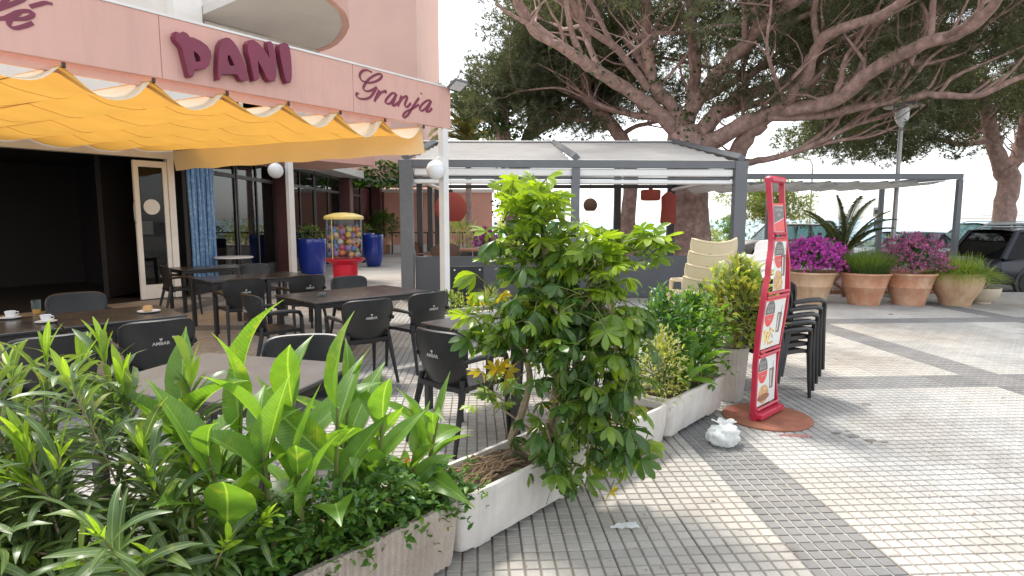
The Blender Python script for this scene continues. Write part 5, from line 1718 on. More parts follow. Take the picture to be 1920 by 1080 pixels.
for z in (0.10, 0.525, 0.56, 0.985, 1.02, 1.44, 1.475):
    w = rx(z) * 2 - 0.02
    MB().tube([(-w / 2, ry(z) - 0.022, z), (w / 2, ry(z) - 0.022, z)], 0.011, 6).build('crossbar', M['red_steel'], rk)
MB().cbox((0, 0, 0.055), (0.42, 0.11, 0.05), 0.01).build('foot_plate', M['red_steel'], rk)

def poster(z0, z1, kind):
    zc, h = (z0 + z1) / 2, z1 - z0
    w = min(rx(z0), rx(zc), rx(z1)) * 2 - 0.04
    lean = math.atan2(ry(z1) - ry(z0), h)
    Xp = Matrix.Translation((0, ry(zc) - 0.012, zc)) @ Matrix.Rotation(PI / 2 - lean, 4, 'X')   # local xy = poster face, +z towards the viewer
    p = MB().cbox((0, 0, 0), (w, h, 0.006), 0.001, 0, 0, Xp).build('poster', M['poster_white'], rk)
    MB().box((0, h / 2 - 0.008, 0.0042), (w, 0.016, 0.002), 0, 0, Xp).build('header_strip', M['sign_red'], p)
    def patch(name, pts, z, m_):
        MB().prism(pts, z, z + 0.0004, 0, Xp).build(name, M[m_], p)
    def words(txt, x, y, size, m_='print_white', z=0.0046, bold=0.0006):
        me = text_mesh(txt, size, M[m_], 'lettering', bold=bold, extrude=0.0001)
        link('lettering', me, p, Xp @ Matrix.Translation((x, y, z)))
    if kind == 'top':
        g = [(-w / 2 + .004, -0.04), (w / 2 - .004, 0.0), (w / 2 - .004, h / 2 - 0.02), (-w / 2 + .004, h / 2 - 0.02)]
        patch('grey_field', g, 0.0034, 'poster_grey')
        patch('red_field', [(-w / 2 + .004, -h / 2 + .004), (w / 2 - .004, -h / 2 + .004), (w / 2 - .004, -0.004), (w * 0.1, -0.022), (-w / 2 + .004, -0.046)], 0.0031, 'sign_red')
        words('CAFETERIA', 0, 0.058, 0.030)
        words('BAR', 0, 0.020, 0.030)
    else:
        ell = lambda cx, cy, rx_, ry_, n=28: [(cx + rx_ * math.cos(2 * PI * k / n), cy + ry_ * math.sin(2 * PI * k / n)) for k in range(n)]
        clip = lambda pts, lo, hi: [(max(-w / 2 + 0.003, min(w / 2 - .003, x)), max(lo, min(hi, y))) for x, y in pts]
        cy = h / 2 - 0.115
        base = ell(-w / 2 + 0.085, cy, 0.088, 0.108)
        patch('red_half', clip(base, -1, cy - 0.012), 0.0031, 'sign_red')
        patch('grey_half', clip(base, cy - 0.008, h / 2 - 0.018), 0.0034, 'poster_grey')
        words('COCA', -w / 2 + 0.083, cy + 0.055, 0.040)
        words('BOCA', -w / 2 + 0.083, cy + 0.018, 0.040)
        words('menu', -w / 2 + 0.083, cy - 0.045, 0.028)
        if kind == 1:
            food = [(-w / 2 + .004, -h / 2 + .004), (0.05, -h / 2 + .004), (0.06, -h / 2 + 0.06), (0.03, -h / 2 + 0.13), (-0.02, -h / 2 + 0.16), (-0.07, -h / 2 + 0.15), (-w / 2 + .004, -h / 2 + 0.10)]
            patch('food_picture', food, 0.0031, 'food_tan')
        elif kind == 2:
            for k in range(16):
                rs = random.Random(k + 9)
                cx, cy2, an = rs.uniform(-w / 2 + 0.03, 0.0), -h / 2 + rs.uniform(0.02, 0.15), rs.uniform(0, PI)
                q = [(-0.05, -0.008), (0.05, -0.008), (0.05, 0.008), (-0.05, 0.008)]
                q = [(cx + x * math.cos(an) - y * math.sin(an), cy2 + x * math.sin(an) + y * math.cos(an)) for x, y in q]
                q = [(max(-w / 2 + .004, x), max(-h / 2 + .004, y)) for x, y in q]
                patch('food_picture', q, 0.0031 + 0.00005 * k, 'food_tan' if k % 3 else 'yellow_plastic')
        else:
            patch('food_picture', ell(-w * 0.16, -h / 2 + 0.085, 0.095, 0.075), 0.0031, 'food_tan')
            patch('food_picture', ell(-w * 0.16, -h / 2 + 0.06, 0.11, 0.028), 0.0036, 'wood_brown')
        gx = w * 0.27
        patch('drink_picture', [(gx - 0.032, -0.09), (gx + 0.032, -0.09), (gx + 0.045, 0.075), (gx - 0.045, 0.075)], 0.0031, 'drink_brown')
        patch('drink_picture', [(gx - 0.020, -0.075), (gx - 0.006, -0.075), (gx - 0.004, 0.06), (gx - 0.022, 0.06)], 0.0036, 'poster_white')
        patch('straw_picture', [(gx + 0.01, 0.03), (gx + 0.016, 0.03), (gx + 0.03, 0.13), (gx + 0.024, 0.13)], 0.0036, 'poster_grey')
poster(0.115, 0.515, 3)
poster(0.575, 0.975, 2)
poster(1.035, 1.43, 1)
poster(1.485, 1.705, 'top')

bagt = thing('plastic_bag', 'crumpled white plastic bag on the pavement by the rack base', 'bag', (1.50, 4.08, 0))
bm = bmesh.new()
bmesh.ops.create_icosphere(bm, subdivisions=4, radius=1)
from mathutils import noise as mnoise
for v in bm.verts:
    d = v.co.normalized()
    k = 1 + 0.25 * mnoise.noise(d * 1.8) - 0.42 * abs(mnoise.noise(Vector((d.x * 3.2, d.y * 3.2, d.z * 1.4)) + Vector((3, 1, 2)))) - 0.16 * abs(mnoise.noise(d * 8))
    v.co = Vector((d.x * 0.125 * k, d.y * 0.115 * k, max(0.002, 0.066 + d.z * 0.085 * k)))
for f in bm.faces:
    f.smooth = True
me = bpy.data.meshes.new('film'); bm.to_mesh(me); bm.free()
me.materials.append(M['bag'])
link('film', me, bagt)
b = MB()
def ear(u, v):
    a = (u - 0.5) * 1.7
    r = 0.05 + 0.04 * v
    return (0.02 + r * math.sin(a) * (0.4 + v), 0.03 + r * 0.5 * math.cos(a) + 0.012 * math.sin(u * 22) * v, 0.115 + 0.045 * v * math.cos(a * 0.8) + 0.01 * math.sin(u * 17 + 1) * v)
b.grid(ear, 24, 5)
b.build('handle', M['bag'], bagt, 0)
sc_ = thing('plastic_scrap', 'flattened torn clear wrapper on the pavement before the troughs', 'litter', (0.58, 2.93, 0), R(10))
b = MB()
def scrapf(u, v):
    w = 0.045 * (1 - 0.55 * abs(u - 0.75)) * (0.3 + 0.7 * min(1, u * 3))
    return (-0.075 + 0.15 * u, (v - 0.5) * 2 * w * 0.7, 0.004 + 0.010 * abs(math.sin(u * 9 + v * 5)) * abs(math.sin(v * 7 + u * 3)))
b.grid(scrapf, 16, 8)
b.build('film', M['bag'], sc_, 0)
for k, (x, y, l) in enumerate(((1.12, 3.22, 0.035), (0.72, 3.05, 0.02), (1.05, 2.78, 0.025), (2.55, 4.10, 0.04), (6.4, 9.9, 0.12))):
    d = thing('fallen_leaf', ['dry leaf on the pavement right of the wrapper', 'tiny dry leaf nearest the cracked trough', 'dark leaf fragment near the dark paving band', 'dark debris right of the rusty base', 'dark leaf in front of the terracotta pots'][k], 'leaf', (x, y, 0.003), random.random() * 6)
    bb = MB(); bb.add(*leaf_geo(l, l * 0.45, ovate, 0.5, 0.5, 5, 1)); bb.build('blade', M['root'], d)

# ================================================================== POTS IN FRONT OF THE ROAD
def terr_pot(label, x, y, r, h, m_, style=0, group='terracotta pots along the road', name='terracotta_pot'):
    t = thing(name, label, 'pot', (x, y, 0), random.random() * 6, group)
    if style == 0:
        prof = [(r * .58, 0), (r * .60, .02), (r * .64, h * .15), (r * .80, h * .55), (r * .815, h * .56), (r * .815, h * .585), (r * .81, h * .595), (r * .93, h * .90), (r * 1.0, h * .95), (r * 1.0, h * .985), (r * .985, h), (r * .92, h), (r * .86, h * .88)]
    elif style == 1:
        prof = [(r * .56, 0), (r * .58, .02), (r * .66, h * .2), (r * .92, h * .52), (r * 1.0, h * .74), (r * .99, h * .88), (r * .93, h * .93), (r * .97, h * .96), (r * .97, h), (r * .88, h), (r * .86, h * .85)]
    else:
        prof = [(r * .5, 0), (r * .52, .03), (r * .55, h * .12), (r * .88, h * .45), (r * 1.0, h * .85), (r * 1.0, h), (r * .9, h), (r * .88, h * .85)]
    MB().lathe(prof, 48).build('body', M[m_], t, 40)
    MB().lathe([(prof[-1][0], h * 0.88), (0.001, h * 0.90)], 24).build('soil', M['soil'], t)
    return t
PR, PH = 0.44, 0.60
spots = [(5.72, 11.35), (6.62, 11.15), (7.44, 11.12), (8.27, 11.05)]
terr_pot('terracotta pot of magenta flowers, right behind the rack', *spots[0], PR, PH, 'sand_pot')
terr_pot('terracotta pot with soft dark green grass', *spots[1], PR, PH, 'terracotta')
terr_pot('terracotta pot with mauve flowers', *spots[2], PR, PH, 'terracotta')
terr_pot('round-bellied sandy terracotta pot with arching lime grass', *spots[3], PR * 0.96, PH, 'sand_pot', 1)
terr_pot('small beige bowl pot at the end of the row', 8.95, 11.30, 0.30, 0.30, 'beige_pot', 2, None, 'bowl_pot')

def flower_mass(name, label, loc, rad, n, petal, foliage, group=None, size=0.05):
    t = thing(name, label, 'flowers', loc, 0, group)
    pm = np.array([(-.5, 0, 0), (0.0, 1.0, 0.1), (.5, 0, 0), (0, -0.2, .25)]) * size
    def mass(nm, cnt, m_, lo, hi, zlo, pts):
        V, Fq = [], []
        for k in range(cnt):
            d = rnd_dir(-25, 88)
            r = (lo + (hi - lo) * random.random()) * (1 + 0.18 * math.sin(4 * math.atan2(d.y, d.x) + 5 * d.z))
            p = Vector((d.x * rad[0] * r, d.y * rad[1] * r, rad[2] * 0.75 + d.z * rad[2] * r))
            if p.z < zlo:
                continue
            Q = Euler((random.random() * 6, random.random() * 6, random.random() * 6)).to_matrix()
            for s in range(2):
                Q2 = Q @ Euler((0, s * 1.3, s * 1.6)).to_matrix()
                V.append(pts @ np.array(Q2).T * random.uniform(0.7, 1.3) + np.array(p))
        V = np.vstack(V)
        nq = len(V) // 4
        Fc = np.arange(nq * 4).reshape(-1, 4)
        o = link(nm, np_mesh(nm, V, Fc, M[m_]), t)
        o['kind'] = 'stuff'
    mass('blossom', n, petal, 0.72, 1.12, 0.08, pm)
    mass('foliage', n // 2, foliage, 0.2, 0.85, 0.0, pm)
    for k in range(7):
        d = rnd_dir(30, 85)
        MB().tube([(0, 0, -0.04), (d.x * rad[0] * 0.4, d.y * rad[1] * .4, rad[2] * .4), (d.x * rad[0] * .7, d.y * rad[1] * .7, rad[2] * .9)], 0.008, 5).build('stem', M['stem_grey'], t)
    return t
random.seed(71)
flower_mass('magenta_bougainvillea', 'dense dome of vivid magenta flowers', (spots[0][0] + 0.02, spots[0][1], PH * .9), (0.52, 0.5, 0.36), 1500, 'magenta', 'dark_leaf')
flower_mass('mauve_bougainvillea', 'loose spray of mauve flowers in the third pot', (spots[2][0] + 0.05, spots[2][1], PH * .9), (0.55, 0.5, 0.40), 1100, 'mauve', 'dark_leaf', size=0.042)

def grass_tuft(name, label, loc, n, L, spread, m_, droop, w=0.008, up=0.9, group=None, cat='grass'):
    t = thing(name, label, cat, loc, 0, group)
    V, Fq = [], []
    o = 0
    for k in range(n):
        a = random.uniform(0, 2 * PI)
        r0 = spread[0] * math.sqrt(random.random())
        p0 = np.array((r0 * math.cos(a), r0 * math.sin(a), 0))
        a2 = a + random.gauss(0, 0.5)
        out = spread[1] * random.random() ** 0.7
        l = L * random.uniform(0.7, 1.15)
        side = np.array((-math.sin(a2), math.cos(a2), 0))
        dirv = np.array((math.cos(a2), math.sin(a2), 0))
        ns = 5
        pts = []
        for i in range(ns + 1):
            q = i / ns
            pts.append(p0 + dirv * out * q ** 1.3 + np.array((0, 0, l * (up * q - droop * (out / max(0.01, spread[1])) * q * q))))
        for i, p in enumerate(pts):
            ww = w * (1 - 0.85 * i / ns)
            V += [p - side * ww / 2, p + side * ww / 2]
        for i in range(ns):
            Fq.append((o + 2 * i, o + 2 * i + 1, o + 2 * i + 3, o + 2 * i + 2))
        o += 2 * (ns + 1)
    ob = link('blades', np_mesh('blades', np.array(V), np.array(Fq), M[m_]), t)
    ob['kind'] = 'stuff'
    return t
grass_tuft('soft_grass', 'soft dark green feathery grass in the second pot', (spots[1][0], spots[1][1], PH * .9), 2600, 0.58, (0.34, 0.46), 'grass_soft', 0.28, 0.009)
grass_tuft('lime_grass', 'long lime green grass arching over the bellied pot', (spots[3][0] + 0.05, spots[3][1], PH * .88), 1500, 0.55, (0.30, 0.68), 'grass_lime', 1.15, 0.014)
ag = [lf('dark_leaf', 0.30, 0.03, lance, 0.9, 6), lf('palm', 0.34, 0.03, lance, 0.5, 6), lf('pale_leaf', 0.28, 0.028, lance, 1.2, 6)]
bush('strappy_plant', 'strap-leaved plant in the small beige bowl pot', (8.97, 11.30, 0.26), (0.12, 0.12, 0.14), 90, ag, (5, 80), nstem=3, nmax=90, cat='plant')

# low crossed timber fence behind the pots
fe = thing('crossed_fence', 'low reddish timber fence with crossed boards behind the pots', 'fence', (5.2, 12.2, 0))
for k in range(8):
    wbuild(MB().cbox((5.2 + 0.55 * k, 12.25, 0.30), (0.07, 0.07, 0.60), 0.006), 'post', M['wood_brown'], fe)
wbuild(MB().cbox((7.1, 12.21, 0.53), (4.0, 0.03, 0.07), 0.004), 'rail', M['wood_brown'], fe)
wbuild(MB().cbox((7.1, 12.21, 0.10), (4.0, 0.03, 0.07), 0.004), 'rail', M['wood_brown'], fe)
for k in range(7):
    for s in (-1, 1):
        X = Matrix.Translation((5.2 + 0.55 * k + 0.275, 12.19 - 0.015 * s, 0.315)) @ Matrix.Rotation(s * math.atan2(0.36, 0.46), 4, 'Y')
        wbuild(MB().cbox((0, 0, 0), (0.56, 0.022, 0.05), 0.003, 0, 0, X), 'board', M['wood_brown'], fe)

# ---- blue glazed pots and terracotta pot by the arcade
def blue_pot(label, x, y, r=0.36, h=1.08):
    t = thing('glazed_pot', label, 'pot', (x, y, 0), 0, 'tall blue glazed pots')
    MB().lathe([(r * .62, 0), (r * .70, .03), (r * .86, h * .2), (r * .97, h * .5), (r * 1.0, h * .85), (r * 1.02, h * .96), (r * 1.0, h), (r * .9, h), (r * .86, h * .9)], 40).build('body', M['blue_glaze'], t, 40)
    MB().lathe([(r * .88, h * .92), (.001, h * .93)], 20).build('soil', M['soil'], t)
blue_pot('tall blue glazed pot left of the red ball machine', -5.35, 16.0, 0.37)
blue_pot('tall blue glazed pot right behind the red ball machine', -5.55, 22.6)
blue_pot('tall blue glazed pot partly behind the drum of balls', -4.75, 20.5, 0.34)
dk2 = [lf('dark_leaf', 0.09, 0.035), lf('small_leaf', 0.08, 0.035), lf('pale_leaf', 0.07, 0.025)]
bush('pot_plant', 'low dark plant in the left blue pot', (-5.35, 16.0, 1.0), (0.42, 0.4, 0.20), 260, dk2, nmax=40, cat='plant', nstem=4)
bush('pot_plant', 'low plant in the blue pot behind the ball machine', (-5.55, 22.6, 1.0), (0.36, 0.36, 0.2), 160, dk2, nmax=20, cat='plant', nstem=4)
terr_pot('terracotta pot with bushy plant at the end of the arcade', -6.1, 28.6, 0.50, 0.75, 'terracotta', 0, None)
bush('pot_plant', 'bushy dark green plant in the far terracotta pot', (-6.1, 28.6, 0.68), (0.75, 0.7, 0.60), 700, [lf('dark_leaf', 0.20, 0.06, lance), lf('small_leaf', 0.18, 0.06, lance)], nmax=60, cat='plant')
# vine trailing along the edge of the upper floor
random.seed(77)
vine = thing('trailing_vine', 'leafy vine trailing along the edge above the arcade', 'vine', (-6.35, 25.5, 3.12))
MB().cbox((0, 0.27, 0.10), (4.0, 0.30, 0.25), 0.02).build('window_box', M['white_wall'], vine)
items = []
vl = [lf('ivy', 0.15, 0.12), lf('round_leaf', 0.13, 0.11), lf('ivy', 0.12, 0.10)]
for k in range(1100):
    x = random.uniform(-1.9, 2.0)
    hgt = 0.30 + 0.55 * math.exp(-((x - 0.9) / 0.8) ** 2)
    z = 0.12 + random.uniform(-0.32, hgt)
    items.append((frame((x, random.gauss(-0.05, 0.16), z), rnd_dir(-40, 50), (0, 0, 1), random.uniform(1.0, 1.8)), random.choice(vl)))
place_leaves(vine, items, 'leaf', 60)

# ---- furniture and flowers inside the pergola
def wicker_chair(label, x, y, deg):
    t = thing('wicker_chair', label, 'chair', (x, y, 0.18), R(deg), 'brown wicker chairs in the pergola')
    MB().cbox((0, 0, 0.42), (0.50, 0.48, 0.07), 0.02).build('seat', M['wicker'], t)
    def bkf(u, v):
        q = 2 * u - 1
        return (q * (0.25 + 0.05 * v), -0.24 - 0.10 * v + 0.10 * q * q, 0.42 + 0.50 * v - 0.10 * abs(q) ** 3 * v)
    b = MB(); b.grid(bkf, 10, 6); n = len(b.v)
    b.add([(x_, y_ + 0.035, z_) for x_, y_, z_ in b.v[:n]], [tuple(i for i in f[::-1]) for f in b.f[:]])
    b.build('backrest', M['wicker'], t, 60)
    for sx in (-1, 1):
        MB().tube([(sx * 0.28, -0.26, 0.66), (sx * 0.30, 0.0, 0.66), (sx * 0.28, 0.22, 0.62)], 0.022, 6).build('armrest', M['wicker'], t)
        for sy in (-1, 1):
            MB().tube([(sx * 0.24, sy * 0.21, 0.40), (sx * 0.25, sy * 0.23, 0)], 0.02, 6).build('leg', M['wicker'], t)
        MB().tube([(sx * 0.28, 0.20, 0.63), (sx * 0.25, 0.22, 0.40)], 0.02, 6).build('arm_post', M['wicker'], t)
def wood_table(label, x, y, rz=0, L=1.3):
    t = thing('wood_table', label, 'table', (x, y, 0.18), rz, 'wooden tables in the pergola')
    MB().cbox((0, 0, 0.74), (L, 0.8, 0.05), 0.008).build('tabletop', M['wood_brown'], t)
    for sx in (-1, 1):
        for sy in (-1, 1):
            MB().cbox((sx * (L / 2 - 0.08), sy * 0.32, 0.357), (0.08, 0.08, 0.714), 0.006).build('leg', M['wood_brown'], t)
wood_table('wooden table behind the white corner post', -1.05, 13.3)
wood_table('wooden table below the magenta flowers in the pergola', 0.35, 14.9)
wood_table('wooden table behind the tall shrub, in the pergola', 2.4, 14.0)
wicker_chair('brown wicker chair at the left end of the pergola table', -1.95 + 0.1, 13.3, -80)
wicker_chair('brown wicker chair right of the corner post table', -0.1, 13.5, 95)
wicker_chair('brown wicker chair with its back just above the parapet, left', -1.45, 12.55, 20)
wicker_chair('brown wicker chair with its back just above the parapet, middle', 0.05, 12.75, -25)
wicker_chair('brown wicker chair beside the magenta flowers', 0.75, 13.9, 30)
wicker_chair('brown wicker chair behind the shrub top', 2.0, 13.2, 10)
t = thing('glass_bottle', 'slim clear bottle on the pergola table', 'bottle', (-0.75, 13.2, 0.945))
MB().lathe([(0.04, 0), (0.045, 0.02), (0.045, 0.16), (0.02, 0.24), (0.018, 0.33), (0.001, 0.33)], 16).build('bottle', M['clear'], t)
bx_ = thing('black_bin', 'dark rounded tub behind the parapet, left of the beige chairs', 'tub', (3.05, 12.95, 0.48))
MB().lathe([(0.30, 0.0), (0.36, 0.06), (0.42, 0.50), (0.45, 0.62), (0.46, 0.68), (0.43, 0.70), (0.001, 0.72)], 28).build('tub', M['grey_panel'], bx_)
MB().cbox((0, 0, -0.15), (0.7, 0.7, 0.30), 0.01).build('plinth', M['grey_panel'], bx_)
flower_mass('magenta_bougainvillea', 'small clump of magenta flowers seen through the pergola', (-0.85, 19.6, 0.55), (0.42, 0.4, 0.40), 420, 'magenta', 'dark_leaf', size=0.07)
bush('pot_plant', 'pale feathery plant seen through the pergola behind the red lantern', (-1.75, 19.8, 0.3), (0.7, 0.5, 0.62), 420, [lf('pale_leaf', 0.22, 0.03, lance), lf('grass_lime', 0.2, 0.03, lance)], (20, 80), nmax=40, cat='plant')
bush('pot_plant', 'grey-green shrub by the thin trunk behind the pergola', (0.2, 20.0, 0.2), (0.6, 0.5, 0.55), 420, [lf('grass_soft', 0.14, 0.04, lance), lf('dark_leaf', 0.12, 0.04, lance)], nmax=40, cat='shrub')
for k, (x, lb) in enumerate(((-1.75, 'feathery plant'), (-0.85, 'magenta clump'), (0.2, 'grey-green shrub'))):
    t = thing('flower_box', f'dark flower box under the {lb} behind the pergola', 'flower box', (x, 19.75, 0))
    MB().cbox((0, 0, 0.28), (0.85, 0.4, 0.52), 0.02).build('box', M['dark_frame'], t)
    MB().cbox((0, 0, 0.0125), (0.7, 0.3, 0.025), 0.004).build('base', M['dark_frame'], t)

# ---- open frame with a wavy white shade
of = thing('shade_frame', 'slender grey open frame with a wavy white shade cloth', 'shade frame', (5.2, 14.4, 0))
def ofb(name, c, d):
    wbuild(MB().cbox(c, d, 0.004), name, M['grey_steel'], of)
ofb('beam', (7.75, 14.4, 2.60), (5.9, 0.10, 0.13))
ofb('beam', (7.75, 17.4, 2.60), (5.9, 0.10, 0.11))
for x, y in ((10.65, 14.4), (10.65, 17.4), (7.4, 17.4)):
    ofb('post', (x, y, 1.265), (0.11, 0.11, 2.53))
for x in (4.85, 10.65):
    ofb('side_beam', (x, 15.9, 2.60), (0.10, 2.89, 0.10))
def shf(u, v):
    x = 4.95 + 5.45 * u
    return (x, 14.62 + 2.6 * v, 2.50 - 0.17 * abs(math.sin(u * PI * 8)) * (1 - u * 0.55) - 0.02 * v)
wbuild(MB().grid(shf, 96, 6), 'shade_cloth', M['shade'], of, 60)
for k in range(9):
    x = 4.95 + 5.45 * k / 8
    wbuild(MB().tube([(x, 14.55, 2.505), (x, 17.3, 2.485)], 0.016, 5), 'crossbar', M['galv'], of)

# ================================================================== TREES
def spline(pts, rad, sub=4):
    pts = [Vector(p) for p in pts]
    n = len(pts)
    P_, Rr = [], []
    for i in range(n - 1):
        a, b2, c_, d_ = pts[max(i - 1, 0)], pts[i], pts[i + 1], pts[min(i + 2, n - 1)]
        for k in range(sub):
            t_ = k / sub
            P_.append(0.5 * ((2 * b2) + (c_ - a) * t_ + (2 * a - 5 * b2 + 4 * c_ - d_) * t_ ** 2 + (3 * b2 - a - 3 * c_ + d_) * t_ ** 3))
            Rr.append(rad[i] + (rad[i + 1] - rad[i]) * t_)
    P_.append(pts[-1]); Rr.append(rad[-1])
    return P_, Rr

def tuft_field(centres, radii, per, needle=0.20, width=0.026, nn=9, flatz=0.7, upbias=0.25):
    """needle tufts spread through clumps -> vertex and triangle arrays"""
    V = []
    for c, r in zip(centres, radii):
        n = max(4, int(per * (r / 0.8) ** 2))
        d = rng.normal(size=(n, 3))
        d /= np.linalg.norm(d, axis=1)[:, None]
        rr = r * (0.35 + 0.65 * rng.random(n) ** 0.5)
        p = np.array(c) + d * rr[:, None] * np.array((1, 1, flatz))
        # needles of each tuft
        nd = rng.normal(size=(n, nn, 3)) * 0.75 + d[:, None, :] * 0.8
        nd[:, :, 2] += upbias
        nd /= np.linalg.norm(nd, axis=2)[:, :, None]
        L = needle * (0.7 + 0.6 * rng.random((n, nn, 1)))
        sd_ = np.cross(nd, rng.normal(size=(n, nn, 3)))
        sd_ /= np.linalg.norm(sd_, axis=2)[:, :, None] + 1e-9
        base = np.repeat(p[:, None, :], nn, axis=1)
        a = base - sd_ * width / 2
        b_ = base + sd_ * width / 2
        c_ = base + nd * L
        V.append(np.stack([a, b_, c_], axis=2).reshape(-1, 3))
    V = np.vstack(V)
    return V, np.arange(len(V)).reshape(-1, 3)

def limb(root, pts, rad, name='limb', seg=9, wob=0.05, m_='bark'):
    P_, Rr = spline(pts, rad, 5)
    for i in range(1, len(P_) - 1):
        P_[i] = P_[i] + Vector((random.gauss(0, wob), random.gauss(0, wob), random.gauss(0, wob))) * min(Rr[i], 0.2) * 2
        Rr[i] *= random.uniform(0.95, 1.06) if Rr[i] < 0.3 else random.uniform(0.985, 1.02)
    o = MB().tube(P_, Rr, seg).build(name, M[m_], root, 80)
    return P_, Rr

def twigs(root, paths, n, lo=0.25, ln=(0.9, 2.4), up=0.45):
    """thinner branches leaving the limbs, ending in foliage"""
    tips = []
    b = MB()
    for k in range(n):
        P_, Rr = random.choice(paths)
        i = random.randrange(int(len(P_) * lo), len(P_))
        p = P_[i]; r = Rr[i]
        ax = (P_[min(i + 1, len(P_) - 1)] - P_[max(i - 1, 0)]).normalized()
        d = (ax * 0.55 + Vector((random.gauss(0, .6), random.gauss(0, .6), random.gauss(up, .35)))).normalized()
        L = random.uniform(*ln)
        pts = [p]
        for s in range(4):
            d = (d + Vector((random.gauss(0, .28), random.gauss(0, .28), random.gauss(0.08, .22)))).normalized()
            pts.append(pts[-1] + d * L / 4)
        r0 = min(r * 0.6, random.uniform(0.03, 0.07))
        b.tube(pts, [r0, r0 * .8, r0 * .6, r0 * .45, r0 * .3], 5, caps=False)
        tips.append(pts[-1])
    b.build('twigs', M['bark'], root, 80)['kind'] = 'stuff'
    return tips

def W3(u, v, D):
    """place a traced point of the tree at its own distance D from the picture plane"""
    a, bb = (u - 960) / FPX, (540 - v) / FPX
    c, s = math.cos(PITCH), math.sin(PITCH)
    d = Vector((a, c + bb * s, bb * c - s))
    return Vector((0, 0, CAM_H)) + d * (D / d.y)

random.seed(81)
pine = thing('stone_pine', 'huge spreading stone pine with many bare red-brown limbs behind the pergola', 'tree', (5.3, 18.0, 0))
PB = Vector((5.3, 18.0, 0))
def PL(lst):
    return [W3(u, v, D) - PB for u, v, D in lst]
paths = []
tp = [Vector((0, 0, -0.05)), Vector((0.02, 0, 0.5)), Vector((-0.02, 0, 1.6)), Vector((-0.08, 0, 2.6)), W3(1288, 285, 18) - PB, W3(1282, 240, 18) - PB]
paths.append(limb(pine, tp, [0.85, 0.68, 0.60, 0.58, 0.62, 0.45], 'trunk', 16, 0.02))
Ls = [
 ([(1282, 245, 18), (1262, 205, 17.8), (1225, 155, 17.4), (1213, 80, 16.8), (1212, 10, 16), (1190, -60, 15)], [0.34, 0.28, 0.22, 0.19, 0.16, 0.12]),
 ([(1285, 235, 18), (1296, 190, 18), (1304, 120, 17.5), (1297, 50, 17), (1290, -30, 16)], [0.30, 0.24, 0.19, 0.17, 0.13]),
 ([(1292, 215, 18), (1335, 150, 17.2), (1395, 85, 16), (1440, 35, 15), (1520, -15, 13.5)], [0.28, 0.24, 0.21, 0.18, 0.14]),
 ([(1275, 255, 18), (1215, 195, 17.5), (1140, 145, 16.8), (1078, 105, 16), (1015, 62, 15.2), (975, 15, 14.4), (955, -50, 13.4)], [0.30, 0.26, 0.22, 0.19, 0.16, 0.14, 0.10]),
 ([(1300, 262, 18), (1355, 205, 17.6), (1400, 180, 17.6), (1480, 150, 18), (1540, 120, 18.5)], [0.36, 0.30, 0.25, 0.20, 0.12]),
 ([(1300, 285, 18), (1380, 240, 17), (1440, 212, 16.2), (1505, 160, 15.2), (1525, 100, 14.6), (1560, 60, 14), (1660, 25, 12.8), (1740, -40, 11.6)], [0.40, 0.30, 0.24, 0.20, 0.17, 0.15, 0.13, 0.10]),
 ([(1380, 300, 17.6), (1405, 250, 17), (1450, 212, 16.2), (1560, 190, 15), (1640, 130, 14), (1730, 82, 13), (1790, 66, 12.4), (1850, 25, 11.8), (1900, -50, 11)], [0.30, 0.30, 0.27, 0.23, 0.20, 0.17, 0.15, 0.13, 0.10]),
 ([(1440, 218, 16.2), (1540, 215, 15.6), (1640, 195, 15), (1740, 178, 14.5), (1830, 180, 14), (1900, 150, 13.5), (1990, 120, 13)], [0.20, 0.16, 0.13, 0.11, 0.09, 0.08, 0.05]),
 ([(1470, 150, 17), (1540, 100, 16), (1620, 60, 15), (1700, 0, 14)], [0.16, 0.14, 0.12, 0.08]),
 ([(1395, 305, 17.6), (1440, 298, 17), (1490, 285, 16.6), (1545, 262, 16.2), (1600, 235, 16), (1680, 215, 16)], [0.15, 0.12, 0.10, 0.09, 0.07, 0.04]),
 ([(1215, 165, 17.4), (1160, 95, 17), (1105, 55, 16.4), (1060, 10, 15.8), (1040, -40, 15)], [0.15, 0.13, 0.11, 0.09, 0.07]),
 ([(1250, 195, 17.8), (1205, 120, 18.4), (1165, 60, 19), (1140, -10, 19.5)], [0.14, 0.12, 0.10, 0.07]),
 ([(1330, 180, 17.4), (1420, 130, 18.5), (1530, 95, 20), (1640, 70, 21.5)], [0.16, 0.13, 0.10, 0.06]),
 ([(1350, 215, 17.6), (1460, 185, 19), (1600, 165, 21), (1720, 150, 22.5)], [0.18, 0.14, 0.10, 0.06]),
 ([(1360, 290, 18), (1372, 305, 17.8), (1395, 262, 17.2), (1430, 232, 16.6)], [0.36, 0.32, 0.27, 0.24]),
 ([(1255, 225, 18), (1185, 215, 19), (1110, 195, 20), (1040, 150, 20.8)], [0.15, 0.12, 0.09, 0.05]),
 ([(1130, 140, 16.8), (1095, 60, 17.5), (1085, -10, 18)], [0.12, 0.10, 0.07]),
 ([(1640, 130, 14), (1720, 120, 15), (1800, 105, 16), (1890, 60, 16.5)], [0.12, 0.10, 0.08, 0.05]),
]
for pts, rad in Ls:
    paths.append(limb(pine, PL(pts), [r_ * 0.76 for r_ in rad]))
sec = []
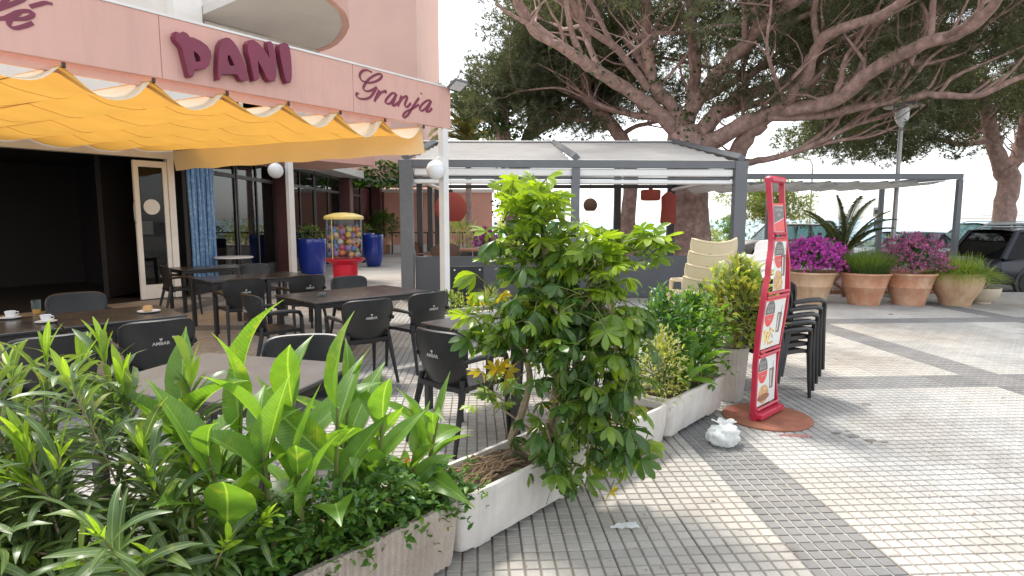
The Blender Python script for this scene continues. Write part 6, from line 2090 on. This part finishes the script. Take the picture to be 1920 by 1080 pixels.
for k in range(95):
    P_, Rr = random.choice(paths[1:])
    i = random.randrange(int(len(P_) * 0.2), int(len(P_) * 0.85))
    ax = (P_[i + 1] - P_[i]).normalized()
    d = (ax + Vector((random.gauss(0, .55), random.gauss(0, .55), random.gauss(0.22, .3)))).normalized()
    L = random.uniform(2.2, 4.6)
    pts = [P_[i]]
    for s_ in range(5):
        d = (d + Vector((random.gauss(0, .24), random.gauss(0, .24), random.gauss(0.03, .2)))).normalized()
        pts.append(pts[-1] + d * L / 5)
    if pts[-1].z < 4.2 or pts[-1].y + PB.y < 9:
        continue
    r0 = min(Rr[i] * 0.7, random.uniform(0.045, 0.10))
    sec.append(limb(pine, pts, [r0, r0 * .9, r0 * .75, r0 * .6, r0 * .48, r0 * .3], 'limb', 7))
paths += sec
tips = twigs(pine, paths[1:], 520)
# flat umbrella crown: clumps carried by the twigs and by the outer ring
cen, rd = [], []
CX, CY = 8.6 - PB.x, 17.8 - PB.y
for k in range(330):
    a = random.uniform(0, 2 * PI)
    q = math.sqrt(random.random())
    x, y = CX + 9.4 * q * math.cos(a), CY + 7.8 * q * math.sin(a)
    if y + PB.y < 9.8 or (x + PB.x < 3.6 and y + PB.y < 18.8):
        continue
    zu = 7.7 - 2.0 * q ** 2.2
    cen.append((x, y, zu + random.random() * 2.6)); rd.append(random.uniform(0.55, 1.1))
for p in tips:
    if p.z > 3.9 and p.y + PB.y > 10 and not (p.x + PB.x < 2.6 and p.y + PB.y < 17):
        cen.append(tuple(p + Vector((0, 0, 0.1)))); rd.append(random.uniform(0.35, 0.65))
V, Fc = tuft_field(cen, rd, 120, 0.19, 0.020, 9)
link('crown', np_mesh('crown', V, Fc, M['pine']), pine)
# ivy creeping up the fork
b = MB()
for k in range(650):
    P_, Rr = paths[random.choice([0, 1, 1, 2, 4, 5])]
    i = random.randrange(int(len(P_) * (0.75 if P_ is paths[0][0] else 0.05)), int(len(P_) * (1.0 if P_ is paths[0][0] else 0.62)))
    d = rnd_dir(-20, 60)
    d.y = -abs(d.y)
    b.add(*leaf_geo(0.11, 0.09, ovate, 0.4, 0.3, 2, 1), 0, frame(P_[i] + d.normalized() * Rr[i] * 1.03 + Vector((0, 0, random.uniform(-.15, .15))), rnd_dir(-30, 50), d, random.uniform(0.7, 1.3)))
b.build('ivy', M['ivy'], pine, 80)['kind'] = 'stuff'

# second pine, ivy-clad, left of the big one
p2 = thing('ivy_pine', 'smaller pine wrapped in ivy left of the huge pine', 'tree', (0.12, 21.5, 0))
B2 = Vector((0.12, 21.5, 0))
q2 = [limb(p2, [(0, 0, -0.05), (-0.05, 0, 1.0), (-0.18, 0, 2.2), (0.05, 0, 3.4), (0.5, 0, 4.6), (1.1, -0.2, 5.8)], [0.34, 0.27, 0.25, 0.24, 0.2, 0.12], 'trunk', 12)]
q2.append(limb(p2, [(0.05, 0, 3.4), (-0.6, 0, 4.6), (-1.0, 0, 5.4), (-1.9, 0, 6.0)], [0.2, 0.16, 0.12, 0.07]))
q2.append(limb(p2, [(0.5, 0, 4.5), (1.4, 0, 5.0), (2.4, 0.2, 5.6), (3.4, 0.4, 6.6)], [0.16, 0.12, 0.1, 0.06]))
q2.append(limb(p2, [(-0.2, 0, 4.0), (-0.4, 0.3, 5.4), (0.0, 0.5, 7.0)], [0.15, 0.12, 0.08]))
tips = twigs(p2, q2[1:], 46, up=0.1)
cen, rd = [], []
for k in range(95):
    zz = random.uniform(5.6, 9.2)
    cen.append((abs(random.gauss(0, 1.0)) - 0.45 + 0.45 * max(0, zz - 6.6), random.gauss(0, 1.2), zz)); rd.append(random.uniform(0.5, 0.9))
for k in range(14):
    cen.append((random.gauss(-1.3, 0.3), random.gauss(0, 0.8), random.uniform(5.5, 6.9))); rd.append(random.uniform(0.4, 0.65))
for k in range(60):
    cen.append((random.uniform(0.6, 3.6), random.gauss(0.6, 0.8), random.uniform(5.2, 8.0))); rd.append(random.uniform(0.5, 0.8))
for p in tips:
    if p.x > -1.1 or p.z < 6.3:
        cen.append(tuple(p)); rd.append(0.5)
V, Fc = tuft_field(cen, rd, 120, 0.19, 0.020, 9)
link('crown', np_mesh('crown', V, Fc, M['pine']), p2)
b = MB()
for k in range(1900):
    P_, Rr = q2[random.choice([0, 0, 1, 3])]
    i = random.randrange(int(len(P_) * 0.35), len(P_))
    d = rnd_dir(-60, 60)
    r = random.uniform(0.25, 0.75)
    b.add(*leaf_geo(0.16, 0.13, ovate, 0.5, 0.3, 2, 1), 0, frame(P_[i] + Vector((d.x * r, d.y * r, d.z * r - 0.25 * random.random())), rnd_dir(-50, 30), d, random.uniform(0.7, 1.4)))
b.build('ivy', M['ivy'], p2, 80)['kind'] = 'stuff'

# leaning pine trunk between the two
p3 = thing('leaning_pine', 'bare leaning pine trunk rising behind the pergola roof', 'tree', (4.0, 20.5, 0))
B3 = Vector((4.0, 20.5, 0))
q3 = [limb(p3, [(0, 0, -0.05), (-0.05, 0, 1.5), (0.0, 0, 3.0), W3(1165, 258, 20.5) - B3, W3(1128, 215, 20.3) - B3, W3(1100, 178, 20) - B3, W3(1098, 120, 19.6) - B3, W3(1110, 50, 19) - B3], [0.34, 0.26, 0.24, 0.22, 0.2, 0.17, 0.14, 0.10], 'trunk', 10)]
q3.append(limb(p3, [W3(1165, 258, 20.5) - B3, W3(1185, 240, 20.6) - B3, W3(1215, 232, 20.6) - B3, W3(1250, 225, 20.6) - B3], [0.10, 0.08, 0.07, 0.04]))
q3.append(limb(p3, [W3(1130, 217, 20.3) - B3, W3(1085, 225, 20.6) - B3, W3(1040, 215, 21) - B3], [0.11, 0.08, 0.05]))
tips = twigs(p3, q3, 40, 0.5)
cen = [tuple(p) for p in tips] + [(random.gauss(-1.2, 1.2), random.gauss(0, 0.8), random.uniform(4.6, 8.5)) for k in range(70)]
V, Fc = tuft_field(cen, [random.uniform(0.4, 0.75) for _ in cen], 110, 0.19, 0.020, 9)
link('crown', np_mesh('crown', V, Fc, M['pine']), p3)

# pine at the right edge
p4 = thing('stone_pine', 'stone pine with a thick forked trunk at the right edge', 'tree', (20.0, 24.5, -0.3))
B4 = Vector((20.0, 24.5, -0.3))
q4 = [limb(p4, [(0, 0, -0.1), (0.0, 0, 1.0), (0.05, 0, 2.4), (0.12, 0, 3.4), W3(1883, 318, 24.5) - B4], [0.60, 0.42, 0.37, 0.38, 0.42], 'trunk', 14)]
q4.append(limb(p4, [W3(1880, 320, 24.5) - B4, W3(1862, 265, 24.3) - B4, W3(1850, 215, 24) - B4, W3(1840, 150, 23.5) - B4], [0.32, 0.27, 0.22, 0.14]))
q4.append(limb(p4, [W3(1885, 322, 24.5) - B4, W3(1912, 285, 24.4) - B4, W3(1925, 220, 24.2) - B4, W3(1950, 130, 24) - B4], [0.32, 0.26, 0.22, 0.15]))
q4.append(limb(p4, [W3(1862, 262, 24.3) - B4, W3(1800, 270, 23.8) - B4, W3(1740, 255, 23.4) - B4, W3(1660, 240, 23) - B4], [0.12, 0.10, 0.08, 0.05]))
q4.append(limb(p4, [W3(1900, 300, 24.5) - B4, W3(1960, 290, 24.5) - B4, W3(2020, 240, 24.5) - B4], [0.14, 0.11, 0.07]))
tips = twigs(p4, q4[1:], 90)
cen, rd = [], []
for k in range(330):
    a = random.uniform(0, 2 * PI); q = math.sqrt(random.random())
    x, y = -0.6 + 8.0 * q * math.cos(a), 7.0 * q * math.sin(a)
    cen.append((x, y, 6.1 - 1.3 * q ** 2 + random.random() * 3.2)); rd.append(random.uniform(0.6, 1.1))
for k in range(60):
    cen.append((random.uniform(-7.5, -3.0), random.gauss(-0.5, 1.2), random.uniform(4.4, 6.6))); rd.append(random.uniform(0.5, 0.85))
V, Fc = tuft_field(cen, rd, 80, 0.22, 0.026, 9)
link('crown', np_mesh('crown', V, Fc, M['pine']), p4)

# tamarisk and beach shrubs beyond the road
def far_tree(label, x, y, z, h, rad, n, m_='tamarisk', name='tamarisk_tree', thick=0.12):
    t = thing(name, label, 'tree', (x, y, z))
    b_ = limb(t, [(0, 0, -0.05), (0.1, 0, h * 0.35), (-0.1, 0, h * 0.6)], [thick, thick * .7, thick * .4], 'trunk', 8)
    c_ = [(random.gauss(0, rad * .5), random.gauss(0, rad * .4), h * random.uniform(0.42, 0.95)) for _ in range(n)]
    V, Fc = tuft_field(c_, [random.uniform(0.3, 0.6) for _ in c_], 70, 0.2, 0.03, 8)
    link('crown', np_mesh('crown', V, Fc, M[m_]), t)
far_tree('yellow-green tamarisk tree behind the beige off-road car', 15.2, 36, -0.5, 4.4, 2.3, 150)
far_tree('low green bush left of the tamarisk, by the pergola post', 12.6, 34.5, -0.45, 2.2, 1.0, 22, 'small_leaf', 'beach_bush')
far_tree('hazy beach bush seen through the pergola', 3.4, 38, -0.5, 1.9, 1.8, 26, 'pale_leaf', 'beach_bush')
far_tree('hazy beach bush right of the coral wall', -0.2, 38, -0.5, 2.4, 1.5, 22, 'pale_leaf', 'beach_bush')
far_tree('low dark hedge right of the thick pine trunk', 9.4, 30, -0.4, 1.4, 1.6, 24, 'bronze_leaf', 'beach_bush')

# palms
def frond(L, m_, droop, up0, nl=46, ll=0.30, seed=0):
    rs = random.Random(seed)
    b = MB()
    pts = []
    y = z = 0
    for i in range(13):
        q = i / 12
        el = up0 - droop * q ** 1.3
        if i:
            y += L / 12 * math.cos(el); z += L / 12 * math.sin(el)
        pts.append(Vector((0, y, z)))
    b.tube(pts, [0.018 * (1 - 0.8 * i / 12) + 0.002 for i in range(13)], 5, 1)
    for k in range(nl):
        q = 0.12 + 0.88 * k / (nl - 1)
        i = min(11, int(q * 12)); p = pts[i].lerp(pts[i + 1], q * 12 - i)
        ax = (pts[i + 1] - pts[i]).normalized()
        l = ll * math.sin(PI * min(0.97, 0.18 + q * 0.78)) ** 0.6 * rs.uniform(0.85, 1.1)
        for s in (-1, 1):
            d = (ax * 0.75 + Vector((s * 0.8, 0, 0.25))).normalized()
            vs, fs = leaf_geo(l, 0.046, lance, 0.5, 0.3, 3, 1)
            b.add(vs, fs, 0, frame(p, d, (0, 0, 1)))
    return b.mesh('frond', [m_, M['stem_green']], 80)
def palm(label, loc, nf, L, m_, trunk_h, droop, up, seed, ll=0.3, nm='palm_tree'):
    random.seed(seed)
    t = thing(nm, label, 'palm', loc)
    MB().tube([(0, 0, -0.05), (0, 0, trunk_h * .5), (0, 0, trunk_h)], [0.16, 0.13, 0.12], 12).build('trunk', M['bark'], t)
    fm = [frond(L, M[m_], d, u, seed=s, ll=ll) for d, u, s in ((droop, up, 1), (droop * 0.6, up + 0.25, 2), (droop * 1.3, up - 0.2, 3))]
    for k in range(nf):
        X = Matrix.Translation((0, 0, trunk_h)) @ Matrix.Rotation(2.4 * k + random.gauss(0, .15), 4, 'Z') @ Matrix.Scale(random.uniform(0.85, 1.1), 4)
        link('frond', random.choice(fm), t, X)
palm('young dark palm with upright fronds behind the flower pots', (7.35, 13.3, -0.13), 13, 1.75, 'palm', 0.66, 0.95, 1.42, 5, 0.26)
palm('pale drooping palm crown above the pergola roof, left', (-1.9, 26.5, 0), 46, 2.6, 'palm_pale', 4.7, 2.0, 1.15, 6, 0.6)

# ================================================================== ROAD SIDE
def road_z(y):
    return -0.13 - 0.27 * (y - 12.9) / 21.1

def car(label, loc, rz, paint, L=4.3, W=1.75, Hh=1.65, belt=0.98, prof=None, glass='car_glass', rails=False, spare=False, name='parked_car', group='parked cars'):
    """front is +X. prof: roof line as (x share, z share of cabin) from windscreen foot to tail"""
    t = thing(name, label, 'car', loc, rz, group)
    hl = L / 2
    ws, rf, rr_, tl_ = prof      # windscreen foot, roof front, roof rear, tail foot (x positions)
    # lower body with rounded nose and tail
    secs = []
    for x, zb, zt, k in ((-hl, 0.42, belt - 0.12, 0.84), (-hl + 0.10, 0.30, belt - 0.02, 0.95), (-hl + 0.5, 0.24, belt, 1.0), (0, 0.24, belt - 0.01, 1.0), (ws, 0.24, belt - 0.03, 1.0), (hl - 0.5, 0.26, belt - 0.10, 0.98), (hl - 0.12, 0.32, belt - 0.20, 0.90), (hl, 0.42, belt - 0.32, 0.78)):
        w = W / 2 * k
        ring = [(x, -w * .93, zb), (x, -w, zb + 0.12), (x, -w, (zb + zt) / 2 + 0.05), (x, -w * .965, zt - 0.05), (x, -w * .90, zt), (x, w * .90, zt), (x, w * .965, zt - 0.05), (x, w, (zb + zt) / 2 + 0.05), (x, w, zb + 0.12), (x, w * .93, zb)]
        secs.append(ring)
    b = MB()
    n = 10
    vs = [p for r_ in secs for p in r_]
    fs = []
    for i in range(len(secs) - 1):
        for k in range(n):
            l = (k + 1) % n
            fs.append((i * n + l, i * n + k, i * n + n + k, i * n + n + l))
    fs += [tuple(range(n)), tuple((len(secs) - 1) * n + k for k in range(n - 1, -1, -1))]
    b.add(vs, fs)
    body = b.build('body', paint, t, 30)
    # cabin: pillars and roof as a shell of thin bars, glazed between
    wb, wt = W / 2 * 0.93, W / 2 * 0.76
    zb, zt = belt - 0.015, Hh - 0.05
    lo = [(ws, wb), (tl_, wb)]
    b = MB()
    # roof
    nx = 8
    def rooff(u, v):
        x = rf + (rr_ - rf) * u
        y = (2 * v - 1) * wt
        return (x, y, zt + 0.05 * (1 - (2 * v - 1) ** 2) + 0.03 * math.sin(PI * u))
    b.grid(rooff, nx, 6)
    b.grid(lambda u, v: tuple(Vector(rooff(u, v)) - Vector((0, 0, 0.05))), nx, 6)
    b.build('roof', paint, t, 60)
    def pill(x0, x1, s, r=0.035, nm='pillar'):
        MB().tube([(x0, s * wb, zb), (x1, s * wt, zt)], r, 5).build(nm, paint, t)
    mids = [rf + (rr_ - rf) * q for q in (0.36, 0.72)] if L > 3.9 else [rf + (rr_ - rf) * 0.5]
    for s in (-1, 1):
        pill(ws, rf, s, 0.042); pill(tl_, rr_, s, 0.06)
        xs = [(ws, rf)] + [(m_, m_) for m_ in mids] + [(tl_, rr_)]
        for m_ in mids:
            pill(m_, m_, s, 0.04)
        MB().tube([(rf, s * wt, zt), ((rf + rr_) / 2, s * wt, zt + 0.02), (rr_, s * wt, zt)], 0.04, 6).build('roof_rail_body', paint, t)
        for (a0, a1), (c0, c1) in zip(xs, xs[1:]):
            g = MB()
            g.add([(a0, s * wb * 0.985, zb), (c0, s * wb * 0.985, zb), (c1, s * wt * 0.985, zt), (a1, s * wt * 0.985, zt)], [(0, 1, 2, 3)])
            g.build('side_window', M[glass], t, 0)
        if rails:
            MB().tube([(rf - 0.1, s * wt * .93, zt + 0.05), (rf - 0.25, s * wt * .93, zt + 0.10), (rr_ + 0.25, s * wt * .93, zt + 0.10), (rr_ + 0.1, s * wt * .93, zt + 0.05)], 0.018, 6).build('roof_rail', M['rim'], t)
        MB().cbox((ws - 0.25, s * (W / 2 + 0.07), belt + 0.08), (0.12, 0.18, 0.14), 0.03).build('mirror', M['plastic_dark'], t)
        for hx in mids + [ws - 0.15]:
            MB().box((hx - 0.12, s * (W / 2 * 1.001 + 0.004), belt - 0.16), (0.16, 0.02, 0.03)).build('door_handle', M['plastic_dark'], t)
        MB().cbox((0, s * W / 2 * 1.003, 0.52), (L * 0.55, 0.02, 0.07), 0.006).build('side_strip', M['plastic_dark'], t)
        MB().cbox((-hl + 0.06, s * W * 0.36, belt - 0.22), (0.08, 0.18, 0.26), 0.02).build('tail_light', M['lightred'], t)
        MB().cbox((hl - 0.08, s * W * 0.33, belt - 0.40), (0.12, 0.30, 0.14), 0.03).build('headlight', M['headlight'], t)
    g = MB(); g.add([(ws, -wb * .97, zb), (ws, wb * .97, zb), (rf, wt * .97, zt), (rf, -wt * .97, zt)], [(0, 1, 2, 3)]); g.build('windscreen', M[glass], t, 0)
    g = MB(); g.add([(tl_, -wb * .97, zb), (rr_, -wt * .97, zt), (rr_, wt * .97, zt), (tl_, wb * .97, zb)], [(0, 1, 2, 3)]); g.build('rear_window', M[glass], t, 0)
    for sx in (ws - 0.95, (mids[-1] - 0.5)):
        for s in (-1, 1):
            MB().cbox((sx, s * 0.38, 0.85), (0.14, 0.46, 0.62), 0.05).build('car_seat', M['plastic_dark'], t)
            MB().cbox((sx - 0.03, s * 0.38, 1.24), (0.10, 0.26, 0.16), 0.04).build('headrest', M['plastic_dark'], t)
    MB().cbox((hl - 0.02, 0, 0.42), (0.14, W * 0.86, 0.20), 0.04).build('bumper', M['plastic_dark'], t)
    MB().cbox((-hl + 0.01, 0, 0.44), (0.14, W * 0.90, 0.22), 0.04).build('bumper', M['plastic_dark'], t)
    MB().box((-hl - 0.062, 0, 0.62), (0.01, 0.52, 0.11)).build('number_plate', M['poster_white'], t)
    for sx in (-hl + 0.78, hl - 0.80):
        for s in (-1, 1):
            X = Matrix.Translation((sx, s * (W / 2 - 0.10), 0.325)) @ Matrix.Rotation(PI / 2, 4, 'X')
            wl = MB().lathe([(0.19, -0.10), (0.30, -0.115), (0.325, -0.08), (0.325, 0.08), (0.30, 0.115), (0.19, 0.10)], 24, (0, 0, 0), 0, X).build('wheel', M['tyre'], t)
            MB().lathe([(0.195, -0.106), (0.195, 0.106), (0.15, 0.112), (0.05, 0.118), (0.001, 0.118)], 20, (0, 0, 0), 0, X if s < 0 else X).build('rim', M['rim'], wl)
            X2 = Matrix.Translation((sx, s * (W / 2 - 0.035), 0.34)) @ Matrix.Rotation(PI / 2, 4, 'X')
            MB().lathe([(0.40, -0.03), (0.40, 0.038), (0.34, 0.038), (0.34, -0.03)], 24, (0, 0, 0), 0, X2).build('wheel_arch', M['plastic_dark'], t)
    if spare:
        X = Matrix.Translation((-hl - 0.12, 0.1, 0.95)) @ Matrix.Rotation(PI / 2, 4, 'Y')
        MB().lathe([(0.16, -0.10), (0.32, -0.10), (0.345, -0.06), (0.345, 0.06), (0.32, 0.10), (0.001, 0.10)], 24, (0, 0, 0), 0, X).build('spare_wheel', M['tyre'], t)
    return t
paint_beige = mat('paint_beige', (0.19, 0.17, 0.145), 0.35, 0.03, 2, coat=0.25)
paint_silver = mat('paint_silver', (0.26, 0.28, 0.29), 0.35, 0.03, 2, metal=0.2, coat=0.25)
paint_white = mat('paint_white', (0.42, 0.42, 0.42), 0.35, 0.03, 2, coat=0.25)
paint_navy = mat('paint_navy', (0.008, 0.010, 0.020), 0.32, 0.05, 2, coat=0.15)
car('beige off-road car with spare wheel on its tail', (12.25, 27.3, road_z(27.3)), R(180), paint_beige, 4.1, 1.72, 1.70, 1.02, (1.05, 0.45, -1.62, -1.90), spare=True)
car('silver hatchback behind the soft grass and mauve pots', (13.7, 21.2, road_z(21.2)), R(180), paint_silver, 4.0, 1.68, 1.40, 0.88, (1.1, 0.25, -1.15, -1.70))
car('long white estate off-roader with roof rails', (18.5, 23.4, road_z(23.4)), R(180), paint_white, 4.75, 1.82, 1.72, 1.02, (1.25, 0.55, -2.0, -2.25), rails=True)
car('dark navy people carrier cut off by the right edge', (13.1, 14.1, road_z(14.1)), R(0), paint_navy, 4.6, 1.80, 1.50, 0.86, (1.5, 0.6, -1.80, -2.18), glass='dark_glass', rails=True)

lp = thing('lamp_post', 'grey lamp post with a lantern head in front of the right pine', 'lamp post', (10.05, 15.8, -0.16))
MB().tube([(0, 0, 0), (0, 0, 1.2), (0, 0, 4.15)], [0.075, 0.06, 0.05], 12).build('pole', M['galv'], lp)
MB().lathe([(0.10, 0), (0.10, 0.35), (0.075, 0.40)], 14).build('base', M['galv'], lp)
MB().lathe([(0.05, 4.12), (0.07, 4.16), (0.15, 4.30), (0.165, 4.36), (0.165, 4.60), (0.15, 4.62)], 20).build('lantern', M['lamp_white'], lp)
MB().lathe([(0.42, 4.62), (0.44, 4.635), (0.40, 4.67), (0.12, 4.70), (0.001, 4.71)], 28).build('hood', M['galv'], lp)
sl_ = thing('street_lamp', 'far curved street lamp above the shade cloth', 'street lamp', (20.8, 42, -0.6))
MB().tube([(0, 0, 0), (0, 0, 4.0), (0, 0, 5.9), (-0.2, 0, 6.3), (-1.0, 0, 6.45)], [0.09, 0.07, 0.055, 0.05, 0.04], 8).build('pole', M['galv'], sl_)
MB().cbox((-1.15, 0, 6.43), (0.9, 0.3, 0.10), 0.04).build('lamp_head', M['galv'], sl_)
ps = thing('parking_sign', 'blue and white parking sign by the beach', 'sign', (17.9, 29.5, road_z(29.5)))
MB().tube([(0, 0, 0), (0, 0, 2.5)], 0.03, 8).build('pole', M['galv'], ps)
MB().cbox((0, -0.04, 1.62), (0.30, 0.02, 0.62), 0.006).build('blue_plate', M['sign_blue'], ps)
link('lettering', text_mesh('P', 0.34, M['poster_white'], 'lettering'), ps, Matrix.Translation((0, -0.053, 1.68)) @ Matrix.Rotation(PI / 2, 4, 'X'))
MB().cbox((0, -0.04, 2.30), (0.46, 0.02, 0.46), 0.006).build('white_plate', M['poster_white'], ps)
MB().box((0, -0.053, 2.30), (0.34, 0.004, 0.20)).build('print', M['poster_grey'], ps)
gb_ = thing('exercise_bars', 'outdoor exercise bars of timber posts on the beach', 'exercise bars', (40.5, 55, -0.9))
for x, y in ((0, 0), (3.6, 0), (4.7, 1.5)):
    MB().cbox((x, y, 1.7), (0.16, 0.16, 3.4), 0.01).build('post', M['wood_brown'], gb_)
for (x0, x1, y, z) in ((0, 3.6, 0, 2.1), (0, 3.6, 0, 2.6), (3.6, 7.5, 1.5, 2.9), (3.6, 7.5, 1.5, 3.3)):
    MB().tube([(x0, y, z), (x1, y, z)], 0.035, 6).build('bar', M['galv'], gb_)
bf = thing('beach_barrier', 'low orange and white barrier along the beach edge', 'barrier', (22, 37, -0.5))
for k in range(14):
    MB().cbox((-7 + k * 1.5, 0, 0.40), (1.46, 0.06, 0.22), 0.01).build('board', M['sign_red' if k % 3 == 0 else 'wood_brown'] if k % 2 else M['sand_pot'], bf)
    MB().cbox((-7.73 + k * 1.5, 0, 0.26), (0.08, 0.08, 0.56), 0.01).build('post', M['wood_brown'], bf)
# loose oleander in front of the cars
random.seed(91)
bush('roadside_oleander', 'wispy shrub with pink flowers between the cars and the pots', (8.7, 13.25, -0.1), (0.75, 0.3, 0.62), 230, [lf('grass_soft', 0.12, 0.025, lance), lf('pale_leaf', 0.11, 0.02, lance), lf('mauve', 0.05, 0.04)], (0, 70), nmax=60)

# ---- fallen pine needles and crumbs of leaf on the paving
random.seed(101)
V, Fq = [], []
for k in range(900):
    x, y = random.uniform(-0.2, 6.5), random.uniform(2.0, 10.0)
    if (x + 0.22) * 0.744 - (y - 2.58) * 0.668 < 0.05:
        if random.random() < 0.6:
            continue
    a = random.uniform(0, PI)
    l, w = random.choice([(0.055, 0.0016), (0.045, 0.0016), (0.016, 0.008), (0.011, 0.007)])
    dx, dy = math.cos(a) * l / 2, math.sin(a) * l / 2
    nx, ny = -math.sin(a) * w / 2, math.cos(a) * w / 2
    o = len(V)
    V += [(x - dx - nx, y - dy - ny, 0.0025), (x + dx - nx, y + dy - ny, 0.004), (x + dx + nx, y + dy + ny, 0.005), (x - dx + nx, y - dy + ny, 0.003)]
    Fq.append((o, o + 1, o + 2, o + 3))
lit = link('pine_litter', np_mesh('pine_litter', np.array(V), np.array(Fq), M['root']))
tag(lit, 'brown pine needles and leaf crumbs scattered over the paving', 'leaf litter', kind='stuff')

# ---- stains on the paving beside the rack
def stain(name, label, pts, m_, seed):
    rs = random.Random(seed)
    t = thing(name, label, 'stain', (pts[0][0], pts[0][1], 0))
    for (x, y, r, st) in pts:
        n = 18
        ol = []
        for k in range(n):
            a = 2 * PI * k / n
            rr = r * (0.7 + 0.5 * rs.random())
            ol.append((x - pts[0][0] + rr * st * math.cos(a), y - pts[0][1] + rr * math.sin(a)))
        MB().prism(ol, 0.0012, 0.0022 + 0.0001 * rs.random()).build('patch', m_, t, 0)
stain('paint_stain', 'faded red paint stain on the tiles in front of the rusty base', [(2.12, 4.24, 0.035, 2.4), (2.02, 4.26, 0.022, 2.0)], mat('red_paint_stain', (0.36, 0.17, 0.15), 0.9, 0.4, 60), 4)
stain('dark_stain', 'trail of small dark spots on the tiles right of the rusty base', [(2.42, 4.30, 0.022, 1.6), (2.50, 4.24, 0.028, 1.7), (2.58, 4.16, 0.024, 1.8), (2.66, 4.12, 0.014, 2.0), (2.52, 4.34, 0.012, 1.5), (3.05, 5.0, 0.03, 1.3)], mat('dark_spill', (0.16, 0.15, 0.14), 0.85, 0.3, 60), 5)
